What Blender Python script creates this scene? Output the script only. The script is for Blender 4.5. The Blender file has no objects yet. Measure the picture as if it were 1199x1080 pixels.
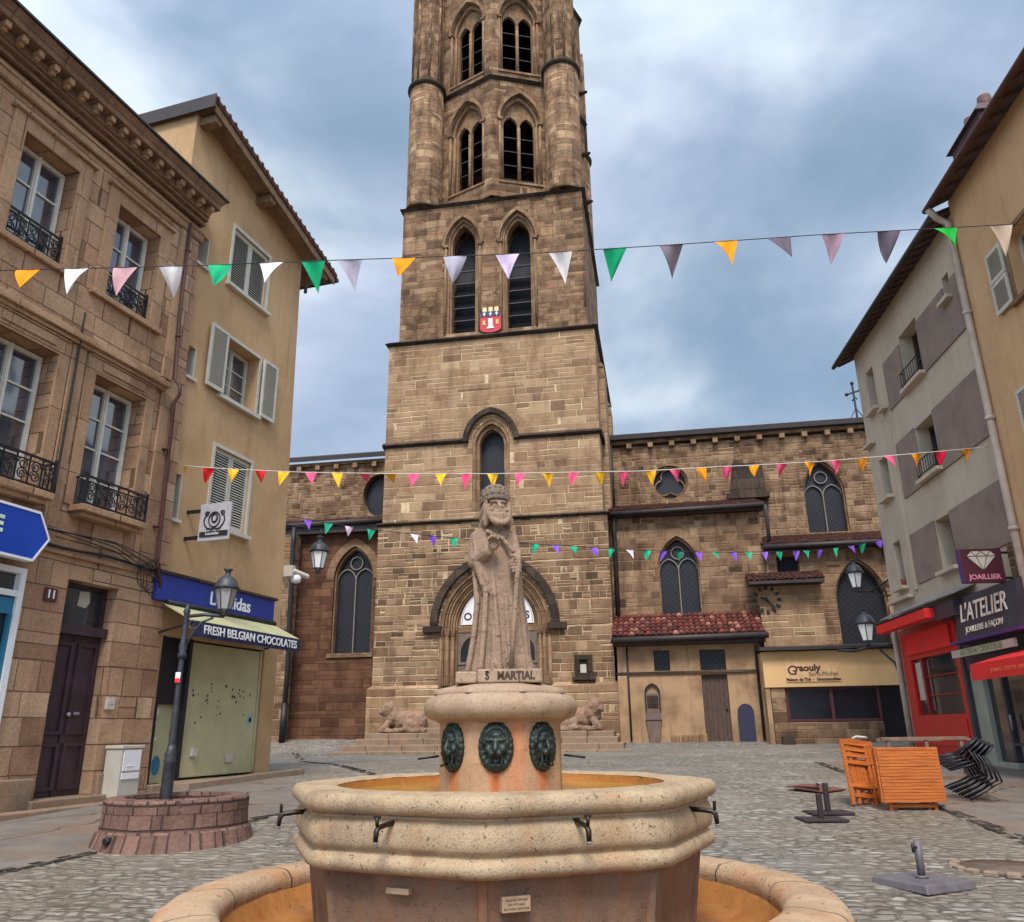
import bpy, bmesh, math, random
from mathutils import Vector, Matrix, geometry
random.seed(7)
rad = math.radians
SC = bpy.context.scene
COL = SC.collection
PI = math.pi

# ------------------------------------------------------------------ camera model (photo is 1199 x 1080)
PW, PH, FPX = 1199.0, 1080.0, 945.0
PITCH, ROLL, EYE = rad(18.45), rad(0.71), 1.6
CF = Vector((0, math.cos(PITCH), math.sin(PITCH)))
CR = Vector((1, 0, 0))
CU = Vector((0, -math.sin(PITCH), math.cos(PITCH)))
CAMP = Vector((0, 0, EYE))
def ray(px, py):
    a = px - PW/2; b = PH/2 - py
    c, s = math.cos(ROLL), math.sin(ROLL)
    return (CF*FPX + CR*(c*a + s*b) + CU*(-s*a + c*b)).normalized()
def at_depth(px, py, Y):
    d = ray(px, py)
    return CAMP + d*(Y/d.y)
class Frame:
    """a vertical facade plane: u along it (left to right as seen), y into the building, z up (world height)"""
    def __init__(s, px, py, Y, az):
        p = at_depth(px, py, Y); s.O = Vector((p.x, p.y, 0)); a = rad(az)
        s.d = Vector((math.cos(a), math.sin(a), 0)); s.n = Vector((-math.sin(a), math.cos(a), 0))
        s.M = Matrix(((s.d.x, s.n.x, 0, s.O.x), (s.d.y, s.n.y, 0, s.O.y), (0, 0, 1, 0), (0, 0, 0, 1)))
    def uv(s, px, py, off=0):
        r = ray(px, py); o = s.O - s.n*off
        t = (o - CAMP).dot(s.n)/r.dot(s.n); P = CAMP + r*t
        return (P - s.O).dot(s.d), P.z
    def w(s, u, y, z): return s.M @ Vector((u, y, z))

# ------------------------------------------------------------------ tagging
def tag(o, label=None, cat=None, group=None, kind=None):
    if label: o['label'] = label
    if cat: o['category'] = cat
    if group: o['group'] = group
    if kind: o['kind'] = kind
    return o
OFFS = {}
def thing(name, label, cat, frame=None, base=(0, 0, 0), group=None, rot=0.0):
    """an Empty at the thing's base; meshes of its parts keep the frame's coordinates"""
    o = bpy.data.objects.new(name, None); COL.objects.link(o); o.empty_display_size = .3
    b = Vector(base)
    if frame is not None: o.matrix_world = frame.M @ Matrix.Translation(b)
    else: o.matrix_world = Matrix.Translation(b) @ Matrix.Rotation(rot, 4, 'Z')
    if frame is not None: OFFS[o.name] = -b
    return tag(o, label, cat, group)
def copy_tree(o, parent=None):
    c = o.copy(); COL.objects.link(c)
    if parent is not None: c.parent = parent
    for ch in list(o.children): copy_tree(ch, c)
    return c

# ------------------------------------------------------------------ mesh builder
def frange(n): return range(n)
class MB:
    def __init__(s): s.v = []; s.f = []; s.mi = []; s.uv = []; s.sm = []; s.T = None
    def add(s, p):
        p = Vector(p)
        if s.T is not None: p = s.T @ p
        s.v.append(p); return len(s.v)-1
    def face(s, idx, mi=0, uv=None, sm=False):
        s.f.append(tuple(idx)); s.mi.append(mi); s.uv.append(uv); s.sm.append(sm)
    def quadp(s, a, b, c, d, mi=0, uv=None):
        s.face([s.add(a), s.add(b), s.add(c), s.add(d)], mi, uv)
    def box(s, x0, x1, y0, y1, z0, z1, mi=0):
        if x0 > x1: x0, x1 = x1, x0
        if y0 > y1: y0, y1 = y1, y0
        if z0 > z1: z0, z1 = z1, z0
        i = [s.add((x, y, z)) for z in (z0, z1) for y in (y0, y1) for x in (x0, x1)]
        for q in ((0, 1, 5, 4), (1, 3, 7, 5), (3, 2, 6, 7), (2, 0, 4, 6), (4, 5, 7, 6), (2, 3, 1, 0)):
            s.face([i[k] for k in q], mi)
    def hexa(s, b, t, mi=0):
        """bottom ring and top ring of the same number of points (ccw from above)"""
        n = len(b); ib = [s.add(p) for p in b]; it = [s.add(p) for p in t]
        for k in range(n):
            s.face([ib[k], ib[(k+1) % n], it[(k+1) % n], it[k]], mi)
        s.face(it, mi); s.face(ib[::-1], mi)
    def prism(s, pts, y0, y1, holes=(), mi=0, back=True):
        """polygon in (x,z) with holes, extruded from y0 (front) to y1"""
        loops = [list(pts)] + [list(h) for h in holes]
        flat = [p for l in loops for p in l]
        tris = geometry.tessellate_polygon([[Vector((p[0], p[1], 0)) for p in l] for l in loops])
        F = [s.add((p[0], y0, p[1])) for p in flat]; B = [s.add((p[0], y1, p[1])) for p in flat]
        for t in tris:
            a, b, c = (flat[k] for k in t)
            ar = (b[0]-a[0])*(c[1]-a[1]) - (c[0]-a[0])*(b[1]-a[1])
            t = list(t) if ar > 0 else list(t)[::-1]
            s.face([F[k] for k in t], mi)
            if back: s.face([B[k] for k in t[::-1]], mi)
        o = 0
        for l in loops:
            n = len(l)
            ar = sum(l[k][0]*l[(k+1) % n][1] - l[(k+1) % n][0]*l[k][1] for k in range(n))
            if (ar < 0) != (o > 0): seq = [(o+k, o+(k+1) % n) for k in range(n)]; flip = True
            else: seq = [(o+k, o+(k+1) % n) for k in range(n)]; flip = False
            for a, b in seq:
                q = [F[a], B[a], B[b], F[b]]
                s.face(q if not flip else q[::-1], mi)
            o += n
    def band(s, A, B, y0, y1, mi=0):
        """solid strip between two polylines A (outer) and B (inner) in (x,z)"""
        n = len(A)
        fa = [s.add((p[0], y0, p[1])) for p in A]; fb = [s.add((p[0], y0, p[1])) for p in B]
        ba = [s.add((p[0], y1, p[1])) for p in A]; bb = [s.add((p[0], y1, p[1])) for p in B]
        for k in range(n-1):
            s.face([fb[k], fb[k+1], fa[k+1], fa[k]], mi); s.face([ba[k], ba[k+1], bb[k+1], bb[k]], mi)
            s.face([fa[k], fa[k+1], ba[k+1], ba[k]], mi); s.face([fb[k+1], fb[k], bb[k], bb[k+1]], mi)
        s.face([fa[0], ba[0], bb[0], fb[0]], mi); s.face([fa[-1], fb[-1], bb[-1], ba[-1]], mi)
    def prismz(s, pts, z0, z1, mi=0):
        ar = sum(pts[k][0]*pts[(k+1) % len(pts)][1] - pts[(k+1) % len(pts)][0]*pts[k][1] for k in range(len(pts)))
        if ar < 0: pts = pts[::-1]
        s.hexa([(p[0], p[1], z0) for p in pts], [(p[0], p[1], z1) for p in pts], mi)
    def lathe(s, prof, n=24, c=(0, 0), a0=0.0, mi=0, sm=True, cap=True, round_=1.0):
        """profile [(r,z)...] about a vertical axis"""
        rings = []
        for r, z in prof:
            rings.append([s.add((c[0]+r*math.cos(a0+2*PI*k/n), c[1]+r*math.sin(a0+2*PI*k/n), z)) for k in range(n)])
        L = 0
        for j in range(len(prof)-1):
            r0, z0 = prof[j]; r1, z1 = prof[j+1]; dl = math.hypot(r1-r0, z1-z0); rm = max(r0, r1, .01)
            for k in range(n):
                u0, u1 = 2*PI*k/n*rm, 2*PI*(k+1)/n*rm
                s.face([rings[j][k], rings[j][(k+1) % n], rings[j+1][(k+1) % n], rings[j+1][k]], mi,
                       [(u0, L), (u1, L), (u1, L+dl), (u0, L+dl)], sm)
            L += dl
        if cap:
            if prof[0][0] > 1e-4: s.face(rings[0][::-1], mi)
            if prof[-1][0] > 1e-4: s.face(rings[-1], mi)
    def tube(s, P, r, n=6, mi=0, closed=False, sm=True):
        P = [Vector(p) for p in P]; m = len(P)
        rr = r if isinstance(r, (list, tuple)) else [r]*m
        rings = []; ref = None
        for i, p in enumerate(P):
            a = P[i-1] if (i > 0 or closed) else P[i]; b = P[(i+1) % m] if (i < m-1 or closed) else P[i]
            t = (b-a)
            t = t.normalized() if t.length > 1e-9 else Vector((0, 0, 1))
            if ref is None:
                ref = t.orthogonal().normalized()
            ref = (ref - t*ref.dot(t))
            ref = ref.normalized() if ref.length > 1e-6 else t.orthogonal().normalized()
            w = t.cross(ref)
            rings.append([s.add(p + (ref*math.cos(2*PI*k/n) + w*math.sin(2*PI*k/n))*rr[i]) for k in range(n)])
        for i in range(m if closed else m-1):
            A, B = rings[i], rings[(i+1) % m]
            for k in range(n): s.face([A[k], A[(k+1) % n], B[(k+1) % n], B[k]], mi, None, sm)
        if not closed: s.face(rings[0][::-1], mi); s.face(rings[-1], mi)
    def bar(s, a, b, w, h=None, mi=0):
        """rectangular bar from a to b"""
        a = Vector(a); b = Vector(b); t = (b-a).normalized(); h = w if h is None else h
        up = Vector((0, 0, 1)) if abs(t.z) < .9 else Vector((0, 1, 0))
        x = t.cross(up).normalized(); y = x.cross(t).normalized()
        c = [(-1, -1), (1, -1), (1, 1), (-1, 1)]
        i0 = [s.add(a + x*(p*w/2) + y*(q*h/2)) for p, q in c]; i1 = [s.add(b + x*(p*w/2) + y*(q*h/2)) for p, q in c]
        for k in range(4): s.face([i0[k], i0[(k+1) % 4], i1[(k+1) % 4], i1[k]], mi)
        s.face(i0[::-1], mi); s.face(i1, mi)
    def ball(s, c, r, n=12, m=8, rot=None, mi=0):
        """ellipsoid; r is a number or three radii"""
        if not isinstance(r, (list, tuple)): r = (r, r, r)
        c = Vector(c); rings = []
        def P(th, ph):
            q = Vector((r[0]*math.sin(th)*math.cos(ph), r[1]*math.sin(th)*math.sin(ph), r[2]*math.cos(th)))
            if rot is not None: q = rot @ q
            return c+q
        top = s.add(P(0, 0)); bot = s.add(P(PI, 0))
        for j in range(1, m): rings.append([s.add(P(PI*j/m, 2*PI*k/n)) for k in range(n)])
        for k in range(n):
            s.face([top, rings[0][k], rings[0][(k+1) % n]], mi, None, True)
            s.face([bot, rings[-1][(k+1) % n], rings[-1][k]], mi, None, True)
            for j in range(m-2):
                s.face([rings[j][k], rings[j+1][k], rings[j+1][(k+1) % n], rings[j][(k+1) % n]], mi, None, True)
    def cap(s, a, b, ra, rb, n=10, mi=0):
        """tapered capsule"""
        a = Vector(a); b = Vector(b); t = b-a; L = t.length
        pts = []; rs = []
        for k in range(5):
            th = PI/2*k/4; pts.append(a - t/L*ra*math.cos(th)); rs.append(max(ra*math.sin(th), .0008))
        for k in range(5):
            th = PI/2*k/4; pts.append(b + t/L*rb*math.sin(th)); rs.append(max(rb*math.cos(th), .0008))
        s.tube(pts, rs, n, mi)
    def mesh(s, name):
        me = bpy.data.meshes.new(name)
        me.from_pydata([tuple(p) for p in s.v], [], s.f)
        uvl = me.uv_layers.new(name='UVMap')
        for p, u in zip(me.polygons, s.uv):
            p.material_index = s.mi[p.index]; p.use_smooth = s.sm[p.index]
            if u is not None:
                for li, c in zip(p.loop_indices, u): uvl.data[li].uv = c
            else:
                nr = p.normal
                for li in p.loop_indices:
                    c = me.vertices[me.loops[li].vertex_index].co
                    if abs(nr.z) > .75: uvl.data[li].uv = (c.x, c.y)
                    elif abs(nr.x) > abs(nr.y): uvl.data[li].uv = (c.y, c.z)
                    else: uvl.data[li].uv = (c.x, c.z)
        return me
    def build(s, name, mat, parent=None, bevel=0.0, frame=None, solo=False, seg=2, label=None):
        """link as ONE object; solo: a top-level thing whose origin is moved to the middle of its base"""
        me = s.mesh(name)
        for m in (mat if isinstance(mat, (list, tuple)) else [mat]): me.materials.append(m)
        o = bpy.data.objects.new(name, me); COL.objects.link(o)
        if parent is not None:
            o.parent = parent
            if parent.name in OFFS: o.location = OFFS[parent.name]
        elif solo:
            xs = [v.co for v in me.vertices]
            c = Vector(((min(p.x for p in xs)+max(p.x for p in xs))/2, (min(p.y for p in xs)+max(p.y for p in xs))/2, min(p.z for p in xs)))
            me.transform(Matrix.Translation(-c))
            o.matrix_world = (frame.M if frame is not None else Matrix.Identity(4)) @ Matrix.Translation(c)
        elif frame is not None: o.matrix_world = frame.M
        if bevel > 0:
            b = o.modifiers.new('bevel', 'BEVEL'); b.width = bevel; b.segments = seg; b.limit_method = 'ANGLE'; b.angle_limit = rad(35)
            b.harden_normals = False
        if label: o['label'] = label
        return o
def remesh(o, vox, smooth=2, deform=None):
    m = o.modifiers.new('remesh', 'REMESH'); m.mode = 'VOXEL'; m.voxel_size = vox; m.use_smooth_shade = True
    if smooth:
        q = o.modifiers.new('soften', 'SMOOTH'); q.iterations = smooth; q.factor = .5
    return o
def arch(cx, a, z0, zs, h, n=10):
    """outline of a pointed opening: half width a, springing zs, rise h (>= a)"""
    h = max(h, a*1.0001); Rr = (a*a+h*h)/(2*a); x0 = Rr-a
    th = math.atan2(h, x0)
    P = []
    if z0 is not None: P.append((cx-a, z0))
    for k in range(n+1):
        t = th*k/n; P.append((cx + x0 - Rr*math.cos(t), zs + Rr*math.sin(t)))
    for k in range(n-1, -1, -1):
        t = th*k/n; P.append((cx - x0 + Rr*math.cos(t), zs + Rr*math.sin(t)))
    if z0 is not None: P.append((cx+a, z0))
    return P
def rect(u0, u1, z0, z1): return [(u0, z0), (u1, z0), (u1, z1), (u0, z1)]
def text(name, s, size, mat, parent, M, ext=.004, align='CENTER', sx=1.0, bold=0.0, label=None, sp=1.0):
    cu = bpy.data.curves.new(name, 'FONT'); cu.body = s; cu.size = size; cu.extrude = ext; cu.align_x = align; cu.align_y = 'CENTER'
    cu.offset = bold; cu.space_character = sp; cu.resolution_u = 4
    ob = bpy.data.objects.new(name, cu); COL.objects.link(ob)
    dg = bpy.context.evaluated_depsgraph_get()
    me = bpy.data.meshes.new_from_object(ob.evaluated_get(dg)); me.name = name
    bpy.data.objects.remove(ob); bpy.data.curves.remove(cu)
    me.transform(M @ Matrix.Diagonal((sx, 1, 1, 1)))
    me.materials.clear(); me.materials.append(mat)
    o = bpy.data.objects.new(name, me); COL.objects.link(o)
    o.parent = parent
    if parent.name in OFFS: o.location = OFFS[parent.name]
    if label: o['label'] = label
    return o
def TF(u, y, z, rz=0.0, tilt=0.0):
    """text stands in a facade plane facing -y"""
    return Matrix.Translation((u, y, z)) @ Matrix.Rotation(rz, 4, 'Z') @ Matrix.Rotation(tilt, 4, 'Y') @ Matrix.Rotation(PI/2, 4, 'X')

# ------------------------------------------------------------------ the lie of the land
GP = [(-400, -8), (-30, -1.2), (0, 0), (6.5, .33), (9.6, .5), (14.35, .72), (22, .9), (28, .86), (29.6, 1.04), (33, 1.36), (45, 1.5), (100, 2), (500, 5)]
def sstep(x, a, b):
    t = max(0, min(1, (x-a)/(b-a))); return t*t*(3-2*t)
def G(x, y):
    for (a, za), (b, zb) in zip(GP, GP[1:]):
        if y <= b:
            t = (y-a)/(b-a); w = sstep(y, 16, 25)*(1-sstep(y, 30, 33.5))
            return za + (zb-za)*t + .02*max(-12, min(12, x))*w
    return GP[-1][1]
def on_ground(px, py, dz=0):
    r = ray(px, py); t = 5.0
    for _ in range(60):
        p = CAMP + r*t
        t += (p.z - G(p.x, p.y) - dz)/(-r.z + .05)*.7
    return CAMP + r*t
# ------------------------------------------------------------------ materials
def S(r, g, b):
    f = lambda c: (c/255/12.92) if c/255 <= .04045 else ((c/255+.055)/1.055)**2.4
    return (f(r), f(g), f(b), 1)
class X:
    nt = None
    def __init__(s, k): s.k = k
    def __add__(a, b): return mth('ADD', a, b)
    def __radd__(a, b): return mth('ADD', b, a)
    def __sub__(a, b): return mth('SUBTRACT', a, b)
    def __rsub__(a, b): return mth('SUBTRACT', b, a)
    def __mul__(a, b): return mth('MULTIPLY', a, b)
    def __rmul__(a, b): return mth('MULTIPLY', b, a)
    def __truediv__(a, b): return mth('DIVIDE', a, b)
def put(sock, v):
    if isinstance(v, X): X.nt.links.new(v.k, sock)
    elif v is not None: sock.default_value = v
def mth(op, *a):
    n = X.nt.nodes.new('ShaderNodeMath'); n.operation = op
    for i, v in enumerate(a): put(n.inputs[i], v)
    return X(n.outputs[0])
def floor(a): return mth('FLOOR', a)
def fract(a): return mth('FRACT', a)
def mn(a, b): return mth('MINIMUM', a, b)
def mx(a, b): return mth('MAXIMUM', a, b)
def gt(a, b): return mth('GREATER_THAN', a, b)
def absx(a): return mth('ABSOLUTE', a)
def ss(x, a, b, lo=0.0, hi=1.0):
    n = X.nt.nodes.new('ShaderNodeMapRange'); n.interpolation_type = 'SMOOTHSTEP'
    put(n.inputs[0], x); n.inputs[1].default_value = a; n.inputs[2].default_value = b
    n.inputs[3].default_value = lo; n.inputs[4].default_value = hi
    return X(n.outputs[0])
def vec(x, y, z=0.0):
    n = X.nt.nodes.new('ShaderNodeCombineXYZ')
    put(n.inputs[0], x); put(n.inputs[1], y); put(n.inputs[2], z); return X(n.outputs[0])
def sep(v):
    n = X.nt.nodes.new('ShaderNodeSeparateXYZ'); put(n.inputs[0], v); return [X(o) for o in n.outputs]
def white(x, y=0.0, col=False):
    n = X.nt.nodes.new('ShaderNodeTexWhiteNoise'); n.noise_dimensions = '2D'; put(n.inputs[0], vec(x, y))
    return X(n.outputs['Color' if col else 'Value'])
def noise(v, scale, detail=3.0, rough=.55, dist=0.0):
    n = X.nt.nodes.new('ShaderNodeTexNoise'); put(n.inputs['Vector'], v)
    n.inputs['Scale'].default_value = scale; n.inputs['Detail'].default_value = detail; n.inputs['Roughness'].default_value = rough
    n.inputs['Distortion'].default_value = dist
    return X(n.outputs[0])
def noise1(w, scale, detail=0.0):
    n = X.nt.nodes.new('ShaderNodeTexNoise'); n.noise_dimensions = '1D'; put(n.inputs['W'], w)
    n.inputs['Scale'].default_value = scale; n.inputs['Detail'].default_value = detail
    return X(n.outputs[0])
def mix(f, a, b, mode='MIX'):
    n = X.nt.nodes.new('ShaderNodeMix'); n.data_type = 'RGBA'; n.blend_type = mode
    put(n.inputs[0], f); put(n.inputs[6], a); put(n.inputs[7], b); return X(n.outputs[2])
def ramp(f, cols, const=False):
    n = X.nt.nodes.new('ShaderNodeValToRGB'); put(n.inputs[0], f); cr = n.color_ramp
    if const: cr.interpolation = 'CONSTANT'
    m = len(cols)
    for i, c in enumerate(cols):
        p = i/(m-1) if m > 1 else 0
        if i < 2: e = cr.elements[i]; e.position = p
        else: e = cr.elements.new(p)
        e.color = c
    return X(n.outputs[0])
def mscale(v, sx, sy, sz):
    n = X.nt.nodes.new('ShaderNodeVectorMath'); n.operation = 'MULTIPLY'; put(n.inputs[0], v); n.inputs[1].default_value = (sx, sy, sz)
    return X(n.outputs[0])
def vadd(v, w):
    n = X.nt.nodes.new('ShaderNodeVectorMath'); n.operation = 'ADD'; put(n.inputs[0], v); put(n.inputs[1], w); return X(n.outputs[0])
def new_mat(name):
    m = bpy.data.materials.new(name); m.use_nodes = True; nt = m.node_tree; X.nt = nt
    b = nt.nodes['Principled BSDF']
    return m, b
def tc(kind='UV'):
    n = X.nt.nodes.new('ShaderNodeTexCoord'); return X(n.outputs[kind])
def world_pos():
    n = X.nt.nodes.new('ShaderNodeNewGeometry'); return X(n.outputs['Position'])
def bump(b, h, dist, strength=1.0):
    n = X.nt.nodes.new('ShaderNodeBump'); put(n.inputs['Height'], h); n.inputs['Distance'].default_value = dist; n.inputs['Strength'].default_value = strength
    X.nt.links.new(n.outputs[0], b.inputs['Normal'])
def fin(b, col=None, rough=.8, metal=None, spec=None):
    put(b.inputs['Base Color'], col); put(b.inputs['Roughness'], rough)
    if metal is not None: put(b.inputs['Metallic'], metal)
    if spec is not None: put(b.inputs['Specular IOR Level'], spec)

def plain(name, c, rough=.6, metal=0.0, var=.12, sc=6.0, bmp=0.0, spec=None, dirt=None, dirt_amt=.4):
    m, b = new_mat(name); p = tc('Object')
    n = noise(p, sc, 4, .6)
    col = mix(ss(n, .3, .7), tuple(x*(1-var) for x in c[:3])+(1,), tuple(min(1, x*(1+var)) for x in c[:3])+(1,))
    if dirt is not None: col = mix(ss(noise(p, sc*.35, 5, .65), .5, .75, 0, dirt_amt), col, dirt)
    fin(b, col, ss(n, .2, .8, rough*.85, min(1, rough*1.15)), metal, spec)
    if bmp: bump(b, noise(p, sc*6, 3), bmp)
    return m

def tone(c):
    l = .3*c[0]+.6*c[1]+.1*c[2]
    return (c[0]*.86+l*.14, (c[1]*.86+l*.14)*.99, (c[2]*.86+l*.14)*.92, 1)
def masonry(name, cols, Hh=.3, W=.5, mort=S(190, 165, 130), mw=.012, wob=.3, sub=.25, stain=S(60, 45, 34), stain_amt=.5,
            bmp=.03, seed=0.0, mort_amt=1.0, tint=None, tint_amt=.0, rowvar=.35, edge=.006, grain=.5, mvar=.5, grime=.55):
    """irregular coursed rubble / ashlar: rows of uneven height, stones of uneven length, some split in two"""
    m, b = new_mat(name); uv = tc('UV'); u, v, _ = sep(uv)
    p3 = vec(u + seed*3.7, v + seed*1.3, seed)
    w1 = noise(p3, 2.2/Hh*.35, 2) - .5; w2 = noise(vadd(p3, (31.0, 17.0, 5.0)), 2.2/Hh*.35, 2) - .5
    vw = v + (noise1(v + seed*9.1, 1/(Hh*2.1)) - .5)*(rowvar*Hh*2) + w1*(.12*wob*Hh*3)
    uw0 = u + w2*(.12*wob*W*2)
    rw = vw/Hh; row = floor(rw); fv = fract(rw)
    r1 = white(row + seed*13, 3.3)
    k = .65 + r1*.8
    uw = uw0*(1/W)*k + r1*17.3 + (noise1(u*(1/W) + row*7.77, 1.1) - .5)*1.1
    cell = floor(uw); fu = fract(uw)
    sp = gt(white(row*3.1 + 5.0, cell*1.7 + seed), 1-sub)
    fv2 = fract(fv*2); fvs = fv + sp*(fv2 - fv); hs = Hh - sp*(Hh/2)
    sid = floor(fv*2)*sp
    r = white(row + sid*57.3 + seed, cell + sid*3.1); r2 = white(cell*1.37 + seed, row*2.11 + sid*9)
    du = mn(fu, 1-fu)*W/k; dv = mn(fvs, 1-fvs)*hs
    d = mn(du, dv) + (noise(p3, 28, 2) - .5)*edge*2
    stone = ss(d, mw*.4, mw*1.2)
    fine = noise(p3, 22, 4, .65); big = noise(p3, .55, 4, .6); mid = noise(p3, 2.7, 4, .65)
    col = ramp(r, [tone(c) for c in cols])
    col = mix(ss(fine, .3, .75, 0, grain), col, mix(1.0, col, (.45, .42, .4, 1), 'MULTIPLY'))
    col = mix(ss(mid, .5, .8, 0, stain_amt*.8), col, stain)
    mv = ss(noise(vadd(p3, (7.0, 3.0, 1.0)), 1.1, 4, .6), .36, .56, 1-mvar, 1.0)
    mcol = mix(ss(fine, .3, .8, 0, .4), mort, tuple(x*.55 for x in mort[:3])+(1,))
    col = mix((1-stone)*mort_amt*mv, col, mcol)
    col = mix(ss(big, .48, .72, 0, stain_amt), col, mix(1.0, col, (.42, .37, .34, 1), 'MULTIPLY'))
    streak = noise(vec(u*2.6 + seed, v*.32, seed*2), 1.0, 4, .65); blot = noise(vadd(p3, (13.0, 2.0, 6.0)), 1.5, 6, .72)
    col = mix(ss(streak, .46, .7, 0, grime), col, mix(1.0, col, (.5, .44, .4, 1), 'MULTIPLY'))
    col = mix(ss(blot, .46, .68, 0, grime), col, mix(1.0, col, (.48, .42, .38, 1), 'MULTIPLY'))
    col = mix(ss(blot, .42, .28, 0, grime*.7), col, mix(1.0, col, (1.28, 1.24, 1.2, 1), 'MULTIPLY'))
    if tint is not None: col = mix(ss(noise(vadd(p3, (3.0, 41.0, 9.0)), .35, 3), .45, .62, 0, tint_amt), col, tint)
    fin(b, col, .92, None, .25)
    bump(b, stone*.7 + r2*.35*stone + fine*.35 + mid*.25, bmp)
    return m

def plaster(name, c, dark, amt=.4, bmp=.004, streak=.35, sc=.8):
    m, b = new_mat(name); uv = tc('UV'); u, v, _ = sep(uv); p = vec(u, v)
    n1 = noise(p, sc, 5, .6); n2 = noise(vec(u*5.0, v*.45), 1.0, 4, .6); n3 = noise(p, 60, 3); n4 = noise(p, 6, 5, .7)
    col = mix(ss(n1, .35, .75, 0, amt), c, dark)
    col = mix(ss(n2, .5, .8, 0, streak), col, dark)
    col = mix(ss(n4, .45, .8, 0, .35), col, tuple(min(1, x*1.18) for x in c[:3])+(1,))
    fin(b, col, .9, None, .2); bump(b, n3 + n4*.8, bmp)
    return m

def cobble(name):
    m, b = new_mat(name); p = world_pos(); x, y, z = sep(p)
    def vor(feat, v, rnd):
        n = X.nt.nodes.new('ShaderNodeTexVoronoi'); n.feature = feat; put(n.inputs['Vector'], v); n.inputs['Scale'].default_value = 1.0
        n.inputs['Randomness'].default_value = rnd; return n
    wv = noise(vec(x, y), 1.1, 2) - .5; wu = noise(vec(x + 9.0, y), .9, 2) - .5
    yy = (y + wv*.1 + x*.1)*(1/.125); row = floor(yy)
    xx = (x + wu*.1)*(1/.165)*(.8 + white(row, 1.0)*.5) + white(row, 4.0)*9
    v = vec(xx, yy)
    e = vor('DISTANCE_TO_EDGE', v, .62); c = vor('F1', v, .62)
    d = X(e.outputs['Distance']); cc = sep(X(c.outputs['Color']))
    fine = noise(p, 45, 4, .7); mid = noise(p, 7, 3); big = noise(p, .33, 4, .6); big2 = noise(vadd(p, (20.0, 5.0, 0.0)), .16, 3)
    dd = d + (fine - .5)*.1
    stone = ss(dd, .03, .16)
    col = ramp(cc[0], [S(126, 117, 106), S(142, 133, 121), S(155, 147, 135), S(136, 122, 108), S(163, 156, 144), S(178, 170, 158)])
    col = mix(ss(fine, .35, .8, 0, .45), col, S(92, 86, 78))
    col = mix(ss(big, .45, .65, 0, .6), col, S(124, 108, 90))
    col = mix(ss(big2, .45, .62, 0, .35), col, S(104, 108, 106))
    gap = mix(ss(mid, .35, .65), S(80, 71, 60), S(116, 105, 91))
    col = mix((1-stone)*ss(noise(vec(x, y), .6, 3), .35, .62, .4, 1.0), col, gap)
    wet = ss(noise(vadd(p, (4.0, 9.0, 0.0)), .4, 4, .6), .42, .62)
    fin(b, col, .78 - wet*.3 + fine*.12, None, .5)
    dome = ss(d, 0.0, .42)
    bump(b, dome*1.0 + cc[1]*.5*stone + fine*.25 + mid*.2, .04)
    return m

def asphalt(name):
    m, b = new_mat(name); p = world_pos(); x, y, z = sep(p)
    n = noise(p, 3.2, 5, .65); f = noise(p, 70, 3, .7); big = noise(p, .6, 4, .6)
    col = mix(ss(n, .3, .7), S(124, 114, 104), S(104, 96, 90)); col = mix(ss(big, .45, .62, 0, .7), col, S(132, 104, 84))
    col = mix(ss(f, .5, .75, 0, .5), col, S(160, 150, 138)); col = mix(ss(f, .5, .28, 0, .5), col, S(72, 66, 60))
    e = X.nt.nodes.new('ShaderNodeTexVoronoi'); e.feature = 'DISTANCE_TO_EDGE'; put(e.inputs['Vector'], vadd(p, vec(noise(p, 2.0, 3)*.6, noise(p, 2.3, 3)*.6))); e.inputs['Scale'].default_value = .45
    crack = 1 - ss(X(e.outputs['Distance']), .003, .012); col = mix(crack*.7, col, S(56, 50, 46))
    fin(b, col, .75 - ss(big, .4, .65)*.25, None, .45); bump(b, f*.6 + n - crack, .012); return m
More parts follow.
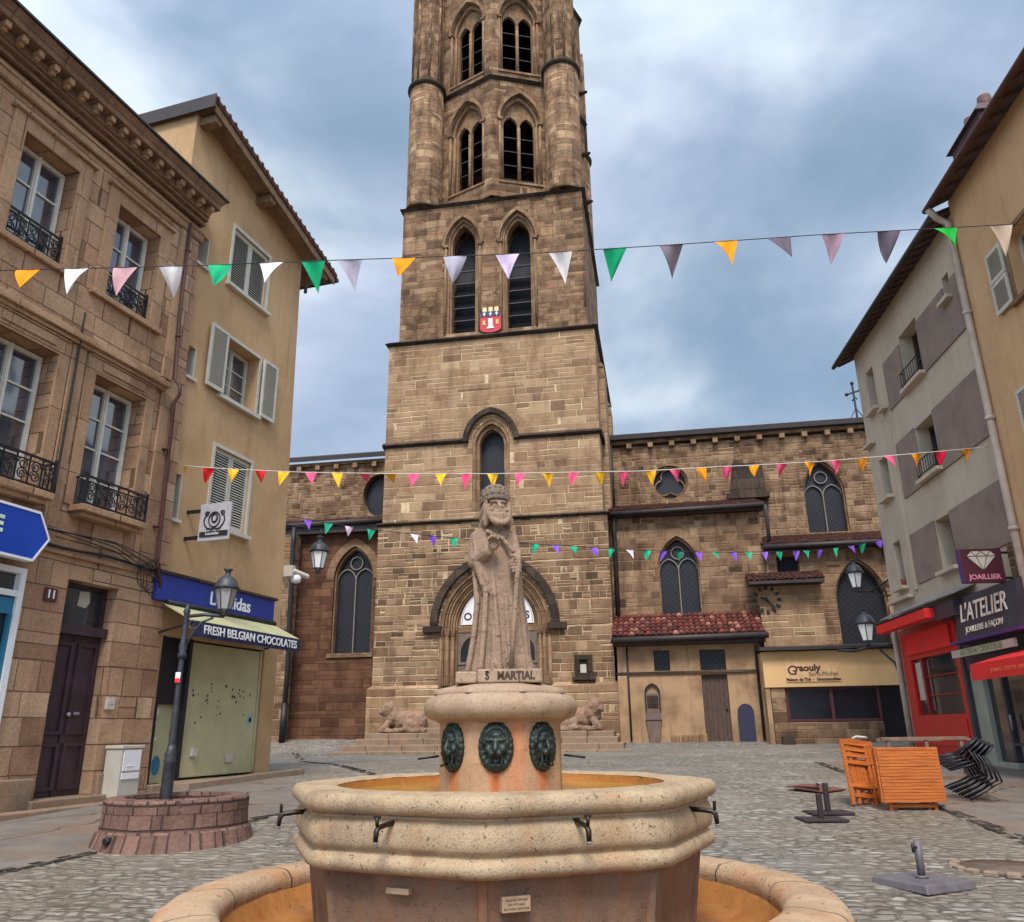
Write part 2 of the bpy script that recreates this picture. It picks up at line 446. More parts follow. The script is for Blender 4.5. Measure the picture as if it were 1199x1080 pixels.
def granite(name, base, speck, rust=S(176, 96, 40), rust_amt=.5, dark=S(70, 56, 46), dark_amt=.35, sc=1.0, streak=True, spk=.55, rough=.8, bmp=.006, drip=False, joints=0, jphase=0.0):
    m, b = new_mat(name); p = tc('Object'); x, y, z = sep(p)
    f = noise(p, 95*sc, 3, .7); f2 = noise(vadd(p, (5.0, 2.0, 8.0)), 160*sc, 2, .7); mid = noise(p, 9*sc, 5, .65); big = noise(p, 2.1*sc, 4, .6)
    col = mix(ss(mid, .3, .7), base, tuple(q*.78 for q in base[:3])+(1,))
    col = mix(ss(f, .52, .68, 0, spk), col, speck)
    col = mix(ss(f2, .56, .7, 0, spk*.8), col, tuple(min(1, q*1.25) for q in base[:3])+(1,))
    pit = ss(noise(vadd(p, (1.0, 7.0, 3.0)), 26*sc, 3, .7), .62, .72)
    col = mix(pit*.75*ss(big, .4, .6), col, dark)
    col = mix(ss(big, .5, .75, 0, dark_amt), col, dark)
    if rust_amt:
        st = noise(vec(x*6, y*6, z*.7), 1.0*sc, 3, .6) if streak else noise(p, 2.5*sc, 4)
        rr = ss(st, .5, .68, 0, rust_amt)
        col = mix(rr, col, rust)
    if joints:                                           # mortar joints between the stones of the ring
        ja = fract((mth('ARCTAN2', y, x) + jphase)*(joints/(2*PI)) + (noise(p, 7.0, 2) - .5)*.03); jd = mn(ja, 1-ja)
        jm = 1 - ss(jd, .004, .012); col = mix(jm*.8, col, S(84, 62, 48))
        f = f - jm*3
    if drip:                                             # rust run-off below each of the eight spouts
        ang = mth('ARCTAN2', y, x) + (PI/2 + rad(3.5)); fa = fract(ang*(4/PI) + .5 + (noise(vec(x*3, y*3, z*2), 2.0, 2) - .5)*.22) - .5
        run = (1 - ss(absx(fa), .02, .17))*(1 - ss(z, 1.0, 1.12))*ss(noise(vec(x*9, y*9, z*1.5), 1.6, 3), .25, .6, .3, 1.0)
        col = mix(run*.85, col, rust)
    fin(b, col, rough, None, .4)
    bump(b, f*.5 + mid*.8 - pit*.8, bmp)
    return m

M = {}
tan = [S(134, 100, 72), S(156, 119, 86), S(174, 136, 101), S(96, 70, 52), S(164, 125, 92), S(142, 104, 76), S(188, 152, 116), S(112, 82, 61)]
tan2 = [S(158, 121, 88), S(174, 136, 100), S(186, 148, 110), S(140, 104, 76), S(178, 140, 104), S(160, 121, 90), S(192, 156, 120)]
pink = [S(124, 92, 68), S(146, 112, 84), S(166, 130, 98), S(100, 72, 54), S(156, 120, 90), S(178, 144, 110), S(130, 96, 70)]
M['tower_low'] = masonry('tower_low_stone', tan, .26, .46, S(208, 180, 144), .024, sub=.25, rowvar=.5, wob=.5, seed=1, stain_amt=.35, bmp=.06, mvar=.45, edge=.011)
M['tower_mid'] = masonry('tower_mid_stone', tan2, .36, .9, S(220, 192, 154), .02, sub=.35, edge=.009, seed=2, stain_amt=.3, wob=.2, mvar=.6, bmp=.04)
M['tower_top'] = masonry('tower_top_stone', tan, .34, .62, S(178, 144, 110), .018, sub=.3, seed=3, stain_amt=.6, mort_amt=.55, bmp=.08, grime=.85, wob=.5, edge=.012)
M['belfry'] = masonry('belfry_stone', tan, .34, .6, S(156, 126, 90), .012, sub=.2, seed=4, stain_amt=.75, mort_amt=.45, bmp=.08, grime=.95, wob=.5, edge=.012)
M['nave'] = masonry('nave_stone', pink, .26, .42, S(188, 154, 122), .024, wob=.7, sub=.35, seed=5, stain_amt=.55, mort_amt=.75, bmp=.08, grime=.75, edge=.014)
M['aisle'] = masonry('aisle_stone', pink, .3, .5, S(192, 158, 126), .02, wob=.35, sub=.25, seed=6, stain_amt=.5, mort_amt=.65, bmp=.06, grime=.7, edge=.01)
M['aisle_red'] = masonry('stained_aisle_stone', [S(104, 66, 46), S(120, 78, 56), S(92, 58, 42), S(132, 90, 64), S(110, 72, 52)], .3, .6, S(118, 82, 60), .014, sub=.2, seed=7, stain_amt=.6, mort_amt=.4, bmp=.05, wob=.5)
M['cut'] = masonry('cut_stone', [S(150, 116, 84), S(166, 132, 98), S(138, 104, 74), S(158, 118, 88)], .45, .35, S(120, 92, 66), .008, seed=8, stain_amt=.5, mort_amt=.5, bmp=.02, sub=.1)
M['cut_dark'] = masonry('weathered_string_stone', [S(70, 57, 49), S(88, 71, 60), S(56, 46, 41), S(78, 63, 54)], .5, .8, S(44, 36, 32), .01, seed=9, stain=S(36, 30, 28), stain_amt=.5, bmp=.03, sub=0)
M['ashlar'] = masonry('ashlar_stone', [S(180, 138, 106), S(194, 152, 118), S(168, 124, 96), S(204, 166, 130), S(186, 138, 108), S(158, 120, 92), S(212, 174, 140)], .37, .58, S(104, 76, 58), .009, wob=.16, sub=.08, seed=11, stain=S(112, 84, 62), stain_amt=.45, rowvar=.2, bmp=.02, edge=.005, mort_amt=.95, mvar=.35, grime=.35)
M['trim'] = masonry('ashlar_trim_stone', [S(178, 138, 106), S(190, 150, 116), S(166, 126, 96), S(184, 144, 110)], .9, .75, S(86, 62, 46), .006, wob=.08, sub=0, seed=12, stain=S(104, 78, 58), stain_amt=.5, rowvar=.1, bmp=.012, edge=.002, grime=.35)
M['cornice'] = masonry('cornice_stone', [S(140, 104, 80), S(156, 118, 92), S(126, 94, 72), S(148, 110, 84)], .9, .9, S(70, 50, 40), .008, wob=.08, sub=0, seed=13, stain=S(74, 54, 44), stain_amt=.6, rowvar=.1, bmp=.014, edge=.002)
M['lean'] = plaster('lean_to_render', S(180, 146, 112), S(120, 92, 70), .8, .02, .65, 1.1)
M['beige'] = plaster('beige_render', S(190, 156, 116), S(152, 116, 82), .6, .008, .5, .7)
M['grey_render'] = plaster('grey_render', S(192, 176, 156), S(148, 134, 116), .5, .006, .5, .6)
M['taupe'] = plaster('taupe_render_panel', S(144, 126, 114), S(112, 98, 90), .65, .01, .5, 1.1)
M['orange_render'] = plaster('ochre_render', S(202, 164, 122), S(166, 126, 90), .5, .006, .5, .5)
M['yellow'] = plaster('yellow_fascia_paint', S(214, 174, 124), S(190, 146, 98), .4, .002, .25, .8)
M['planter'] = masonry('pink_sett_stone', [S(124, 90, 82), S(142, 106, 94), S(110, 80, 74), S(150, 114, 100)], .24, .22, S(84, 66, 60), .012, wob=.3, sub=0, seed=14, stain=S(84, 64, 58), stain_amt=.4, rowvar=.05, bmp=.03)
M['cobble'] = cobble('square_cobbles')
M['asphalt'] = asphalt('pavement_asphalt')
M['kerb'] = granite('kerb_granite', S(150, 128, 108), S(90, 78, 70), rust_amt=.2, dark_amt=.4, sc=.6)
M['step'] = granite('step_granite', S(146, 122, 100), S(96, 78, 66), rust_amt=.15, dark_amt=.45, sc=.5, bmp=.012)
M['mitre'] = granite('mitre_stone', S(138, 120, 102), S(84, 70, 58), rust_amt=.0, dark=S(70, 58, 48), dark_amt=.7, sc=.75, bmp=.03, rough=.95, spk=.6)
M['gutter_setts'] = masonry('gutter_sett_stone', [S(70, 62, 56), S(86, 78, 70), S(60, 54, 50)], .2, .24, S(44, 38, 34), .03, sub=0, seed=21, bmp=.03)
M['lion_stone'] = granite('worn_lion_granite', S(150, 120, 98), S(96, 74, 62), rust_amt=.1, dark_amt=.5, sc=.5, bmp=.02)
M['statue'] = granite('statue_stone', S(160, 132, 110), S(92, 72, 60), rust_amt=.0, dark=S(92, 72, 56), dark_amt=.8, sc=.75, bmp=.016, rough=.95, spk=.6)
M['bowl'] = granite('bowl_granite', S(182, 156, 124), S(92, 74, 58), rust=S(146, 96, 54), rust_amt=.3, dark=S(98, 78, 66), dark_amt=.5, sc=.8, bmp=.012, spk=.6)
M['ped'] = granite('pedestal_granite', S(132, 104, 84), S(90, 68, 54), rust=S(150, 88, 46), rust_amt=.4, dark=S(78, 58, 48), dark_amt=.6, sc=.8, streak=True)
M['basin'] = granite('basin_granite', S(190, 158, 126), S(136, 102, 76), rust=S(180, 112, 56), rust_amt=.45, dark=S(128, 96, 72), dark_amt=.45, sc=.7, streak=False, joints=14, bmp=.02)
M['basin_in'] = granite('rust_stained_granite', S(178, 118, 58), S(128, 76, 34), rust=S(150, 78, 26), rust_amt=.75, dark=S(112, 66, 34), dark_amt=.45, sc=.9, streak=False, rough=.45)
M['drum'] = granite('drum_granite', S(180, 142, 108), S(124, 88, 62), rust=S(186, 96, 40), rust_amt=.55, dark=S(128, 92, 66), dark_amt=.3, sc=.9, drip=True)
M['cap'] = granite('cap_granite', S(172, 144, 118), S(104, 82, 66), rust_amt=.05, dark=S(96, 76, 62), dark_amt=.45, sc=.8)
M['bronze'] = plain('green_black_bronze', S(46, 54, 52), .42, .55, .4, 14, .004, dirt=S(78, 92, 80), dirt_amt=.5)
M['brass'] = plain('dark_tap_metal', S(54, 46, 40), .4, .7, .3, 20)
M['iron'] = plain('black_iron', S(34, 32, 36), .5, .3, .3, 12)
M['lamp_iron'] = plain('dark_grey_lamp_iron', S(58, 58, 64), .5, .2, .3, 12, dirt=S(82, 80, 82), dirt_amt=.4)
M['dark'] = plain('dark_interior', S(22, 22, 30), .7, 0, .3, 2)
M['louvre'] = plain('slate_louvre', S(70, 66, 70), .7, 0, .3, 3)
M['lead'] = plain('pale_window_tracery', S(126, 114, 104), .8, 0, .15, 6)
M['slate'] = plain('dark_roof_slate', S(56, 48, 47), .95, 0, .25, 4, .004)
M['gutter'] = plain('dark_gutter_metal', S(52, 42, 40), .6, .1, .3, 3)
M['wood_eave'] = plain('weathered_eave_timber', S(120, 92, 66), .85, 0, .25, 5, .003)
M['wood_dark'] = plain('dark_eave_timber', S(86, 62, 52), .85, 0, .25, 5, .003)
M['white'] = plain('cream_window_paint', S(206, 200, 184), .55, 0, .07, 6)
M['shut'] = plain('grey_white_shutter_paint', S(188, 182, 168), .6, 0, .08, 6)
M['whitep'] = plain('white_paint', S(226, 224, 224), .5, 0, .04, 6)
M['blue'] = plain('navy_blue_paint', S(30, 48, 132), .45, 0, .1, 3)
M['signblue'] = plain('bright_blue_sign', S(20, 66, 166), .35, 0, .06, 2)
M['navy'] = plain('navy_canvas', S(34, 38, 70), .8, 0, .15, 3)
M['canvas'] = plain('pale_green_canvas', S(170, 166, 126), .85, 0, .08, 3, dirt=S(150, 146, 104), dirt_amt=.4)
M['green'] = plain('pale_green_shop_paint', S(180, 174, 134), .55, 0, .08, 2.2, dirt=S(134, 126, 84), dirt_amt=.5)
M['doorwood'] = plain('dark_plum_door_wood', S(58, 40, 46), .5, 0, .25, 4)
M['brown_door'] = plain('brown_plank_door', S(78, 58, 48), .7, 0, .3, 6)
M['church_door'] = plain('weathered_church_door', S(112, 96, 84), .8, 0, .2, 5)
M['red'] = plain('red_shop_paint', S(190, 30, 28), .4, 0, .1, 2.5)
M['redb'] = plain('bright_red_canvas', S(226, 40, 34), .7, 0, .06, 2.5)
M['redd'] = plain('deep_red_paint', S(138, 24, 26), .45, 0, .12, 2.5)
M['charcoal'] = plain('charcoal_sign_paint', S(58, 52, 62), .5, 0, .12, 2)
M['maroon'] = plain('maroon_sign', S(72, 22, 36), .5, 0, .1, 3)
M['purple'] = plain('purple_sign_edge', S(78, 44, 110), .5, 0, .1, 3)
M['greygreen'] = plain('grey_green_shop_frame', S(150, 152, 138), .6, 0, .1, 3)
M['metal'] = plain('grey_zinc', S(140, 138, 140), .5, .3, .2, 3)
M['slab'] = plain('grey_umbrella_base', S(100, 94, 98), .6, .1, .15, 7, .003, dirt=S(96, 88, 84), dirt_amt=.5)
M['rustplate'] = plain('rusty_brown_plate', S(112, 62, 48), .6, .1, .2, 5)
M['pipe'] = plain('pale_downpipe', S(176, 160, 144), .55, 0, .12, 4)
M['pipe_rust'] = plain('rusty_downpipe', S(88, 54, 46), .7, .1, .25, 4)
M['orange_wood'] = None
M['greywood'] = plain('grey_weathered_wood', S(124, 98, 82), .8, 0, .2, 8)
M['teal'] = plain('teal_shop_trim', S(40, 110, 140), .5, 0, .1, 3)
M['cable'] = plain('black_cable', S(30, 26, 26), .7)
M['cab'] = plain('grey_white_cabinet', S(186, 178, 164), .6, 0, .07, 3, dirt=S(150, 128, 106), dirt_amt=.35)
M['soil'] = plain('planter_soil', S(96, 78, 66), .95, 0, .3, 12, .02)

def glass(name, c, rough=.06, ior=1.9, lattice=False):
    m, b = new_mat(name); p = tc('Object')
    base = mix(ss(noise(p, 1.3, 3), .35, .65), c, tuple(x*.6 for x in c[:3])+(1,))
    if lattice:
        u, v, _ = sep(tc('UV')); a = fract((u+v)*4.5); q = fract((u-v)*4.5); ln = mn(mn(a, 1-a), mn(q, 1-q))
        base = mix((1-ss(ln, .03, .09))*.3, base, S(74, 70, 72))
    fin(b, base, rough, None, .9)
    b.inputs['IOR'].default_value = ior
    bump(b, noise(p, 1.1, 2), .006)
    return m
M['glass'] = glass('window_glass', S(58, 64, 80))
M['glass_dark'] = glass('dark_church_glass', S(26, 25, 33), .45, 1.3, True)
M['glass_plain'] = glass('dark_plain_glass', S(30, 28, 38), .25, 1.35)
M['glass_shop'] = glass('shop_glass', S(40, 46, 54), .08, 1.6)
M['lamp_glass'] = plain('frosted_lamp_glass', S(240, 238, 236), .35, 0, .05, 4)
M['lamp_glass_dim'] = plain('grey_lamp_glass', S(158, 152, 148), .35, 0, .06, 4)
def wood_slats():
    m, b = new_mat('orange_stained_wood'); p = tc('Object'); x, y, z = sep(p)
    g = noise(vec(x*2, y*30, z*30), 1.6, 4, .6)
    fin(b, mix(ss(g, .3, .75), S(196, 108, 44), S(150, 76, 30)), .6, None, .4); bump(b, g, .002)
    return m
M['orange_wood'] = wood_slats()
def tiles(name, cols):
    m, b = new_mat(name); u, v, _ = sep(tc('UV')); r = white(floor(u), floor(v))
    p = tc('Object'); n = noise(p, 9, 4, .65)
    fin(b, mix(ss(n, .42, .7, 0, .7), ramp(r, cols), S(58, 42, 38)), .85, None, .25); bump(b, n, .01)
    return m
M['tile'] = tiles('terracotta_tile', [S(96, 48, 40), S(118, 58, 46), S(78, 42, 38), S(132, 66, 52), S(100, 50, 42), S(186, 124, 104), S(88, 46, 40), S(110, 54, 44)])
M['tile_dark'] = tiles('old_brown_tile', [S(82, 50, 42), S(98, 58, 48), S(70, 44, 40), S(110, 68, 56)])
def water(name, c):
    m, b = new_mat(name); p = tc('Object')
    fin(b, mix(ss(noise(p, 2.5, 3), .35, .65), c, tuple(x*.7 for x in c[:3])+(1,)), .08, None, .6)
    bump(b, noise(p, 7, 3), .008)
    return m
M['water'] = water('ochre_fountain_water', S(176, 138, 66))
FLAG = {}
for k, c in dict(orange=S(236, 146, 14), white=S(222, 214, 212), pinkish=S(206, 160, 164), green=S(20, 166, 112), grey=S(128, 116, 124), greyw=S(176, 170, 184),
                 lilac=S(198, 176, 200), dgrey=S(96, 84, 94), mauve=S(164, 134, 148), bgreen=S(10, 160, 50), cream=S(226, 200, 176), red=S(196, 26, 34), yellow=S(246, 184, 38),
                 pink=S(244, 88, 134), crimson=S(226, 34, 66), purple=S(142, 92, 210), mint=S(38, 170, 130), pale=S(226, 200, 220)).items():
    m, b = new_mat('pennant_'+k); fin(b, mix(ss(noise(tc('Object'), 9, 3), .35, .7), c, tuple(x*.86 for x in c[:3])+(1,)), .75, None, .2)
    b.inputs['Transmission Weight'].default_value = 0
    FLAG[k] = m
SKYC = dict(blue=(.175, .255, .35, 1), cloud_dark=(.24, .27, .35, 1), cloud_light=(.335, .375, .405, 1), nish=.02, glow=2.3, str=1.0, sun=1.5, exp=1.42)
# ------------------------------------------------------------------ frames of the four facades
LF = Frame(182, 925, 14.35, 90-17.4)          # stone house and rendered house on the left
RF = Frame(1155, 895, 17.8, -90-5.7)          # grey house and ochre house on the right
TF_ = Frame(578, 862, 31, -10)                # church tower front
K = 17.8/15.5
def rz(z): return 1.6 + (z-1.6)*K

# ------------------------------------------------------------------ ground
gx = [-400, -200, -100, -60, -40] + [-30 + i for i in range(27)] + [-3 + .2*i for i in range(30)] + [3 + i for i in range(28)] + [40, 60, 100, 200, 400]
gy = [-60, -30, -15] + [-10 + i for i in range(14)] + [4 + .2*i for i in range(26)] + [9.2 + .8*i for i in range(40)] + [42, 45, 50, 60, 80, 100, 150, 250, 500]
gm = MB()
gi = [[gm.add((x, y, G(x, y) - .42*(1-sstep(math.hypot(x+.11, y-6.5), 2.0, 2.25)))) for x in gx] for y in gy]
for j in range(len(gy)-1):
    for i in range(len(gx)-1):
        gm.face([gi[j][i], gi[j][i+1], gi[j+1][i+1], gi[j+1][i]], 0, None, True)
tag(gm.build('ground', M['cobble']), kind='structure')

def strip(name, F, u0, u1, y0, y1, h, mat, n=24, kerb=None):
    """a raised pavement along a facade, following the slope"""
    mb = MB(); mb.T = None
    def row(y, dz): 
        out = []
        for k in range(n+1):
            u = u0 + (u1-u0)*k/n; p = F.w(u, y, 0); out.append((p.x, p.y, G(p.x, p.y) + dz))
        return out
    A = [mb.add(p) for p in row(y1, h)]; B = [mb.add(p) for p in row(y0, h)]; C = [mb.add(p) for p in row(y0, -.15)]
    for k in range(n):
        mb.face([B[k], B[k+1], A[k+1], A[k]]); mb.face([C[k], C[k+1], B[k+1], B[k]])
    for a, b, c in ((A[0], B[0], C[0]), (A[-1], B[-1], C[-1])):
        p = mb.v[a]; q = mb.add((p.x, p.y, mb.v[c].z)); mb.face([a, b, c, q])
    o = mb.build(name, mat); tag(o, kind='structure'); return o
def ruled(name, A, B, mat, dz, n=30, m=6):
    mb = MB(); rows = []
    for k in range(n+1):
        a = Vector(A[0]).lerp(Vector(A[1]), k/n); b = Vector(B[0]).lerp(Vector(B[1]), k/n); r = []
        for j in range(m+1):
            p = a.lerp(b, j/m); r.append(mb.add((p.x, p.y, G(p.x, p.y)+dz)))
        rows.append(r)
    for k in range(n):
        for j in range(m): mb.face([rows[k][j], rows[k+1][j], rows[k+1][j+1], rows[k][j+1]], 0, None, True)
    return tag(mb.build(name, mat), kind='structure')
def flat(p): return (p.x, p.y, 0)
def setts(a, b, keep=.85):
    mb = MB(); rr = random.Random(int(abs(a.x)*100)); d = b-a; d.z = 0; L = d.length; d.normalize(); n_ = Vector((-d.y, d.x, 0)); t = 0
    while t < L:
        l = rr.uniform(.11, .2)
        for k in (0, 1):
            if rr.random() > keep: continue
            o = a + d*t + n_*(k*.1-.1) + n_*rr.uniform(-.02, .02); w = rr.uniform(.075, .095); h = rr.uniform(.004, .018)
            q = [o, o+d*(l-.015), o+d*(l-.015)+n_*w, o+n_*w]
            mb.hexa([(p.x, p.y, G(p.x, p.y)-.03) for p in q], [(p.x+rr.uniform(-.008, .008), p.y, G(p.x, p.y)+h) for p in q])
        t += l
    return tag(mb.build('gutter_setts', M['gutter_setts'], None, .008), kind='structure')
def gutter_line(px0, px1, F, u0, u1, ext0, ext1, off=(0, 0)):
    a, b = on_ground(*px0), on_ground(*px1); d = (b-a); d.z = 0; d.normalize()
    a = a - d*ext0; b = b + d*ext1; nrm = Vector((-d.y, d.x, 0))*.07
    A = (flat(a), flat(b)); W_ = (flat(F.w(u0, .2, 0)), flat(F.w(u1, .2, 0)))
    ruled('pavement', A, W_, M['asphalt'], .006)
    setts(a, b)
gutter_line((0, 1022), (333, 953), LF, -8, 4.2, 4, .6)
gutter_line((1199, 985), (1000, 908), RF, 5, -3.4, 5, 3)
a, b = on_ground(345, 882), on_ground(440, 908); setts(a, b, .55)
strip('kerb', LF, .2, 3.75, -.5, -.223, .1, M['kerb'])

# ------------------------------------------------------------------ CHURCH
CH = thing('church', 'tall brown stone church with a square bell tower, octagonal belfry and tiled aisles', 'church', TF_, (0, 0, 1.2))
def ring_course(mb, u0, u1, y0, y1, z0, z1, out):
    """a weathered string course round a square stage"""
    o = out
    mb.hexa([(u0-.02, y0-.02, z0), (u1+.02, y0-.02, z0), (u1+.02, y1+.02, z0), (u0-.02, y1+.02, z0)],
            [(u0-o, y0-o, z0+(z1-z0)*.45), (u1+o, y0-o, z0+(z1-z0)*.45), (u1+o, y1+o, z0+(z1-z0)*.45), (u0-o, y1+o, z0+(z1-z0)*.45)])
    mb.hexa([(u0-o, y0-o, z0+(z1-z0)*.45+.002), (u1+o, y0-o, z0+(z1-z0)*.45+.002), (u1+o, y1+o, z0+(z1-z0)*.45+.002), (u0-o, y1+o, z0+(z1-z0)*.45+.002)],
            [(u0-.01, y0-.01, z1), (u1+.01, y0-.01, z1), (u1+.01, y1+.01, z1), (u0-.01, y1+.01, z1)])
def stage(name, u0, u1, y0, y1, z0, z1, mat, holes=()):
    mb = MB()
    mb.prism(rect(u0, u1, z0, z1), y0, y0+1.2, holes)
    mb.box(u0, u1, y0+1.202, y1, z0, z1)
    return mb.build(name, mat, CH)
# stage A: ground to 9.45, with the portal
pa, ph = 2.15, 2.55
stage('tower_wall', -4.72, 4.5, 0, 9.2, 3.2, 9.47, M['tower_low'], [[p for p in arch(0.05, 2.12, 3.2, 5.35, 2.35, 10)]])
mb = MB()                                                    # battered base either side of the portal
for a, b, s in ((-4.86, -2.07, 1), (2.17, 4.66, 1)):
    mb.box(a, b, -.16, 1.2, .6, 3.12); 
    mb.hexa([(a, -.16, 3.122), (b, -.16, 3.122), (b, 1.2, 3.122), (a, 1.2, 3.122)], [(a+.1, -.002, 3.24), (b-.02, -.002, 3.24), (b-.02, 1.2, 3.24), (a+.1, 1.2, 3.24)])
mb.box(-4.84, 4.64, 1.202, 9.3, .6, 3.2)
mb.build('tower_base', M['tower_mid'], CH)
# stages B + C: the tall lancet crosses the string course at 12.95
lan = arch(-.07, .78, 9.9, 12.75, 1.05, 10)
stage('tower_wall', -4.58, 4.36, .06, 9.1, 9.62, 17.52, M['tower_mid'], [lan])
stage('tower_wall', -4.2, 4.08, .22, 8.6, 17.75, 24.5, M['tower_top'],
      [arch(-1.36, .7, 17.98, 22.55, 1.3, 10), arch(1.14, .7, 17.98, 22.55, 1.25, 10)])
for a in ((-4.72, 4.5, 0, 9.2, 9.47, 9.62, .12), (-4.58, 4.36, .06, 9.1, 17.52, 17.75, .16), (-4.2, 4.08, .22, 8.6, 24.5, 24.7, .16)):
    mb = MB(); ring_course(mb, *a); mb.build('string_course', M['cut_dark'], CH)
mb = MB()                                                    # string at 12.95 breaks round the lancet as a hood
for a, b in ((-4.68, -1.02), (.88, 4.46)):
    mb.hexa([(a, 0.04, 12.82), (b, 0.04, 12.82), (b, .5, 12.82), (a, .5, 12.82)], [(a-.0, -.1, 12.92), (b, -.1, 12.92), (b, .5, 12.92), (a, .5, 12.92)])
    mb.hexa([(a, -.1, 12.922), (b, -.1, 12.922), (b, .5, 12.922), (a, .5, 12.922)], [(a, .04, 13.06), (b, .04, 13.06), (b, .5, 13.06), (a, .5, 13.06)])
mb.box(4.36, 4.5, .5, 9.1, 12.84, 13.04); mb.box(-4.72, -4.58, .5, 9.1, 12.84, 13.04)
mb.band(arch(-.07, 1.16, None, 12.85, 1.42, 10), arch(-.07, .97, None, 12.85, 1.2, 10), -.14, .3)
mb.build('string_course', M['cut_dark'], CH)
def lancet_fill(parent, cx, a, z0, zs, h, y, steps, mat=None, glass_=None, louvres=False, base=CH):
    """stepped reveal, then glass or louvres: one window part"""
    mb = MB()
    for k, (da, yy) in enumerate(steps):
        aa = a-da*k/len(steps)*1.0
    n = len(steps); ao = a
    for k, (w, yy) in enumerate(steps):
        mb.band(arch(cx, ao+.001, z0, zs, h*ao/a, 10), arch(cx, ao-w, z0, zs, h*(ao-w)/a, 10), yy, yy+.4)
        ao -= w
    win = mb.build('window', mat or M['cut'], base)
    g = MB(); g.prism(arch(cx, ao+.03, z0-.03, zs, h*ao/a, 10), y+.42 if not louvres else y+.72, y+.5 if not louvres else y+.75)
    g.build('pane', glass_ or M['glass_dark'], win)
    if louvres:
        lv = MB(); z = z0+.3
        while z < zs - .6:
            half = ao if z < zs else ao*math.sqrt(max(0.05, 1-((z-zs)/(h*ao/a))**1.6))
            lv.hexa([(cx-half, y+.1, z-.08), (cx+half, y+.1, z-.08), (cx+half, y+.4, z+.06), (cx-half, y+.4, z+.06)],
                    [(cx-half, y+.1, z-.04), (cx+half, y+.1, z-.04), (cx+half, y+.4, z+.1), (cx-half, y+.4, z+.1)])
            z += .62
        lv.build('louvre', M['louvre'], win)
    return win
lancet_fill(None, -.07, .78, 9.9, 12.75, 1.05, .3, [(.13, .1), (.14, .24)])
for cx, h in ((-1.36, 1.3), (1.14, 1.25)):
    w = lancet_fill(None, cx, .7, 17.98, 22.55, h, .6, [(.08, .3), (.09, .42)], glass_=M['dark'], louvres=True)
    mb = MB(); mb.band(arch(cx, .95, None, 22.4, 1.65, 10), arch(cx, .8, None, 22.4, 1.45, 10), .1, .4)
    for s in (-1, 1):
        mb.tube([(cx+s*.78, .2, 18.0), (cx+s*.78, .2, 22.3)], .06, 8); mb.box(cx+s*.78-.1, cx+s*.78+.1, .1, .34, 22.3, 22.42)
    mb.build('hood_mould', M['cut'], w)
# buttress offsets on the tower's flanks
for s in (-1, 1):
    mb = MB(); x = -4.58 if s < 0 else 4.36
    X0, X1 = (x-.28, x+.1) if s < 0 else (x-.1, x+.24)
    mb.box(X0, X1, 1.5, 3.2, 9.6, 16.4); mb.box(X0, X1, 6.0, 7.7, 9.6, 16.4)
    for ya, yb in ((1.5, 3.2), (6.0, 7.7)):
        mb.hexa([(X0-.06, ya-.06, 16.402), (X1, ya-.06, 16.402), (X1, yb+.06, 16.402), (X0-.06, yb+.06, 16.402)],
                [(X1-.12 if s < 0 else X0, ya, 16.8), (X1 if s < 0 else X0+.12, ya, 16.8), (X1 if s < 0 else X0+.12, yb, 16.8), (X1-.12 if s < 0 else X0, yb, 16.8)])
    mb.build('buttress', M['tower_mid'], CH)
# portal
po = MB(); ao, hh = 2.12, 2.35
steps = [(.13, .03), (.09, .12), (.1, .18), (.08, .27), (.09, .33), (.07, .42)]
pcx = .05; zsp = 5.35; z0 = 1.9
a = ao
for w, yy in steps:
    po.band(arch(pcx, a+.001, z0, zsp, hh*a/ao, 12), arch(pcx, a-w, z0, zsp, hh*(a-w)/ao, 12), yy, yy+.5)
    a -= w
portal = po.build('portal', M['cut'], CH, .025)
ain = a; hin = hh*ain/ao
hm = MB(); hm.band(arch(pcx, 2.5, None, 5.42, 2.76, 12), arch(pcx, 2.2, None, 5.42, 2.44, 12), -.2, .25)
for s in (-1, 1): hm.box(pcx+s*2.4-.36, pcx+s*2.4+.36, -.22, .15, 5.16, 5.415)
hm.build('hood_mould', M['cut_dark'], portal, .03)
x = 2.12
for k, (w, yy) in enumerate(steps):
    if k % 2 == 0:
        for s in (-1, 1):
            cx = pcx + s*(x-.02); cm = MB()
            cm.tube([(cx, yy-.02, 2.1), (cx, yy-.02, 5.05)], .065, 10)
            cm.hexa([(cx-.07, yy-.09, 5.05), (cx+.07, yy-.09, 5.05), (cx+.07, yy+.06, 5.05), (cx-.07, yy+.06, 5.05)],
                    [(cx-.13, yy-.15, 5.27), (cx+.13, yy-.15, 5.27), (cx+.13, yy+.1, 5.27), (cx-.13, yy+.1, 5.27)])
            cm.box(cx-.11, cx+.11, yy-.13, yy+.08, 1.9, 2.1); cm.build('jamb_column', M['cut'], portal)
    x -= w
ty = .55
dm = MB()
dm.prism(arch(pcx, ain+.04, 5.45, 5.46, hin-.1, 12), ty, ty+.1)
tymp = dm.build('tympanum', M['cut'], portal)
lin = MB(); lin.box(pcx-ain-.03, pcx+ain+.03, ty-.03, ty+.2, 5.2, 5.45); lin.build('lintel', M['cut'], portal, .02)
sg = MB(); sgo = arch(pcx, ain-.12, 5.5, 5.52, hin-.32, 12); sg.prism(sgo, ty-.04, ty-.005)
bn = MB(); bn.band(arch(pcx, ain-.16, 5.53, 5.54, hin-.4, 12), arch(pcx, ain-.18, 5.55, 5.56, hin-.43, 12), ty-.05, ty-.042)
banner = thing('portal_banner', 'white pointed panel with dark red border and lettering over the church door', 'banner', TF_, (pcx, ty-.04, 5.5))
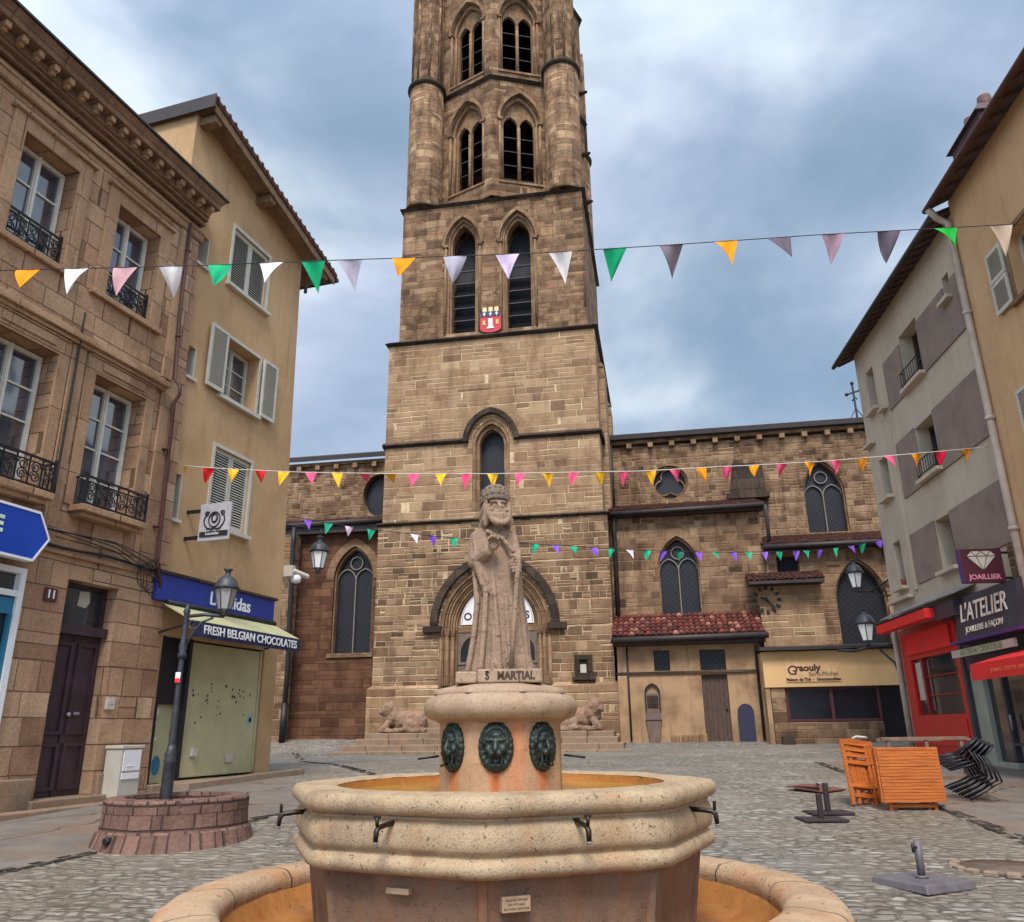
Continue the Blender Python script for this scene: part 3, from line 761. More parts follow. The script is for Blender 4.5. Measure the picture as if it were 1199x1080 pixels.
sg.build('panel', M['whitep'], banner); bn.build('border', plain('dark_red_line', S(120, 50, 50), .6), banner)
text('lettering', 'OSTENSIONS', .4, M['cable'], banner, TF(pcx-.02, ty-.05, 5.8), .004, sx=1.0, sp=1.12, bold=.008)
for s in (-1, 1):                                             # two arched door leaves with tracery heads
    d = MB(); x0, x1 = (pcx-ain, pcx-.06) if s < 0 else (pcx+.06, pcx+ain)
    cxx = (x0+x1)/2; aa = (x1-x0)/2
    d.prism(rect(x0, x1, 1.9, 5.2), ty, ty+.08, [arch(cxx, aa-.12, 4.1, 4.45, .62, 8)])
    d.box(x0+.02, x1-.02, ty-.05, ty-.002, 4.0, 4.08)
    for q in range(5): d.box(x0+.05+q*(x1-x0-.1)/5, x0+.05+(q+.8)*(x1-x0-.1)/5, ty-.025, ty-.002, 2.0, 3.95)
    leaf = d.build('door', M['church_door'], portal)
    g = MB(); g.prism(arch(cxx, aa-.1, 4.08, 4.45, .64, 8), ty+.04, ty+.06); g.build('pane', M['glass_dark'], leaf)
tr = MB(); tr.box(pcx-.06, pcx+.06, ty-.12, ty+.15, 1.9, 5.2); tr.build('trumeau', M['cut'], portal, .02)
# niche with a pale notice at the portal's right
nm = MB(); nm.band(rect(3.05, 3.7, 3.42, 4.2) + [(3.05, 3.42)], rect(3.22, 3.53, 3.55, 4.02) + [(3.22, 3.55)], -.1, .05)
nm.box(3.22, 3.53, -.01, .03, 3.55, 4.02)
nm.box(2.95, 3.8, -.2, .05, 3.3, 3.418); nich = nm.build('niche', M['cut_dark'], CH, .01)
g = MB(); g.box(3.25, 3.47, -.04, -.012, 3.56, 3.86); g.build('notice', M['cab'], nich)
# steps up to the portal
st = MB()
for k, (u0, u1, yy, z0_, z1_) in enumerate(((-5.15, 5.05, -2.75, .5, .99), (-4.85, 4.8, -2.35, .9, 1.18), (-4.55, 4.6, -1.95, 1.1, 1.38), (-4.35, 4.45, -1.55, 1.3, 1.57))):
    n = 9; x = u0; rr = random.Random(k)
    ws = [rr.uniform(.7, 1.3) for _ in range(n)]; tot = sum(ws)
    for w in ws:
        xx = x + (u1-u0)*w/tot
        st.box(x+.006, xx-.006, yy-rr.uniform(0, .05), -.17, z0_, z1_-rr.uniform(0, .02)); x = xx
for ya, zb in ((-1.1, 1.72), (-.75, 1.9)): st.box(-2.6, 2.7, ya, 1.1, 1.4, zb)
sto = st.build('steps', M['step'], CH, .03)
# worn lions couched beside the steps
def lion(mb, s):
    def B(c, r): mb.ball((c[0]*s, c[1], c[2]), r, 14, 10)
    B((0, 0, .38), (.62, .3, .32)); B((-.5, -.05, .52), (.33, .3, .34)); B((-.62, -.18, .72), (.24, .24, .25)); B((-.8, -.24, .64), (.13, .13, .11))
    B((.45, 0, .36), (.36, .32, .34)); B((.28, -.27, .2), (.3, .14, .2))
    mb.cap((-.5*s, -.2, .35), (-.75*s, -.38, .08), .13, .1); mb.cap((-.4*s, .15, .3), (-.72*s, .1, .08), .12, .1)
    mb.cap((.3*s, -.3, .12), (.02*s, -.4, .07), .1, .09); mb.cap((.72*s, .1, .2), (.5*s, -.34, .08), .07, .05)
    for k in range(9):
        t = k/9*2*PI; B((-.5+.12*math.cos(t), -.14+.1*math.sin(2*t), .6+.22*math.sin(t)), (.12, .11, .12))
    B((-.62, -.36, .83), (.07, .06, .06)); B((-.5, -.1, .95), (.07, .06, .08)); B((-.74, -.1, .92), (.06, .06, .07))
    mb.box(-.85, .85, -.42, .36, 0, .1)
CLT = bpy.data.textures.new('worn_stone', 'CLOUDS'); CLT.noise_scale = .16; CLT.noise_depth = 2
def worn(o, st):
    d = o.modifiers.new('wear', 'DISPLACE'); d.texture = CLT; d.strength = st; d.mid_level = .5
for s, u, z, lb in ((1, -3.05, 1.58, 'worn pinkish granite lion couched left of the church steps'), (-1, 3.2, 1.58, 'worn pinkish granite lion couched right of the church steps')):
    mb = MB(); lion(mb, s); o = mb.build('stone_lion', M['lion_stone'])
    remesh(o, .03, 3); worn(o, .09); o.matrix_world = TF_.M @ Matrix.Translation((u, -.95, z)) @ Matrix.Diagonal((1.0, 1, 1.08, 1)); tag(o, lb, 'lion statue', 'stone lions at the portal')
# ------------------------------------------------------------------ belfry: octagon with an edge to the front, round corner turrets
OC = Vector((-.05, 4.35)); OR = 4.12
def octv(k, r=OR): t = -PI/2 + k*PI/4; return (OC.x + r*math.cos(t), OC.y + r*math.sin(t))
base = MB(); base.hexa([(-4.18, .24, 24.7), (4.06, .24, 24.7), (4.06, 8.58, 24.7), (-4.18, 8.58, 24.7)], [(-4.0, .5, 24.95), (3.9, .5, 24.95), (3.9, 8.4, 24.95), (-4.0, 8.4, 24.95)])
base.build('belfry_base', M['cut_dark'], CH)
def belfry(z0, z1, wz0, wzs, wh, mat):
    for k in range(8):
        a, b = Vector(octv(k)), Vector(octv(k+1)); L = (b-a).length; d = (b-a)/L
        T = Matrix(((d.x, -d.y, 0, a.x), (d.y, d.x, 0, a.y), (0, 0, 1, 0), (0, 0, 0, 1)))
        near = k in (0, 7)
        mb = MB(); mb.T = T; c = 1.42 if k == 0 else L-1.42
        if near:
            mb.prism(rect(0, L, z0, z1), 0, .9, [arch(c, .95, wz0, wzs, wh, 10)])
        else: mb.prism(rect(0, L, z0, z1), 0, .9)
        w = mb.build('belfry_wall', mat, CH)
        if near:
            f = MB(); f.T = T
            f.band(arch(c, .951, wz0, wzs, wh, 10), arch(c, .82, wz0, wzs, wh*.86, 10), .16, .6)
            f.prism(arch(c, .82, wz0, wzs, wh*.86, 10), .34, .5, [arch(c-.4, .345, wz0+.06, wzs-.1, .55, 7), arch(c+.4, .345, wz0+.06, wzs-.1, .55, 7)])
            f.band(arch(c, 1.12, None, wzs, wh*1.16, 10), arch(c, .98, None, wzs, wh*1.02, 10), -.1, .1)
            for s in (-1, 1):
                f.tube([(c+s*.98, .02, wz0), (c+s*.98, .02, wzs-.1)], .07, 8); f.box(c+s*.98-.1, c+s*.98+.1, -.1, .12, wzs-.1, wzs+.02)
                f.tube([(c+s*.84, .2, wz0), (c+s*.84, .2, wzs-.1)], .055, 8)
            f.tube([(c, .3, wz0+.05), (c, .3, wzs-.2)], .08, 8)
            f.box(c-1.05, c+1.05, -.06, .4, wz0-.1, wz0+.02)
            win = f.build('belfry_window', M['cut'], CH)
            lv = MB(); lv.T = T; z = wz0+.6
            while z < wzs+.1:
                for s in (-1, 1):
                    lv.hexa([(c+s*.4-.36, .56, z-.05), (c+s*.4+.36, .56, z-.05), (c+s*.4+.36, .72, z+.05), (c+s*.4-.36, .72, z+.05)],
                            [(c+s*.4-.36, .56, z-.02), (c+s*.4+.36, .56, z-.02), (c+s*.4+.36, .72, z+.08), (c+s*.4-.36, .72, z+.08)])
                z += .8
            lv.build('louvre', M['louvre'], win)
belfry(24.9, 31.55, 25.75, 29.3, 1.55, M['belfry'])
belfry(31.8, 38.6, 32.2, 35.6, 1.55, M['belfry'])
for zz in (31.55, 38.6):
    mb = MB()
    for r0, r1, za, zb in ((OR+.02, OR+.2, zz, zz+.12), (OR+.2, OR+.02, zz+.121, zz+.26)):
        mb.hexa([(*octv(k, r0), za) for k in range(8)], [(*octv(k, r1), zb) for k in range(8)])
    mb.build('string_course', M['cut_dark'], CH)
for k, (cx, cy) in enumerate(((-3.47, 1.0), (3.27, 1.0), (-3.47, 7.7), (3.27, 7.7))):
    mb = MB(); r = .84
    mb.lathe([(r+.1, 24.8), (r, 25.1), (r, 31.85)], 24, (cx, cy)); mb.lathe([(r-.1, 32.15), (r-.12, 39.4)], 8, (cx, cy), PI/8, sm=False)
    for q in range(8):
        t = PI/8+q*PI/4; mb.tube([(cx+(r-.1)*math.cos(t), cy+(r-.1)*math.sin(t), 32.15), (cx+(r-.1)*math.cos(t), cy+(r-.1)*math.sin(t), 39.4)], .07, 6)
    tu = mb.build('corner_turret', M['belfry'], CH)
    rg = MB(); rg.lathe([(r, 31.85), (r+.12, 31.95), (r+.12, 32.05), (r-.1, 32.18)], 24, (cx, cy)); rg.build('turret_ring', M['cut_dark'], tu)
# little gargoyles on the right flank
for z in (26.6, 29.5, 33.4): mb = MB(); mb.cap((4.05, 4.0, z), (4.3, 4.0, z+.05), .14, .08); mb.build('gargoyle', M['cut_dark'], CH)
# ------------------------------------------------------------------ CHURCH: nave, aisles and lean-tos
def eave(name, u0, u1, y, z0, z1, back, out=.3, rise=.9, mat=None):
    """roof edge: slab with a slope going back"""
    mb = MB()
    mb.hexa([(u0, y-out, z0), (u1, y-out, z0), (u1, y+back, z0+rise), (u0, y+back, z0+rise)],
            [(u0, y-out, z1), (u1, y-out, z1), (u1, y+back, z1+rise), (u0, y+back, z1+rise)])
    return mb.build(name, mat or M['slate'], CH)
def tiled(name, u0, u1, ya, za, yb, zb, mat, parent=CH, pw=.2, rl=.34):
    """roof of half round tiles between the eave (ya,za) and the top (yb,zb)"""
    mb = MB(); n = max(1, round((u1-u0)/pw)); pw = (u1-u0)/n
    L = math.hypot(yb-ya, zb-za); m = max(1, round(L/rl)); dy, dz = (yb-ya)/m, (zb-za)/m
    ny, nz = -(zb-za)/L, (yb-ya)/L
    mb.quadp((u0, ya, za), (u1, ya, za), (u1, yb, zb), (u0, yb, zb), uv=[(n+.5, .5)]*4)
    rr = random.Random(3)
    for i in range(n):
        for j in range(m):
            cx = u0 + (i+.5)*pw + rr.uniform(-.012, .012); lift = .028 + rr.uniform(0, .014); sl = rr.uniform(-.02, .02)
            P = []; r0, r1 = pw*.5, pw*.42
            for q, (r, t, up) in enumerate(((r0, -.08, lift+.022), (r1, 1.0, lift-.01))):
                yy, z = ya + dy*(j+t), za + dz*(j+t)
                row = []
                for s in range(6):
                    th = PI*s/5; h = r*.62*math.sin(th) + up
                    row.append(mb.add((cx + sl*q - r*math.cos(th), yy + ny*h, z + nz*h)))
                P.append(row)
            for s in range(5): mb.face([P[0][s], P[0][s+1], P[1][s+1], P[1][s]], 0, [(i+.5, j+.5)]*4, True)
            mb.face([P[0][s] for s in range(6)], 0, [(i+.5, j+.5)]*6)
    return mb.build(name, mat, parent)
def tracery(mb, cx, a, z0, zs, h, y, w=.04, d=.1):
    """two lights under a small ring"""
    mb.box(cx-w/2, cx+w/2, y, y+d, z0, zs+.02)
    for s in (-1, 1):
        c = cx+s*a/2
        mb.band(arch(c, a/2+w*.3, None, zs-.02, a*.62, 7), arch(c, a/2-w*.7, None, zs-.02, a*.62-w, 7), y, y+d)
    cz = zs + h*.55; r = min(a*.36, h*.28)
    n = 14
    mb.band([(cx+r*math.cos(2*PI*k/n), cz+r*math.sin(2*PI*k/n)) for k in range(n+1)],
            [(cx+(r-w)*math.cos(2*PI*k/n), cz+(r-w)*math.sin(2*PI*k/n)) for k in range(n+1)], y, y+d)
def gothic(parent, cx, a, z0, zs, h, y, trac=True, frame_mat=None):
    f = MB()
    f.band(arch(cx, a+.001, z0, zs, h, 10), arch(cx, a-.06, z0, zs, h*(a-.06)/a, 10), y+.12, y+.5)
    f.box(cx-a-.12, cx+a+.12, y-.08, y+.4, z0-.16, z0-.002)
    w = f.build('window', frame_mat or M['cut'], parent)
    g = MB(); g.prism(arch(cx, a-.06, z0, zs, h, 10), y+.38, y+.44); g.build('pane', M['glass_dark'], w)
    if trac: t = MB(); tracery(t, cx, a-.06, z0, zs, h*(a-.06)/a, y+.28); t.build('tracery', M['lead'], w)
    return w
def wall(name, u0, u1, y, z0, z1, mat, holes=(), th=.55, back=None):
    mb = MB(); mb.prism(rect(u0, u1, z0, z1), y, y+th, holes)
    if back: mb.box(u0, u1, y+th+.002, y+back, z0, z1)
    return mb.build(name, mat, CH)
NY = 3.5
tre = [(7.05+.78*math.cos(t), 11.62+.78*math.sin(t)) for t in [2*PI*k/20 for k in range(20)]]
wall('nave_wall', 4.1, 17.5, NY, .5, 13.35, M['nave'], [tre, arch(13.28, .82, 9.1, 10.75, 1.5, 10)], .55, 6)
gothic(CH, 13.28, .82, 9.1, 10.75, 1.5, NY)
f = MB(); n = 20                                                # trefoil window
f.band([(7.05+.781*math.cos(2*PI*k/n), 11.62+.781*math.sin(2*PI*k/n)) for k in range(n+1)], [(7.05+.68*math.cos(2*PI*k/n), 11.62+.68*math.sin(2*PI*k/n)) for k in range(n+1)], NY+.1, NY+.45)
for q in range(3):
    t0 = PI/2+2*PI*q/3; c = (7.05+.33*math.cos(t0), 11.62+.33*math.sin(t0))
    P = [t0-1.9+3.8*k/10 for k in range(11)]
    f.band([(c[0]+.37*math.cos(t), c[1]+.37*math.sin(t)) for t in P], [(c[0]+.31*math.cos(t), c[1]+.31*math.sin(t)) for t in P], NY+.22, NY+.36)
w = f.build('window', M['cut'], CH)
g = MB(); g.prism([(7.05+.74*math.cos(2*PI*k/n), 11.62+.74*math.sin(2*PI*k/n)) for k in range(n)], NY+.36, NY+.42); g.build('pane', M['glass_dark'], w)
wall('nave_wall', -14, -4.3, NY, .5, 13.45, M['nave'], [[(-6.0+.78*math.cos(2*PI*k/20), 11.9+1.0*math.sin(2*PI*k/20)) for k in range(20)]], .55, 6)
g = MB(); g.box(-6.9, -5.1, NY+.4, NY+.45, 10.8, 13.0); g.build('window', M['glass_dark'], CH)
for a, b in ((4.1, 17.5), (-14, -4.6)):
    mb = MB()
    mb.box(a, b, NY-.1, NY+.3, 13.46, 13.62)
    k = 0; x = a+.4
    while x < b-.2:
        mb.box(x-.11, x+.11, NY-.24, NY+.1, 13.22, 13.458); x += .92
    mb.build('corbel_table', M['cut'], CH, .015)
    eave('nave_roof', a, b, NY, 13.62, 13.84, 5, .36, 1.0 if a > 0 else 2.0)
pt = MB(); pt.prism([(9.5, 10.85), (10.95, 10.85), (10.9, 12.1), (9.7, 12.2)], NY-.35, NY-.005); pt.box(9.35, 11.05, NY-.5, NY-.003, 10.62, 10.845)
pt.build('buttress_stump', M['cut_dark'], CH)
# right aisle
AY = 1.0
wall('aisle_wall', 4.52, 10.28, AY, .5, 9.62, M['aisle'], [arch(7.08, .78, 5.42, 7.45, 1.25, 10)], .55, 2.4)
gothic(CH, 7.08, .78, 5.42, 7.45, 1.25, AY)
mb = MB(); mb.band(arch(7.08, 1.12, None, 7.45, 1.6, 10), arch(7.08, .8, None, 7.45, 1.26, 10), AY-.02, AY+.2); mb.build('arch_ring', M['cut'], CH)
tiled('aisle_roof', 4.5, 10.42, AY-.35, 9.72, NY, 10.62, M['tile_dark'])
mb = MB(); mb.tube([(4.5, AY-.42, 9.62), (10.45, AY-.42, 9.66)], .1, 8); mb.box(4.5, 10.4, AY-.34, AY, 9.5, 9.62); mb.build('gutter', M['gutter'], CH)
mb = MB(); mb.tube([(4.72, AY-.3, 9.6), (4.7, AY-.12, 9.0), (4.68, AY-.1, 4.7)], .09, 8); mb.build('downpipe', M['gutter'], CH)
mb = MB(); mb.tube([(4.6, NY-.15, 13.4), (4.6, NY-.15, 10.6)], .09, 8); mb.build('downpipe', M['gutter'], CH)
# lean-to house under the aisle window
LY = -.3
LH = thing('lean_to_house', 'low rendered lean-to with a red tiled roof and brown plank door against the church', 'lean-to', TF_, (7, LY, 1.25))
mb = MB(); mb.prism(rect(4.62, 9.62, .8, 4.42), LY, LY+.3, [rect(5.92, 6.48, 3.54, 4.26), rect(7.53, 8.42, 1.1, 3.38), rect(7.53, 8.42, 3.53, 4.24)])
mb.box(4.62, 9.62, LY+.302, AY-.002, .8, 4.4); mb.build('wall', M['lean'], LH)
mb = MB(); mb.hexa([(4.58, LY-.07, 3.44), (9.66, LY-.07, 3.44), (9.66, LY+.02, 3.44), (4.58, LY+.02, 3.44)], [(4.58, LY-.03, 3.52), (9.66, LY-.03, 3.52), (9.66, LY+.02, 3.52), (4.58, LY+.02, 3.52)]); mb.build('ledge', M['cut_dark'], LH)
mb = MB(); mb.box(4.6, 4.95, LY-.06, LY-.002, .8, 3.4); mb.build('corner_pier', M['lean'], LH, .03)
rr = random.Random(5)
for x in (6.35, 6.7, 7.02, 7.3): mb = MB(); mb.box(x, x+.28, LY-.12, LY-.002, .9, 1.36+rr.uniform(-.08, .06)); mb.build('base_stone', M['cut'], LH, .05)
for u0, u1, z0, z1 in ((5.92, 6.48, 3.54, 4.26), (7.53, 8.42, 3.53, 4.24)):
    f = MB(); f.box(u0, u1, LY+.14, LY+.2, z0, z1); f.build('window', M['glass_dark'], LH)
d = MB()
for k in range(6): d.box(7.53+.148*k+.004, 7.53+.148*(k+1)-.004, LY+.12, LY+.17, 1.12, 3.38)
d.box(7.6, 8.35, LY+.17, LY+.2, 1.3, 1.5); dd = d.build('door', M['brown_door'], LH)
hd = MB(); hd.ball((8.32, LY+.09, 2.2), .04, 8, 6); hd.build('handle', M['iron'], dd)
tiled('roof', 4.5, 9.82, LY-.45, 4.72, AY-.02, 5.66, M['tile'], LH)
mb = MB(); mb.tube([(4.45, LY-.52, 4.6), (9.9, LY-.52, 4.64)], .11, 8); mb.box(4.5, 9.8, LY-.42, LY, 4.43, 4.7); mb.build('gutter', M['gutter'], LH)
mb = MB(); mb.tube([(9.5, LY-.5, 4.55), (9.46, LY-.12, 4.2), (9.46, LY-.1, 1.2)], .05, 8); mb.build('downpipe', M['gutter'], LH)
mb = MB(); mb.tube([(4.98, LY-.08, 4.4), (4.98, LY-.08, 1.2)], .035, 6); mb.build('cable', M['cable'], LH)
# memorial niche and dark half-door on the lean-to
mp = thing('wall_fountain', 'narrow dark stone wall fountain under a black arched hoop on the lean-to', 'wall fountain', TF_, (5.78, LY, 1.25))
mb = MB(); mb.box(5.55, 6.03, LY-.1, LY-.002, 1.9, 2.78); mb.hexa([(5.62, LY-.14, 1.1), (5.96, LY-.14, 1.1), (5.96, LY-.002, 1.1), (5.62, LY-.002, 1.1)], [(5.53, LY-.14, 1.88), (6.05, LY-.14, 1.88), (6.05, LY-.002, 1.88), (5.53, LY-.002, 1.88)])
mb.build('pillar', plain('dark_pillar_stone', S(108, 88, 76), .8, 0, .2, 5), mp, .015)
mb = MB(); mb.band(arch(5.79, .27, 2.2, 2.8, .32, 8), arch(5.79, .22, 2.2, 2.8, .27, 8), LY-.1, LY-.004); mb.build('hoop', M['iron'], mp)
mb = MB(); mb.box(5.6, 5.98, LY-.13, LY-.102, 2.3, 2.7); mb.build('face_plate', M['cut_dark'], mp); mb = MB(); mb.box(5.5, 6.07, LY-.17, LY-.002, 1.882, 1.95); mb.build('basin_plate', plain('grey_basin_stone', S(96, 82, 84), .6), mp)
mb = MB(); mb.prism(arch(8.92, .27, 1.05, 2.1, .28, 6), LY-.12, LY-.04); o = mb.build('dark_shutter_board', M['blue'], None, 0, TF_, True)
o.data.materials[0] = plain('midnight_blue_board', S(38, 38, 62), .6)
tag(o, 'dark blue round-topped board leaning on the lean-to wall beside the plank door', 'board')
# clock wall, chapel with its big window
CY = .35
wall('aisle_wall', 9.86, 12.05, CY, .5, 6.5, M['tower_mid'], (), .6, 2)
tiled('aisle_roof', 9.5, 12.15, CY-.55, 6.62, CY+.6, 7.05, M['tile_dark'])
mb = MB(); mb.box(9.5, 12.1, CY-.6, CY, 6.5, 6.61); mb.build('gutter', M['gutter'], CH)
PY = .9
wall('chapel_wall', 10.3, 15.6, PY, .5, 7.9, M['aisle'], [arch(13.52, .9, 4.3, 6.0, 1.5, 10), rect(10.7, 11.5, 7.1, 7.7)], .55, 2.6)
gothic(CH, 13.52, .9, 4.3, 6.0, 1.5, PY, False)
g = MB(); g.box(10.66, 11.54, PY+.4, PY+.45, 7.05, 7.75); g.build('window', M['dark'], CH)
tiled('chapel_roof', 10.2, 15.7, PY-.4, 8.06, NY, 8.98, M['tile_dark'])
mb = MB(); mb.tube([(10.2, PY-.48, 7.98), (15.7, PY-.48, 7.98)], .1, 8); mb.box(10.25, 15.6, PY-.38, PY, 7.88, 8.03); mb.build('gutter', M['gutter'], CH)
mb = MB(); mb.tube([(10.45, AY-.6, 9.6), (10.5, PY-.2, 8.9), (10.5, PY-.2, 8.0)], .07, 8); mb.build('downpipe', M['gutter'], CH)
ck = thing('wall_clock', 'clock of loose dark hour marks and two hands fixed straight on the church wall', 'clock', TF_, (10.12, CY, 5.5))
mb = MB(); c = (10.12, 6.0)
for k in range(12):
    t = 2*PI*k/12; r = .44
    mb.T = Matrix.Translation((c[0]+r*math.sin(t), CY-.02, c[1]+r*math.cos(t))) @ Matrix.Rotation(t, 4, 'Y')
    mb.box(-.045, .045, -.015, .015, -.075, .075)
mb.T = None; mb.build('hour_marks', M['iron'], ck)
for t, l in ((2.45, .38), (5.2, .24)):
    mb = MB(); mb.bar((c[0]-.06*math.sin(t), CY-.04, c[1]-.06*math.cos(t)), (c[0]+l*math.sin(t), CY-.04, c[1]+l*math.cos(t)), .03, .06); mb.build('hand', M['iron'], ck)
mb = MB(); mb.tube([(c[0], CY-.06, c[1]), (c[0], CY, c[1])], .05, 8); mb.build('hub', M['iron'], ck)
# left aisle, rust stained below its window
BY = 1.0
wall('aisle_wall', -10.5, -4.6, BY, .5, 9.7, M['aisle_red'], [arch(-6.06, .85, 4.6, 7.6, 1.35, 10)], .55, 2.4)
gothic(CH, -6.06, .85, 4.6, 7.6, 1.35, BY)
mb = MB(); mb.band(arch(-6.06, 1.18, None, 7.6, 1.7, 10), arch(-6.06, .87, None, 7.6, 1.37, 10), BY-.02, BY+.2); mb.build('arch_ring', M['cut'], CH)
tiled('aisle_roof', -10.6, -4.62, BY-.4, 9.98, NY, 10.75, M['tile_dark'])
mb = MB(); mb.tube([(-10.6, BY-.48, 9.86), (-4.6, BY-.48, 9.9)], .12, 8); mb.box(-10.5, -4.7, BY-.4, BY, 9.5, 9.95); mb.build('gutter', M['gutter'], CH)
wall('aisle_wall', -10.4, -8.35, .2, .5, 9.4, M['aisle'], (), .5)
mb = MB(); mb.tube([(-8.36, .0, 9.7), (-8.36, .0, 9.0), (-8.2, .0, 4.0), (-8.2, .0, 1.2)], .1, 8); mb.tube([(-8.2, -.02, 2.7), (-8.2, -.02, 1.2)], .13, 8); mb.build('downpipe', M['iron'], CH)
# iron cross on the nave roof
mb = MB(); mb.bar((0, 0, 0), (0, 0, 1.55), .07); mb.bar((-.28, 0, 1.05), (.28, 0, 1.2), .06)
for p in ((-.28, 1.05), (.28, 1.2), (0, 1.55)): mb.ball((p[0], 0, p[1]), .08, 8, 6)
mb.bar((-.3, 0, -.1), (0, 0, .4), .03); mb.bar((.3, 0, -.1), (0, 0, .4), .03)
mb.tube([(-.1, 0, .75), (.05, 0, .9), (.12, 0, .8)], .03, 5)
o = mb.build('iron_cross', M['iron']); o.matrix_world = TF_.M @ Matrix.Translation((15.0, NY-.1, 13.95)); tag(o, 'small black iron cross standing on the church roof', 'cross')
# coat of arms on the tower
sh = thing('coat_of_arms', 'small red and blue painted town shield fixed between the tower lancets', 'shield', TF_, (-.07, .1, 17.8))
def shield(a, z0, z1): 
    P = [(-a, z1), (-a, z0+(z1-z0)*.2)]; P += [(-a*math.cos(t)*1.0, z0+(z1-z0)*.2-(z1-z0)*.2*math.sin(t)) for t in [PI*k/8 for k in range(1, 8)]] + [(a, z0+(z1-z0)*.2), (a, z1)]
    return [(x-.07, z) for x, z in P][::-1]
mb = MB(); mb.prism(shield(.46, 17.8, 18.72), .06, .16); mb.build('field', plain('shield_red', S(186, 34, 44), .5), sh)
mb = MB(); mb.box(-.51, .37, .045, .16, 18.55, 18.8); mb.build('chief', plain('shield_navy', S(38, 28, 64), .5), sh)
mb = MB()
for x in (-.34, -.07, .2): mb.box(x-.02, x+.02, .03, .044, 18.58, 18.77); mb.box(x-.06, x+.06, .03, .0435, 18.66, 18.71)
mb.build('crosslets', M['whitep'], sh)
mb = MB(); mb.hexa([(-.24, .03, 17.98), (.1, .03, 17.98), (.1, .06, 17.98), (-.24, .06, 17.98)], [(-.17, .03, 18.1), (.03, .03, 18.1), (.03, .06, 18.1), (-.17, .06, 18.1)]); mb.box(-.16, .02, .03, .06, 18.1, 18.46); mb.build('tower_charge', M['whitep'], sh)
mb = MB()
for x in (-.36, .22): mb.box(x-.05, x+.06, .04, .062, 18.16, 18.38)
mb.build('letters', plain('shield_gold', S(236, 170, 90), .5), sh)
mb = MB()
for x in (-.33, -.07, .19): mb.box(x-.09, x+.09, .06, .16, 18.8, 18.95); [mb.box(x+q-.025, x+q+.025, .06, .16, 18.951, 19.02) for q in (-.06, 0, .06)]
mb.build('crown', plain('shield_crown', S(224, 200, 150), .5), sh)
# yellow-fronted shop under the chapel
SY = -1.2
YS = thing('yellow_shopfront', 'low shop with a yellow fascia, dark windows and stone sill in front of the chapel', 'shop', TF_, (12, SY, 1.2))
mb = MB(); mb.box(9.72, 10.18, SY, SY+.4, .8, 2.86); mb.box(10.182, 13.15, SY+.02, SY+.4, .8, 1.74); mb.build('stone_wall', M['aisle'], YS, .02)
mb = MB(); mb.box(9.55, 15.0, SY-.06, SY+.5, 2.86, 4.02); mb.build('fascia', M['yellow'], YS)
mb = MB(); mb.box(9.55, 9.7, SY-.02, SY+.5, .8, 2.86); mb.box(9.5, 15, SY+.5, PY-.002, .8, 4.0); mb.build('wall', M['lean'], YS)
mb = MB(); mb.prism(rect(10.2, 13.16, 1.76, 2.84), SY+.1, SY+.2, [rect(10.28, 11.6, 1.84, 2.78), rect(11.7, 13.08, 1.84, 2.78)]); wf = mb.build('window', plain('plum_window_frame', S(84, 36, 42), .6), YS)
mb = MB(); mb.box(10.25, 13.1, SY+.15, SY+.17, 1.8, 2.8); mb.build('pane', M['glass_plain'], wf)
mb = MB(); mb.box(13.17, 14.9, SY+.2, SY+.28, .8, 2.85); mb.build('door', M['glass_plain'], YS)
mb = MB(); mb.hexa([(9.45, SY-.35, 4.04), (15.05, SY-.35, 4.04), (15.05, PY, 4.3), (9.45, PY, 4.3)], [(9.45, SY-.35, 4.14), (15.05, SY-.35, 4.14), (15.05, PY, 4.4), (9.45, PY, 4.4)]); mb.build('roof', M['gutter'], YS)
mb = MB(); mb.box(9.9, 10.3, SY-.3, SY-.004, .9, 1.34); mb.build('kerb_stone', M['cut_dark'], YS, .03)
ys = thing('shop_sign', 'cream sign with brown old-style lettering on the yellow fascia', 'sign', TF_, (11.1, SY-.1, 3.02))
mb = MB(); mb.box(10.26, 12.0, SY-.09, SY-.062, 3.02, 3.64); mb.build('panel', plain('cream_sign', S(214, 170, 124), .6), ys)
ink = plain('brown_ink', S(66, 30, 22), .6)
text('lettering', 'G', .42, ink, ys, TF(10.47, SY-.094, 3.38), .003, bold=.006); text('lettering', 'raouly', .3, ink, ys, TF(10.98, SY-.094, 3.46), .003, bold=.012, sx=1.05)
text('lettering', 'Saint-Michel', .19, ink, ys, TF(11.45, SY-.094, 3.26), .003); text('lettering', 'Maison de Thé  -  Gourmandises', .13, ink, ys, TF(11.12, SY-.094, 3.09), .003, bold=.006)
# ------------------------------------------------------------------ LEFT: ashlar town house
SH = thing('stone_house', 'pinkish ashlar stone town house with bracketed cornice, tall white windows and iron balconies', 'house', LF, (-2.5, 0, .65))
U0 = -9.5
W2 = [(-6.62, -5.55), (-4.56, -3.53), (-2.65, -1.63)]; W1 = [(-6.55, -5.4), (-4.45, -3.3), (-2.56, -1.42)]
Z2, Z1 = (8.55, 10.3), (4.93, 7.14)
outline = [(U0, .2), (-.2, .2), (-.64, 11.6), (U0, 11.6)]
mb = MB(); mb.prism(outline, 0, .5, [rect(a, b, *Z2) for a, b in W2] + [rect(a, b, *Z1) for a, b in W1] + [rect(-2.42, -1.4, .5, 3.84), rect(-6.4, -3.2, 1.6, 3.84)])
mb.box(U0, -.6, .502, 8, .2, 11.6); mb.build('wall', M['ashlar'], SH)
def scroll(mb, cx, cz, r, y, s=1, rad_=.011):
    P = []
    for k in range(15):
        t = k/14*3.4*PI; q = r*(1-.75*k/14); P.append((cx + s*q*math.cos(t), y, cz + q*math.sin(t)))
    mb.tube(P, rad_, 5)
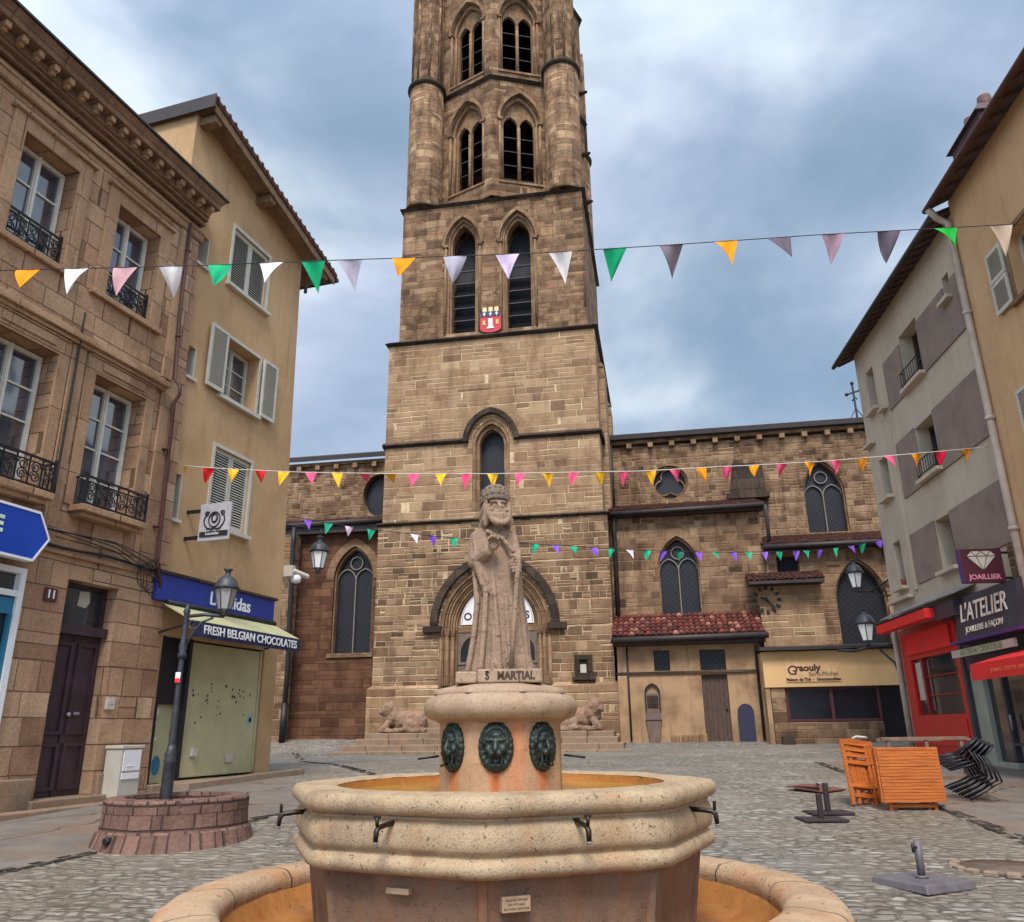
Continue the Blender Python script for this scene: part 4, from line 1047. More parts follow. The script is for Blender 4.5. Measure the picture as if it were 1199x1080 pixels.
def railing(mb, u0, u1, z0, z1, y, dense=True, gap=True):
    mb.box(u0, u1, y-.015, y+.015, z1-.03, z1); mb.box(u0, u1, y-.012, y+.012, z0, z0+.025); mb.box(u0, u1, y-.01, y+.01, z1-.1, z1-.085)
    n = max(3, round((u1-u0)/.2)); w = (u1-u0)/n; hh = z1-z0
    for k in range(n+1): mb.box(u0+k*w-.009, u0+k*w+.009, y-.009, y+.009, z0, z1)
    for k in range(n):
        c = u0+(k+.5)*w; s = 1 if k % 2 else -1
        scroll(mb, c, z0+hh*.3, min(w*.42, hh*.24), y, s); scroll(mb, c, z0+hh*.62, min(w*.42, hh*.22), y, -s)
    for s in (u0, u1): mb.box(s-.016, s+.016, y-.016, y+.016, z0-.02, z1+.04)
def casement(parent, u0, u1, z0, z1, y, rows, mat=M['white'], fw=.06, pane=M['glass'], lowpanel=False, name='window'):
    mb = MB(); c = (u0+u1)/2
    mb.prism(rect(u0, u1, z0, z1), y, y+.07, [rect(u0+fw, c-.045, z0+fw, z1-fw), rect(c+.045, u1-fw, z0+fw, z1-fw)])
    mb.box(c-.022, c+.022, y-.02, y-.002, z0, z1)
    for k in range(1, rows):
        z = z0+fw + (z1-z0-2*fw)*k/rows
        mb.box(u0+fw, c-.045, y+.02, y+.05, z-.014, z+.014); mb.box(c+.045, u1-fw, y+.02, y+.05, z-.014, z+.014)
    w = mb.build(name, mat, parent)
    g = MB(); g.box(u0+.02, u1-.02, y+.05, y+.06, z0+.02, z1-.02); g.build('pane', pane, w)
    return w
for a, b in W2:
    casement(SH, a+.02, b-.02, Z2[0]+.02, Z2[1]-.02, .24, 3)
    r = MB(); railing(r, a+.03, b-.03, Z2[0]+.06, Z2[0]+.5, .06); r.build('window_rail', M['iron'], SH)
    t = MB(); t.band([(a-.24, Z2[0]-.02), (a-.24, Z2[1]+.25), (b+.24, Z2[1]+.25), (b+.24, Z2[0]-.02)], [(a, Z2[0]-.02), (a, Z2[1]), (b, Z2[1]), (b, Z2[0]-.02)], -.05, .002)
    t.box(a-.3, b+.3, -.11, .002, Z2[1]+.252, Z2[1]+.31); t.box(a-.3, b+.3, -.09, .002, Z2[0]-.12, Z2[0]-.022)
    t.build('window_surround', M['trim'], SH, .012)
for a, b in W1:
    casement(SH, a+.02, b-.02, Z1[0]+.02, Z1[1]-.02, .26, 4)
    s = MB(); s.box(a-.1, b+.12, -.3, .1, Z1[0]-.1, Z1[0]); s.box(a-.04, b+.06, -.22, .0, Z1[0]-.17, Z1[0]-.102); s.build('balcony_slab', M['trim'], SH, .012)
    r = MB(); railing(r, a-.06, b+.08, Z1[0]+.02, Z1[0]+.46, -.26)
    for x in (a-.06, b+.08): r.box(x-.012, x+.012, -.26, .02, Z1[0]+.44, Z1[0]+.46); [r.box(x-.007, x+.007, -.26+.09*k, -.246+.09*k, Z1[0], Z1[0]+.45) for k in range(1, 3)]
    r.build('balcony_railing', M['iron'], SH)
    t = MB(); t.band([(a-.2, Z1[0]), (a-.2, Z1[1]+.3), (b+.2, Z1[1]+.3), (b+.2, Z1[0])], [(a, Z1[0]), (a, Z1[1]), (b, Z1[1]), (b, Z1[0])], -.04, .002)
    t.box(a+.1, b-.1, -.07, -.042, Z1[1]+.1, Z1[1]+.24); t.box(a-.16, b+.16, -.07, -.042, Z1[1]+.262, Z1[1]+.29)
    t.build('window_surround', M['trim'], SH, .012)
mb = MB()                                                     # cornices and strings
mb.box(U0, -1.05, -.1, .002, 7.44, 7.5); mb.box(U0, -1.02, -.16, .002, 7.502, 7.6); mb.box(U0, -1.05, -.05, .002, 7.602, 7.7)
mb.build('mid_cornice', M['trim'], SH, .015)
mb = MB(); mb.box(U0, -.56, -.07, .002, 10.83, 11.05); mb.box(U0, -.58, -.1, .002, 10.98, 11.04); mb.build('string_course', M['trim'], SH, .012)
mb = MB(); mb.box(U0, -.2, -.05, .002, 4.16, 4.24); mb.build('string_course', M['trim'], SH, .012)
mb = MB()
mb.box(U0, -.62, -.12, .3, 11.16, 11.24); mb.box(U0, -.64, -.2, .3, 11.242, 11.3)
mb.box(U0, -.6, -.42, .3, 11.47, 11.58); mb.hexa([(U0, -.42, 11.582), (-.58, -.42, 11.582), (-.58, .3, 11.582), (U0, .3, 11.582)], [(U0, -.5, 11.7), (-.52, -.5, 11.7), (-.52, .3, 11.7), (U0, .3, 11.7)])
mb.box(U0, -.66, -.23, .3, 11.3025, 11.468)
mb.build('cornice', M['cornice'], SH, .012)
x = -.72
while x > U0+.3:
    mb = MB(); mb.box(x-.1, x, -.38, -.232, 11.36, 11.468); mb.box(x-.09, x-.01, -.32, -.232, 11.31, 11.358); mb.build('cornice_bracket', M['trim'], SH, .01); x -= .29
mb = MB(); mb.hexa([(U0, -.53, 11.702), (-.5, -.53, 11.702), (-.5, 8, 12.2), (U0, 8, 12.2)], [(U0, -.53, 11.74), (-.5, -.53, 11.74), (-.5, 8, 12.3), (U0, 8, 12.3)])
mb.build('roof', M['gutter'], SH)
for (za, zb, ua, ub) in ((4.25, 7.43, -1.08, -.78), (7.71, 10.82, -1.15, -.9), (4.25, 7.43, -3.08, -2.82)):
    mb = MB(); mb.box(ua, ub, -.05, .002, za, zb); mb.build('pilaster_strip', M['trim'], SH, .01)
# street door with transom
mb = MB(); mb.prism(rect(-2.42, -1.4, .74, 3.84), .22, .34, [rect(-2.34, -1.48, 3.22, 3.78)])
for s in (0, 1):
    x0 = -2.37+s*.475
    for z0_, z1_ in ((.85, 1.5), (1.62, 2.95)): mb.band(rect(x0+.05, x0+.44, z0_, z1_)+[(x0+.05, z0_)], rect(x0+.1, x0+.39, z0_+.05, z1_-.05)+[(x0+.1, z0_+.05)], .19, .22)
mb.box(-1.93, -1.9, .2, .22, .76, 3.05); mb.box(-2.46, -1.36, .1, .22, 3.06, 3.2)
dr = mb.build('door', M['doorwood'], SH)
g = MB(); g.box(-2.36, -1.46, .28, .3, 3.2, 3.8); g.build('pane', M['glass_shop'], dr)
g = MB(); g.prism([(-1.92, 3.52), (-1.75, 3.5), (-1.68, 3.6), (-1.72, 3.76), (-1.9, 3.74)], .27, .278); g.build('paper_notice', M['cab'], dr)
g = MB(); g.ball((-1.86, .17, 1.9), .035, 8, 6); g.box(-1.75, -1.65, .18, .2, 1.9, 1.94); g.build('handle', M['metal'], dr)
mb = MB(); mb.box(-2.6, -1.1, -.18, .3, .3, .76); mb.box(-4.2, -2.55, -.12, -.002, .2, 1.05); mb.box(-3.9, -.95, -.42, -.182, .2, .66); mb.box(-1.36, -.85, -.08, -.002, .3, 1.05)
mb.build('doorstep', M['step'], SH, .02)
g = MB(); g.box(-2.82, -2.6, -.03, -.002, 3.46, 3.65); npl = g.build('number_plate', plain('brown_number_plate', S(84, 44, 38), .5), SH)
text('number', '11', .17, M['whitep'], SH, TF(-2.71, -.034, 3.555), .003, bold=.004)
g = MB(); g.box(-1.36, -1.2, -.05, -.002, 1.98, 2.16); g.box(-1.33, -1.23, -.056, -.0505, 2.06, 2.13); g.build('door_phone', M['cab'], SH, .008)
# shop window at the far left
mb = MB(); mb.prism(rect(-6.4, -3.2, 1.6, 3.84), -.06, .1, [rect(-6.3, -3.29, 3.52, 3.76), rect(-6.3, -3.29, 1.7, 3.44)]); wf = mb.build('shop_window', M['whitep'], SH)
g = MB(); g.box(-6.35, -3.25, .04, .06, 1.65, 3.8); g.build('pane', M['glass_shop'], wf)
g = MB(); g.box(-6.3, -3.29, -.02, .03, 3.2, 3.42); g.box(-3.34, -3.29, -.03, .03, 1.7, 3.2); g.build('blue_trim', M['teal'], wf)
# pipe and cables on the house
mb = MB(); mb.tube([(-1.0, -.09, 11.0), (-.97, -.09, 9.0), (-.88, -.09, 7.75), (-.88, -.22, 7.6), (-.86, -.22, 7.44), (-.84, -.1, 7.3), (-.74, -.1, 4.4), (-.6, -.1, 4.0)], .035, 8)
for z in (10.4, 8.6, 6.4, 5.0): mb.tube([(-.99+.02*(11-z), -.09, z-.02), (-.99+.02*(11-z), -.09, z+.02)], .05, 8)
tag(mb.build('downpipe', M['pipe_rust'], None, 0, LF, True), 'thin rusty downpipe on the stone house beside the rendered house', 'downpipe')
mb = MB()
for k in range(4):
    q = random.Random(k); P = []
    for i in range(21):
        t = i/20; u = -6+5.35*t; P.append((u, -.1-.01*k, 4.5-.03*k + .04*math.sin(9*t+k) + (.0 if t < .8 else -(t-.8)*.8*(1+.3*k))))
    mb.tube(P, .009, 5)
for k in range(4):
    mb.tube([(-1.0+.16*math.cos(t)+.05*k, -.1-.02*k, 4.12+.2*math.sin(t)*(1+.2*k)) for t in [PI*(.1+1.7*i/12) for i in range(13)]], .008, 5)
mb.tube([(-6+i*.3, -.075, 4.27+.02*math.sin(i)) for i in range(19)], .022, 6)
tag(mb.build('cable_bundle', M['cable'], None, 0, LF, True), 'black cables sagging along the stone house and looped at its corner', 'cables')
mb = MB(); P = [(-3.02, -.09, 8.0-.28*i) for i in range(12)]; mb.tube(P, .018, 5); tag(mb.build('wall_cable', M['cable'], None, 0, LF, True), 'dark vertical cable between the two first-floor windows of the stone house', 'cable')
# blue arrow sign
u, z = LF.uv(55, 632, .3)
bs = thing('arrow_sign', 'bright blue arrow-ended shop sign with white edge and pale letters above the shop window', 'sign', LF, (u-1, -.3, z-.35))
P = [(u-2.6, z-.3), (u-.2, z-.32), (u, z), (u-.2, z+.32), (u-2.6, z+.34)]
mb = MB(); mb.prism(P, -.32, -.2); mb.build('panel', M['signblue'], bs)
Q = [(u-2.64, z-.33), (u-.19, z-.355), (u+.03, z), (u-.19, z+.355), (u-2.64, z+.37)]
mb = MB(); mb.band(Q, P, -.33, -.19); mb.build('edge', M['whitep'], bs)
for a in (-1.6, -.5):
    mb = MB(); mb.box(u+a-.02, u+a+.02, -.2, .0, z-.02, z+.02); mb.build('bracket', M['iron'], bs)
uE, zE = LF.uv(-1, 611, .33)
text('lettering', 'CAFE', .3, plain('pale_sign_letters', S(206, 226, 206), .5), bs, TF(uE-.28, -.325, zE-.02), .006, bold=.012)
uE, zE = LF.uv(-2, 637, .33)
text('lettering', 'PRESSE -', .16, M['whitep'], bs, TF(uE-.28, -.325, zE), .006, bold=.01)
# ------------------------------------------------------------------ LEFT: rendered house with the chocolate shop
BH = thing('rendered_house', 'tall beige rendered house with grey louvred shutters and deep timber eaves over a chocolate shop', 'house', LF, (1.4, .1, .8))
FY = .1; OVH = .36
ra0, rz0 = LF.uv(253, 112, OVH); ra1, rz1 = LF.uv(394, 322, OVH)
def rl(u): return rz0 - .1 - (u-ra0)*(rz0-rz1)/(ra1-ra0)
wins = [(.52, 1.8, 10.6, 11.95), (.63, 1.8, 8.1, 9.4), (.66, 1.84, 5.46, 7.0)]
smalls = [(-.75, -.2, 10.5, 11.16), (-.72, -.19, 8.08, 8.7), (-.7, -.15, 5.3, 6.14)]
poly = [(-.95, .3), (3.4, .3), (3.36, 4.2), (3.1, 11.9), (3.1, rl(3.1)-.1), (-1.0, rl(-1.0)-.1)]
mb = MB(); mb.prism(poly, FY, FY+.45, [rect(*w) for w in wins] + [rect(*w) for w in smalls] + [rect(-.14, 2.9, .82, 3.24)])
mb.hexa([(-1.0, FY+.452, .3), (3.2, FY+.452, .3), (3.2, 8, .3), (-1.0, 8, .3)], [(-1.0, FY+.452, rl(-1.0)-.12), (3.05, FY+.452, rl(3.05)-.12), (3.05, 8, rl(3.05)-.12), (-1.0, 8, rl(-1.0)-.12)])
mb.build('wall', M['beige'], BH)
def shutter_leaf(mb, u0, u1, z0, z1, y):
    mb.prism(rect(u0, u1, z0, z1), y, y+.035, [rect(u0+.055, u1-.055, z0+.07, z1-.07)])
    n = int((z1-z0-.14)/.052)
    for k in range(n):
        z = z0+.07+(k+.5)*(z1-z0-.14)/n
        mb.hexa([(u0+.05, y+.004, z-.02), (u1-.05, y+.004, z-.02), (u1-.05, y+.03, z+.006), (u0+.05, y+.03, z+.006)],
                [(u0+.05, y+.004, z-.01), (u1-.05, y+.004, z-.01), (u1-.05, y+.03, z+.016), (u0+.05, y+.03, z+.016)])
def surround(u0, u1, z0, z1, w=.1):
    t = MB(); t.band(rect(u0-w, u1+w, z0-.02, z1+w)+[(u0-w, z0-.02)], rect(u0, u1, z0, z1)+[(u0, z0)], FY-.025, FY+.002)
    t.box(u0-w-.04, u1+w+.04, FY-.1, FY+.05, z0-.1, z0-.022); t.build('window_surround', M['shut'], BH)
for i, w in enumerate(wins):
    surround(*w, .07)
    c = (w[0]+w[1])/2
    if i == 1:
        casement(BH, w[0]+.02, w[1]-.02, w[2]+.02, w[3]-.02, FY+.28, 3, M['shut'])
        for a, b in ((w[0]-.56, w[0]-.03), (w[1]+.06, w[1]+.58)):
            s = MB(); shutter_leaf(s, a, b, w[2]-.02, w[3]+.02, FY-.11); s.box(a, b, FY-.07, FY-.06, w[2], w[3]); sh_ = s.build('shutter', M['shut'], BH)
            g = MB(); [g.box(x, x+.04, FY-.06, FY+.0, z-.03, z+.03) for x in (b-.05 if a < c else a+.01,) for z in (w[2]+.25, w[3]-.25)]; g.build('hinge', M['iron'], sh_)
    else:
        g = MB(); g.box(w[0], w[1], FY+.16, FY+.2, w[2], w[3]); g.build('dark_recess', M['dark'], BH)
        for a, b in ((w[0]+.01, c-.008), (c+.008, w[1]-.01)):
            s = MB(); shutter_leaf(s, a, b, w[2]+.01, w[3]-.01, FY+.04); s.build('shutter', M['shut'], BH)
for a, b, z0, z1 in smalls:
    f = MB(); f.box(b-.02, b+.004, FY-.004, FY+.238, z0, z1); f.prism(rect(a+.02, b, z0, z1), FY+.24, FY+.3, [rect(a+.08, b-.05, z0+.05, z1-.05)]); w = f.build('small_window', M['shut'], BH)
    g = MB(); g.box(a+.03, b-.02, FY+.27, FY+.28, z0+.02, z1-.02); g.build('pane', M['glass'], w)
    t = MB(); t.box(a, b+.05, FY-.06, FY+.1, z0-.06, z0-.002); t.build('sill', M['shut'], BH)
# roof: low pitch falling to the right, boarded soffit and projecting beams
mb = MB(); a, b = ra0+.05, ra1-.05
mb.hexa([(a, -OVH+.05, rl(a)-.12), (b, -OVH+.05, rl(b)-.12), (b, 8, rl(b)-.12), (a, 8, rl(a)-.12)], [(a, -OVH+.05, rl(a)-.02), (b, -OVH+.05, rl(b)-.02), (b, 8, rl(b)-.02), (a, 8, rl(a)-.02)]); mb.build('soffit', M['wood_eave'], BH)
mb = MB(); mb.hexa([(a-.06, -OVH-.02, rl(a)-.018), (b+.06, -OVH-.02, rl(b)-.03), (b+.06, 8, rl(b)-.03), (a-.06, 8, rl(a)-.018)], [(a-.06, -OVH-.02, rl(a)+.1), (b+.06, -OVH-.02, rl(b)+.09), (b+.06, 8, rl(b)+.09), (a-.06, 8, rl(a)+.1)])
k = 0; y = -.66
u = a
while u < b: mb.tube([(u, -OVH-.04, rl(u)+.07), (u, 8, rl(u)+.07)], .05, 6); u += .2
mb.build('roof', M['tile_dark'], BH)
mb = MB(); mb.box(a-.1, a-.062, -OVH-.04, 8, rl(a)-.2, rl(a)+.12); mb.build('verge_board', M['gutter'], BH)
mb = MB(); mb.hexa([(a, -OVH+.01, rl(a)-.22), (b, -OVH+.01, rl(b)-.22), (b, -OVH+.045, rl(b)-.22), (a, -OVH+.045, rl(a)-.22)], [(a, -OVH+.01, rl(a)-.03), (b, -OVH+.01, rl(b)-.03), (b, -OVH+.045, rl(b)-.03), (a, -OVH+.045, rl(a)-.03)]); mb.build('barge_board', M['wood_eave'], BH)
for uu in (a+.2, 1.2, b-.35):
    mb = MB(); mb.box(uu-.1, uu+.1, -OVH+.06, FY+.2, rl(uu)-.34, rl(uu)-.15); mb.build('roof_beam', M['wood_eave'], BH, .012)
mb = MB(); zq = rl(b)-.05; mb.tube([(b+.1, -.2, zq), (3.3, -.05, zq-.4), (3.2, .0, zq-.6), (3.2, 0, zq-.75)], .04, 8); mb.tube([(b+.1, -OVH-.02, zq), (b+.1, 6, zq)], .06, 8); mb.build('gutter', M['gutter'], BH)
# shop front
mb = MB(); mb.box(-.66, 2.82, FY-.2, FY-.002, 3.78, 4.24); mb.build('fascia', M['blue'], BH, .008)
mb = MB(); mb.box(-.72, 2.88, FY-.24, FY-.002, 4.242, 4.29); mb.build('fascia_cap', M['cut_dark'], BH)
text('shop_name', 'Leonidas', .34, M['whitep'], BH, TF(1.36, FY-.204, 3.99), .004, sx=1.05, bold=.006)
mb = MB(); mb.box(-.14, .6, FY+.2, FY+.24, .82, 3.24); mb.build('side_panel', M['green'], BH)
mb = MB(); mb.box(-.14, -.04, FY+.02, FY+.2, .82, 3.24); mb.box(.56, .64, FY-.02, FY+.2, .82, 3.24); mb.box(-.04, .56, FY+.12, FY+.198, 2.1, 3.24); mb.build('frame', M['iron'], BH)
mb = MB(); mb.box(.66, 2.86, FY+.06, FY+.12, .92, 3.2); mb.box(.66, .69, FY+.03, FY+.13, .9, 3.22); mb.box(2.83, 2.88, FY+.03, FY+.13, .9, 3.22); mb.box(.67, 2.85, FY+.04, FY+.13, .88, .93)
shut = mb.build('shop_shutter', M['green'], BH)
rr = random.Random(4)
mb = MB()
for k in range(32):
    x, z = rr.uniform(.85, 2.72), 2.5-abs(rr.gauss(0, .36)); q = rr.choice([.01, .014, .018, .026])
    mb.prism([(x+q*math.cos(t), z+q*1.2*math.sin(t)) for t in [2*PI*i/7 for i in range(7)]], FY+.054, FY+.0595)
mb.build('dents', plain('dark_spots', S(56, 52, 40), .7), shut)
mb = MB(); mb.prism([(2.66+.09*math.cos(t), 1.86+.11*math.sin(t)) for t in [2*PI*i/12 for i in range(12)]], FY+.05, FY+.0595); mb.build('round_sticker', plain('pale_blue_sticker', S(150, 178, 180), .5), shut)
mb = MB(); mb.prism([(2.66+.045*math.cos(t), 1.86+.055*math.sin(t)) for t in [2*PI*i/10 for i in range(10)]], FY+.046, FY+.0495); mb.build('sticker_centre', M['cable'], shut)
mb = MB(); mb.box(.95, 1.1, FY+.0, FY+.0595, 1.22, 1.36); mb.build('shutter_lock', M['cab'], shut, .01); mb = MB(); mb.box(1.98, 2.2, FY+.03, FY+.0595, 1.08, 1.24); mb.build('shutter_lock', M['cab'], shut, .01)
mb = MB(); mb.prism([(.1+.1*math.cos(t), 1.98+.11*math.sin(t)) for t in [2*PI*i/14 for i in range(14)]], FY+.19, FY+.198)
mb.band([(.12+.15*math.cos(t), 1.66+.17*math.sin(t)) for t in [PI*.4+PI*1.3*i/12 for i in range(13)]], [(.16+.1*math.cos(t), 1.66+.12*math.sin(t)) for t in [PI*.4+PI*1.3*i/12 for i in range(13)]], FY+.19, FY+.198)
mb.build('stickers', M['whitep'], BH)
mb = MB(); mb.prism([(.28+.1*math.cos(t), 1.1+.16*math.sin(t)) for t in [2*PI*i/12 for i in range(12)]], FY+.19, FY+.198); mb.build('blue_decal', M['teal'], BH)
mb = MB(); mb.box(.3, 3.42, -.22, FY+.05, .3, .84); mb.box(-.2, .3, -.1, FY+.2, .3, .82); mb.build('shop_step', M['kerb'], BH, .02)
# awning
z_t, z_f = 3.78, 3.4
mb = MB(); mb.hexa([(-.42, -.02, z_t-.03), (2.86, -.02, z_t-.03), (2.86, -.72, z_f), (-.42, -.72, z_f)][::-1], [(-.42, -.02, z_t), (2.86, -.02, z_t), (2.86, -.72, z_f+.03), (-.42, -.72, z_f+.03)][::-1])
aw = thing('shop_awning', 'pale green awning with navy valance lettered in white over the chocolate shop', 'awning', LF, (1.2, 0, 3.2))
mb.build('canopy', M['canvas'], aw)
va = MB(); n = 40
for k in range(n):
    x0, x1 = -.42+3.28*k/n, -.42+3.28*(k+1)/n; f0, f1 = .012*math.sin(k*1.3), .012*math.sin((k+1)*1.3)
    va.hexa([(x0, -.74+f0, z_f-.24), (x1, -.74+f1, z_f-.24), (x1, -.73+f1, z_f-.24), (x0, -.73+f0, z_f-.24)], [(x0, -.74, z_f+.02), (x1, -.74, z_f+.02), (x1, -.73, z_f+.02), (x0, -.73, z_f+.02)])
va.build('valance', M['navy'], aw)
text('lettering', 'FRESH BELGIAN CHOCOLATES', .205, M['whitep'], aw, TF(1.28, -.755, z_f-.11), .004, sx=1.03, bold=.004)
mb = MB(); [mb.bar((x, -.71, z_f), (x, FY-.05, z_f-.15), .03) for x in (-.38, 2.8)]; mb.tube([(-.42, -.1, 3.76), (2.86, -.1, 3.76)], .06, 8); mb.build('awning_arm', M['iron'], aw)
# hanging sign square to the wall
hs = thing('hanging_sign', 'small grey square hanging sign with black scrollwork emblem on the rendered house', 'sign', LF, (.1, -.1, 4.9))
mb = MB(); mb.box(.08, .12, -.86, -.2, 4.92, 5.62); mb.build('panel', plain('pale_sign_grey', S(172, 168, 172), .5), hs, .004)
def side(y, z): return (.07, y, z)
mb = MB()
for s, c in ((-1, -.36), (1, -.7)):
    P = [side(c + s*.05*math.cos(t*1.0) , 5.3 + .16*math.cos(t*.5)) for t in [2*PI*i/16 for i in range(17)]]; mb.tube(P, .012, 5)
    mb.tube([side(c+.035*math.cos(t), 5.43+.035*math.sin(t)) for t in [2*PI*i/9 for i in range(9)]], .011, 5, closed=True)
mb.tube([side(-.53+.12*math.cos(t), 5.31+.14*math.sin(t)) for t in [2*PI*i/16 for i in range(16)]], .012, 5, closed=True)
mb.tube([side(-.53+.06*math.cos(t), 5.34+.08*math.sin(t)) for t in [2*PI*i/12 for i in range(12)]], .016, 5, closed=True)
mb.tube([side(-.38-.03*i, 5.14+.012*math.sin(i*1.4)) for i in range(11)], .014, 5)
mb.box(.062, .079, -.84, -.24, 5.0, 5.09)
mb.build('emblem', M['cable'], hs)
text('lettering', 'Leonidas', .08, M['whitep'], hs, Matrix.Translation((.058, -.52, 5.045)) @ Matrix.Rotation(-PI/2, 4, 'Z') @ Matrix.Rotation(PI/2, 4, 'X'), .002)
for z in (5.0, 5.5):
    mb = MB(); mb.box(.075, .125, -.2, FY, z-.03, z+.03); mb.build('bracket', M['iron'], hs)
# security camera on the corner
cm_ = thing('security_camera', 'white security camera under a small box on the corner of the rendered house', 'camera', LF, (3.5, 0, 4.75))
mb = MB(); mb.lathe([(.0, 4.72), (.1, 4.75), (.12, 4.85), (.05, 4.95)], 12, (3.55, -.1)); mb.build('dome', M['whitep'], cm_)
mb = MB(); mb.box(3.36, 3.46, -.12, .1, 4.86, 5.1); mb.cap((3.45, -.1, 4.98), (3.75, -.25, 4.9), .06, .06); mb.build('housing', M['cab'], cm_)
# cabinet
cb = thing('meter_cabinet', 'grey-white street utility cabinet standing against the stone house', 'cabinet', LF, (-1.0, -.3, .66))
mb = MB(); mb.box(-1.26, -.82, -.36, -.06, .6, 1.4); mb.box(-1.28, -.8, -.38, -.05, 1.402, 1.45); mb.build('body', M['cab'], cb, .008)
mb = MB(); mb.box(-1.22, -.86, -.375, -.362, 1.08, 1.38); mb.box(-1.22, -.86, -.375, -.362, .96, 1.05); mb.box(-1.14, -1.0, -.38, -.3755, 1.14, 1.16); mb.build('door', M['whitep'], cb, .004)
# ------------------------------------------------------------------ RIGHT: grey rendered house over a red shop
GH = thing('grey_house', 'four-storey grey rendered house with taupe panels, narrow windows and dark eaves over a red shopfront', 'house', RF, (-.4, 0, 1.0))
def RU(u): return u*K
gw = {'w3a': (-2.7, -2.2, 8.76, 9.8), 'w3b': (-.45, .52, 8.42, 9.65), 'w3c': (1.93, 2.2, 9.2, 9.69), 'w2a': (-2.75, -2.24, 6.6, 7.56), 'w2b': (-.45, .5, 6.39, 7.52), 'w1a': (-2.74, -2.3, 4.53, 5.56), 'w1b': (-.3, .42, 4.46, 5.48)}
gw = {k: (RU(a), RU(b), rz(c), rz(d)) for k, (a, b, c, d) in gw.items()}
GT = RF.uv(978, 431, .42)[1] + .13
mb = MB(); mb.prism([(RU(-3.42), .2), (RU(2.75), .2), (RU(2.75), GT), (RU(-3.3), GT)], 0, .45, [rect(*w) for w in gw.values()] + [rect(RU(-3.25), RU(2.7), .7, rz(3.6))])
mb.box(RU(-3.3), RU(2.7), .452, 8, .2, GT); mb.build('wall', M['grey_render'], GH)
for (u0, u1, z0, z1), ws in (((-1.5, 2.62, 8.36, 9.5), ('w3b', 'w3c')), ((-1.55, 2.62, 6.3, 7.55), ('w2b',)), ((-1.62, 2.62, 4.44, 5.5), ('w1b',))):
    holes = []; u0, u1, z0, z1 = RU(u0), RU(u1), rz(z0), rz(z1)
    xs = [u0]
    mb = MB(); 
    segs = sorted([gw[w] for w in ws]); x = u0
    for w in segs:
        mb = MB(); mb.box(x, w[0]-.02, -.035, -.002, z0, z1); mb.build('render_panel', M['taupe'], GH); mb = MB()
        if w[2] > z0+.1: mb.box(w[0]-.018, w[1]+.018, -.035, -.002, z0, w[2]-.1); mb.build('render_panel', M['taupe'], GH)
        x = w[1]+.02
    mb = MB(); mb.box(x, u1, -.035, -.002, z0, z1)
    mb.build('render_panel', M['taupe'], GH)
for k, w in gw.items():
    wide = k in ('w3b', 'w2b', 'w1b')
    if wide: casement(GH, w[0], w[1], w[2], w[3], .32, 2, M['brown_door'], .05, M['glass_shop'])
    else:
        f = MB(); f.prism(rect(*w), .24, .3, [rect(w[0]+.05, w[1]-.05, w[2]+.05, w[3]-.05)]); q = f.build('window', M['brown_door'], GH)
        g = MB(); g.box(w[0]+.02, w[1]-.02, .27, .28, w[2]+.02, w[3]-.02); g.build('pane', M['glass'], q)
    s = MB(); s.box(w[0]-.1, w[1]+.1, -.17, .1, w[2]-.09, w[2]-.003); s.build('sill', M['grey_render'], GH, .008)
    if k in ('w3b', 'w2b'):
        r = MB()
        for z in (w[2]+.08, w[2]+.42): r.tube([(w[0]-.02, .0, z), (w[0]-.02, -.12, z), (w[1]+.02, -.12, z), (w[1]+.02, .0, z)], .014, 5)
        for i in range(9): x = w[0]+(w[1]-w[0])*i/8; r.tube([(x, -.12, w[2]+.08), (x, -.12, w[2]+.42)], .009, 4)
        r.build('window_rail', M['iron'], GH)
w = gw['w1a']; mb = MB(); mb.lathe([(.1, w[2]), (.14, w[2]+.2)], 10, ((w[0]+w[1])/2, .1)); o = mb.build('flower_pot', plain('terracotta_pot', S(120, 60, 50), .8), None, 0, RF, True); tag(o, 'small terracotta pot on the lowest narrow window sill of the grey house', 'pot')
for u0, u1, z in ((-3.3, -2.75, 8.1), (-2.0, -1.62, 8.55), (-3.3, -2.0, 4.3)): s = MB(); s.box(RU(u0), RU(u1), -.16, -.003, rz(z)-.08, rz(z)); s.build('ledge', M['grey_render'], GH, .008)
s = MB(); s.box(RU(-1.86), RU(-1.72), -.05, -.003, rz(4.35), rz(8.1)); s.build('pilaster_strip', M['grey_render'], GH)
# eaves
(e0, ez), e1 = RF.uv(978, 431, .42), RU(2.74)
mb = MB(); mb.hexa([(e0, -.4, ez), (e1, -.4, ez), (e1, .3, ez+.3), (e0, .3, ez+.3)], [(e0, -.4, ez+.06), (e1, -.4, ez+.06), (e1, .3, ez+.36), (e0, .3, ez+.36)])
for i in range(22):
    x = e0+.15+(e1-e0-.3)*i/21; mb.hexa([(x-.04, -.36, ez-.05), (x+.04, -.36, ez-.05), (x+.04, .1, ez+.16), (x-.04, .1, ez+.16)], [(x-.04, -.36, ez+.01), (x+.04, -.36, ez+.01), (x+.04, .1, ez+.22), (x-.04, .1, ez+.22)])
mb.build('eaves', M['wood_dark'], GH)
mb = MB(); mb.hexa([(e0-.05, -.44, ez+.062), (e1, -.44, ez+.062), (e1, 6, ez+2.5), (e0-.05, 6, ez+2.5)], [(e0-.05, -.44, ez+.16), (e1, -.44, ez+.16), (e1, 6, ez+2.6), (e0-.05, 6, ez+2.6)]); mb.build('roof', M['gutter'], GH)
mb = MB(); mb.tube([(e0-.05, -.46, ez+.02), (e1, -.46, ez+.02)], .06, 8); mb.build('gutter', M['gutter'], GH)
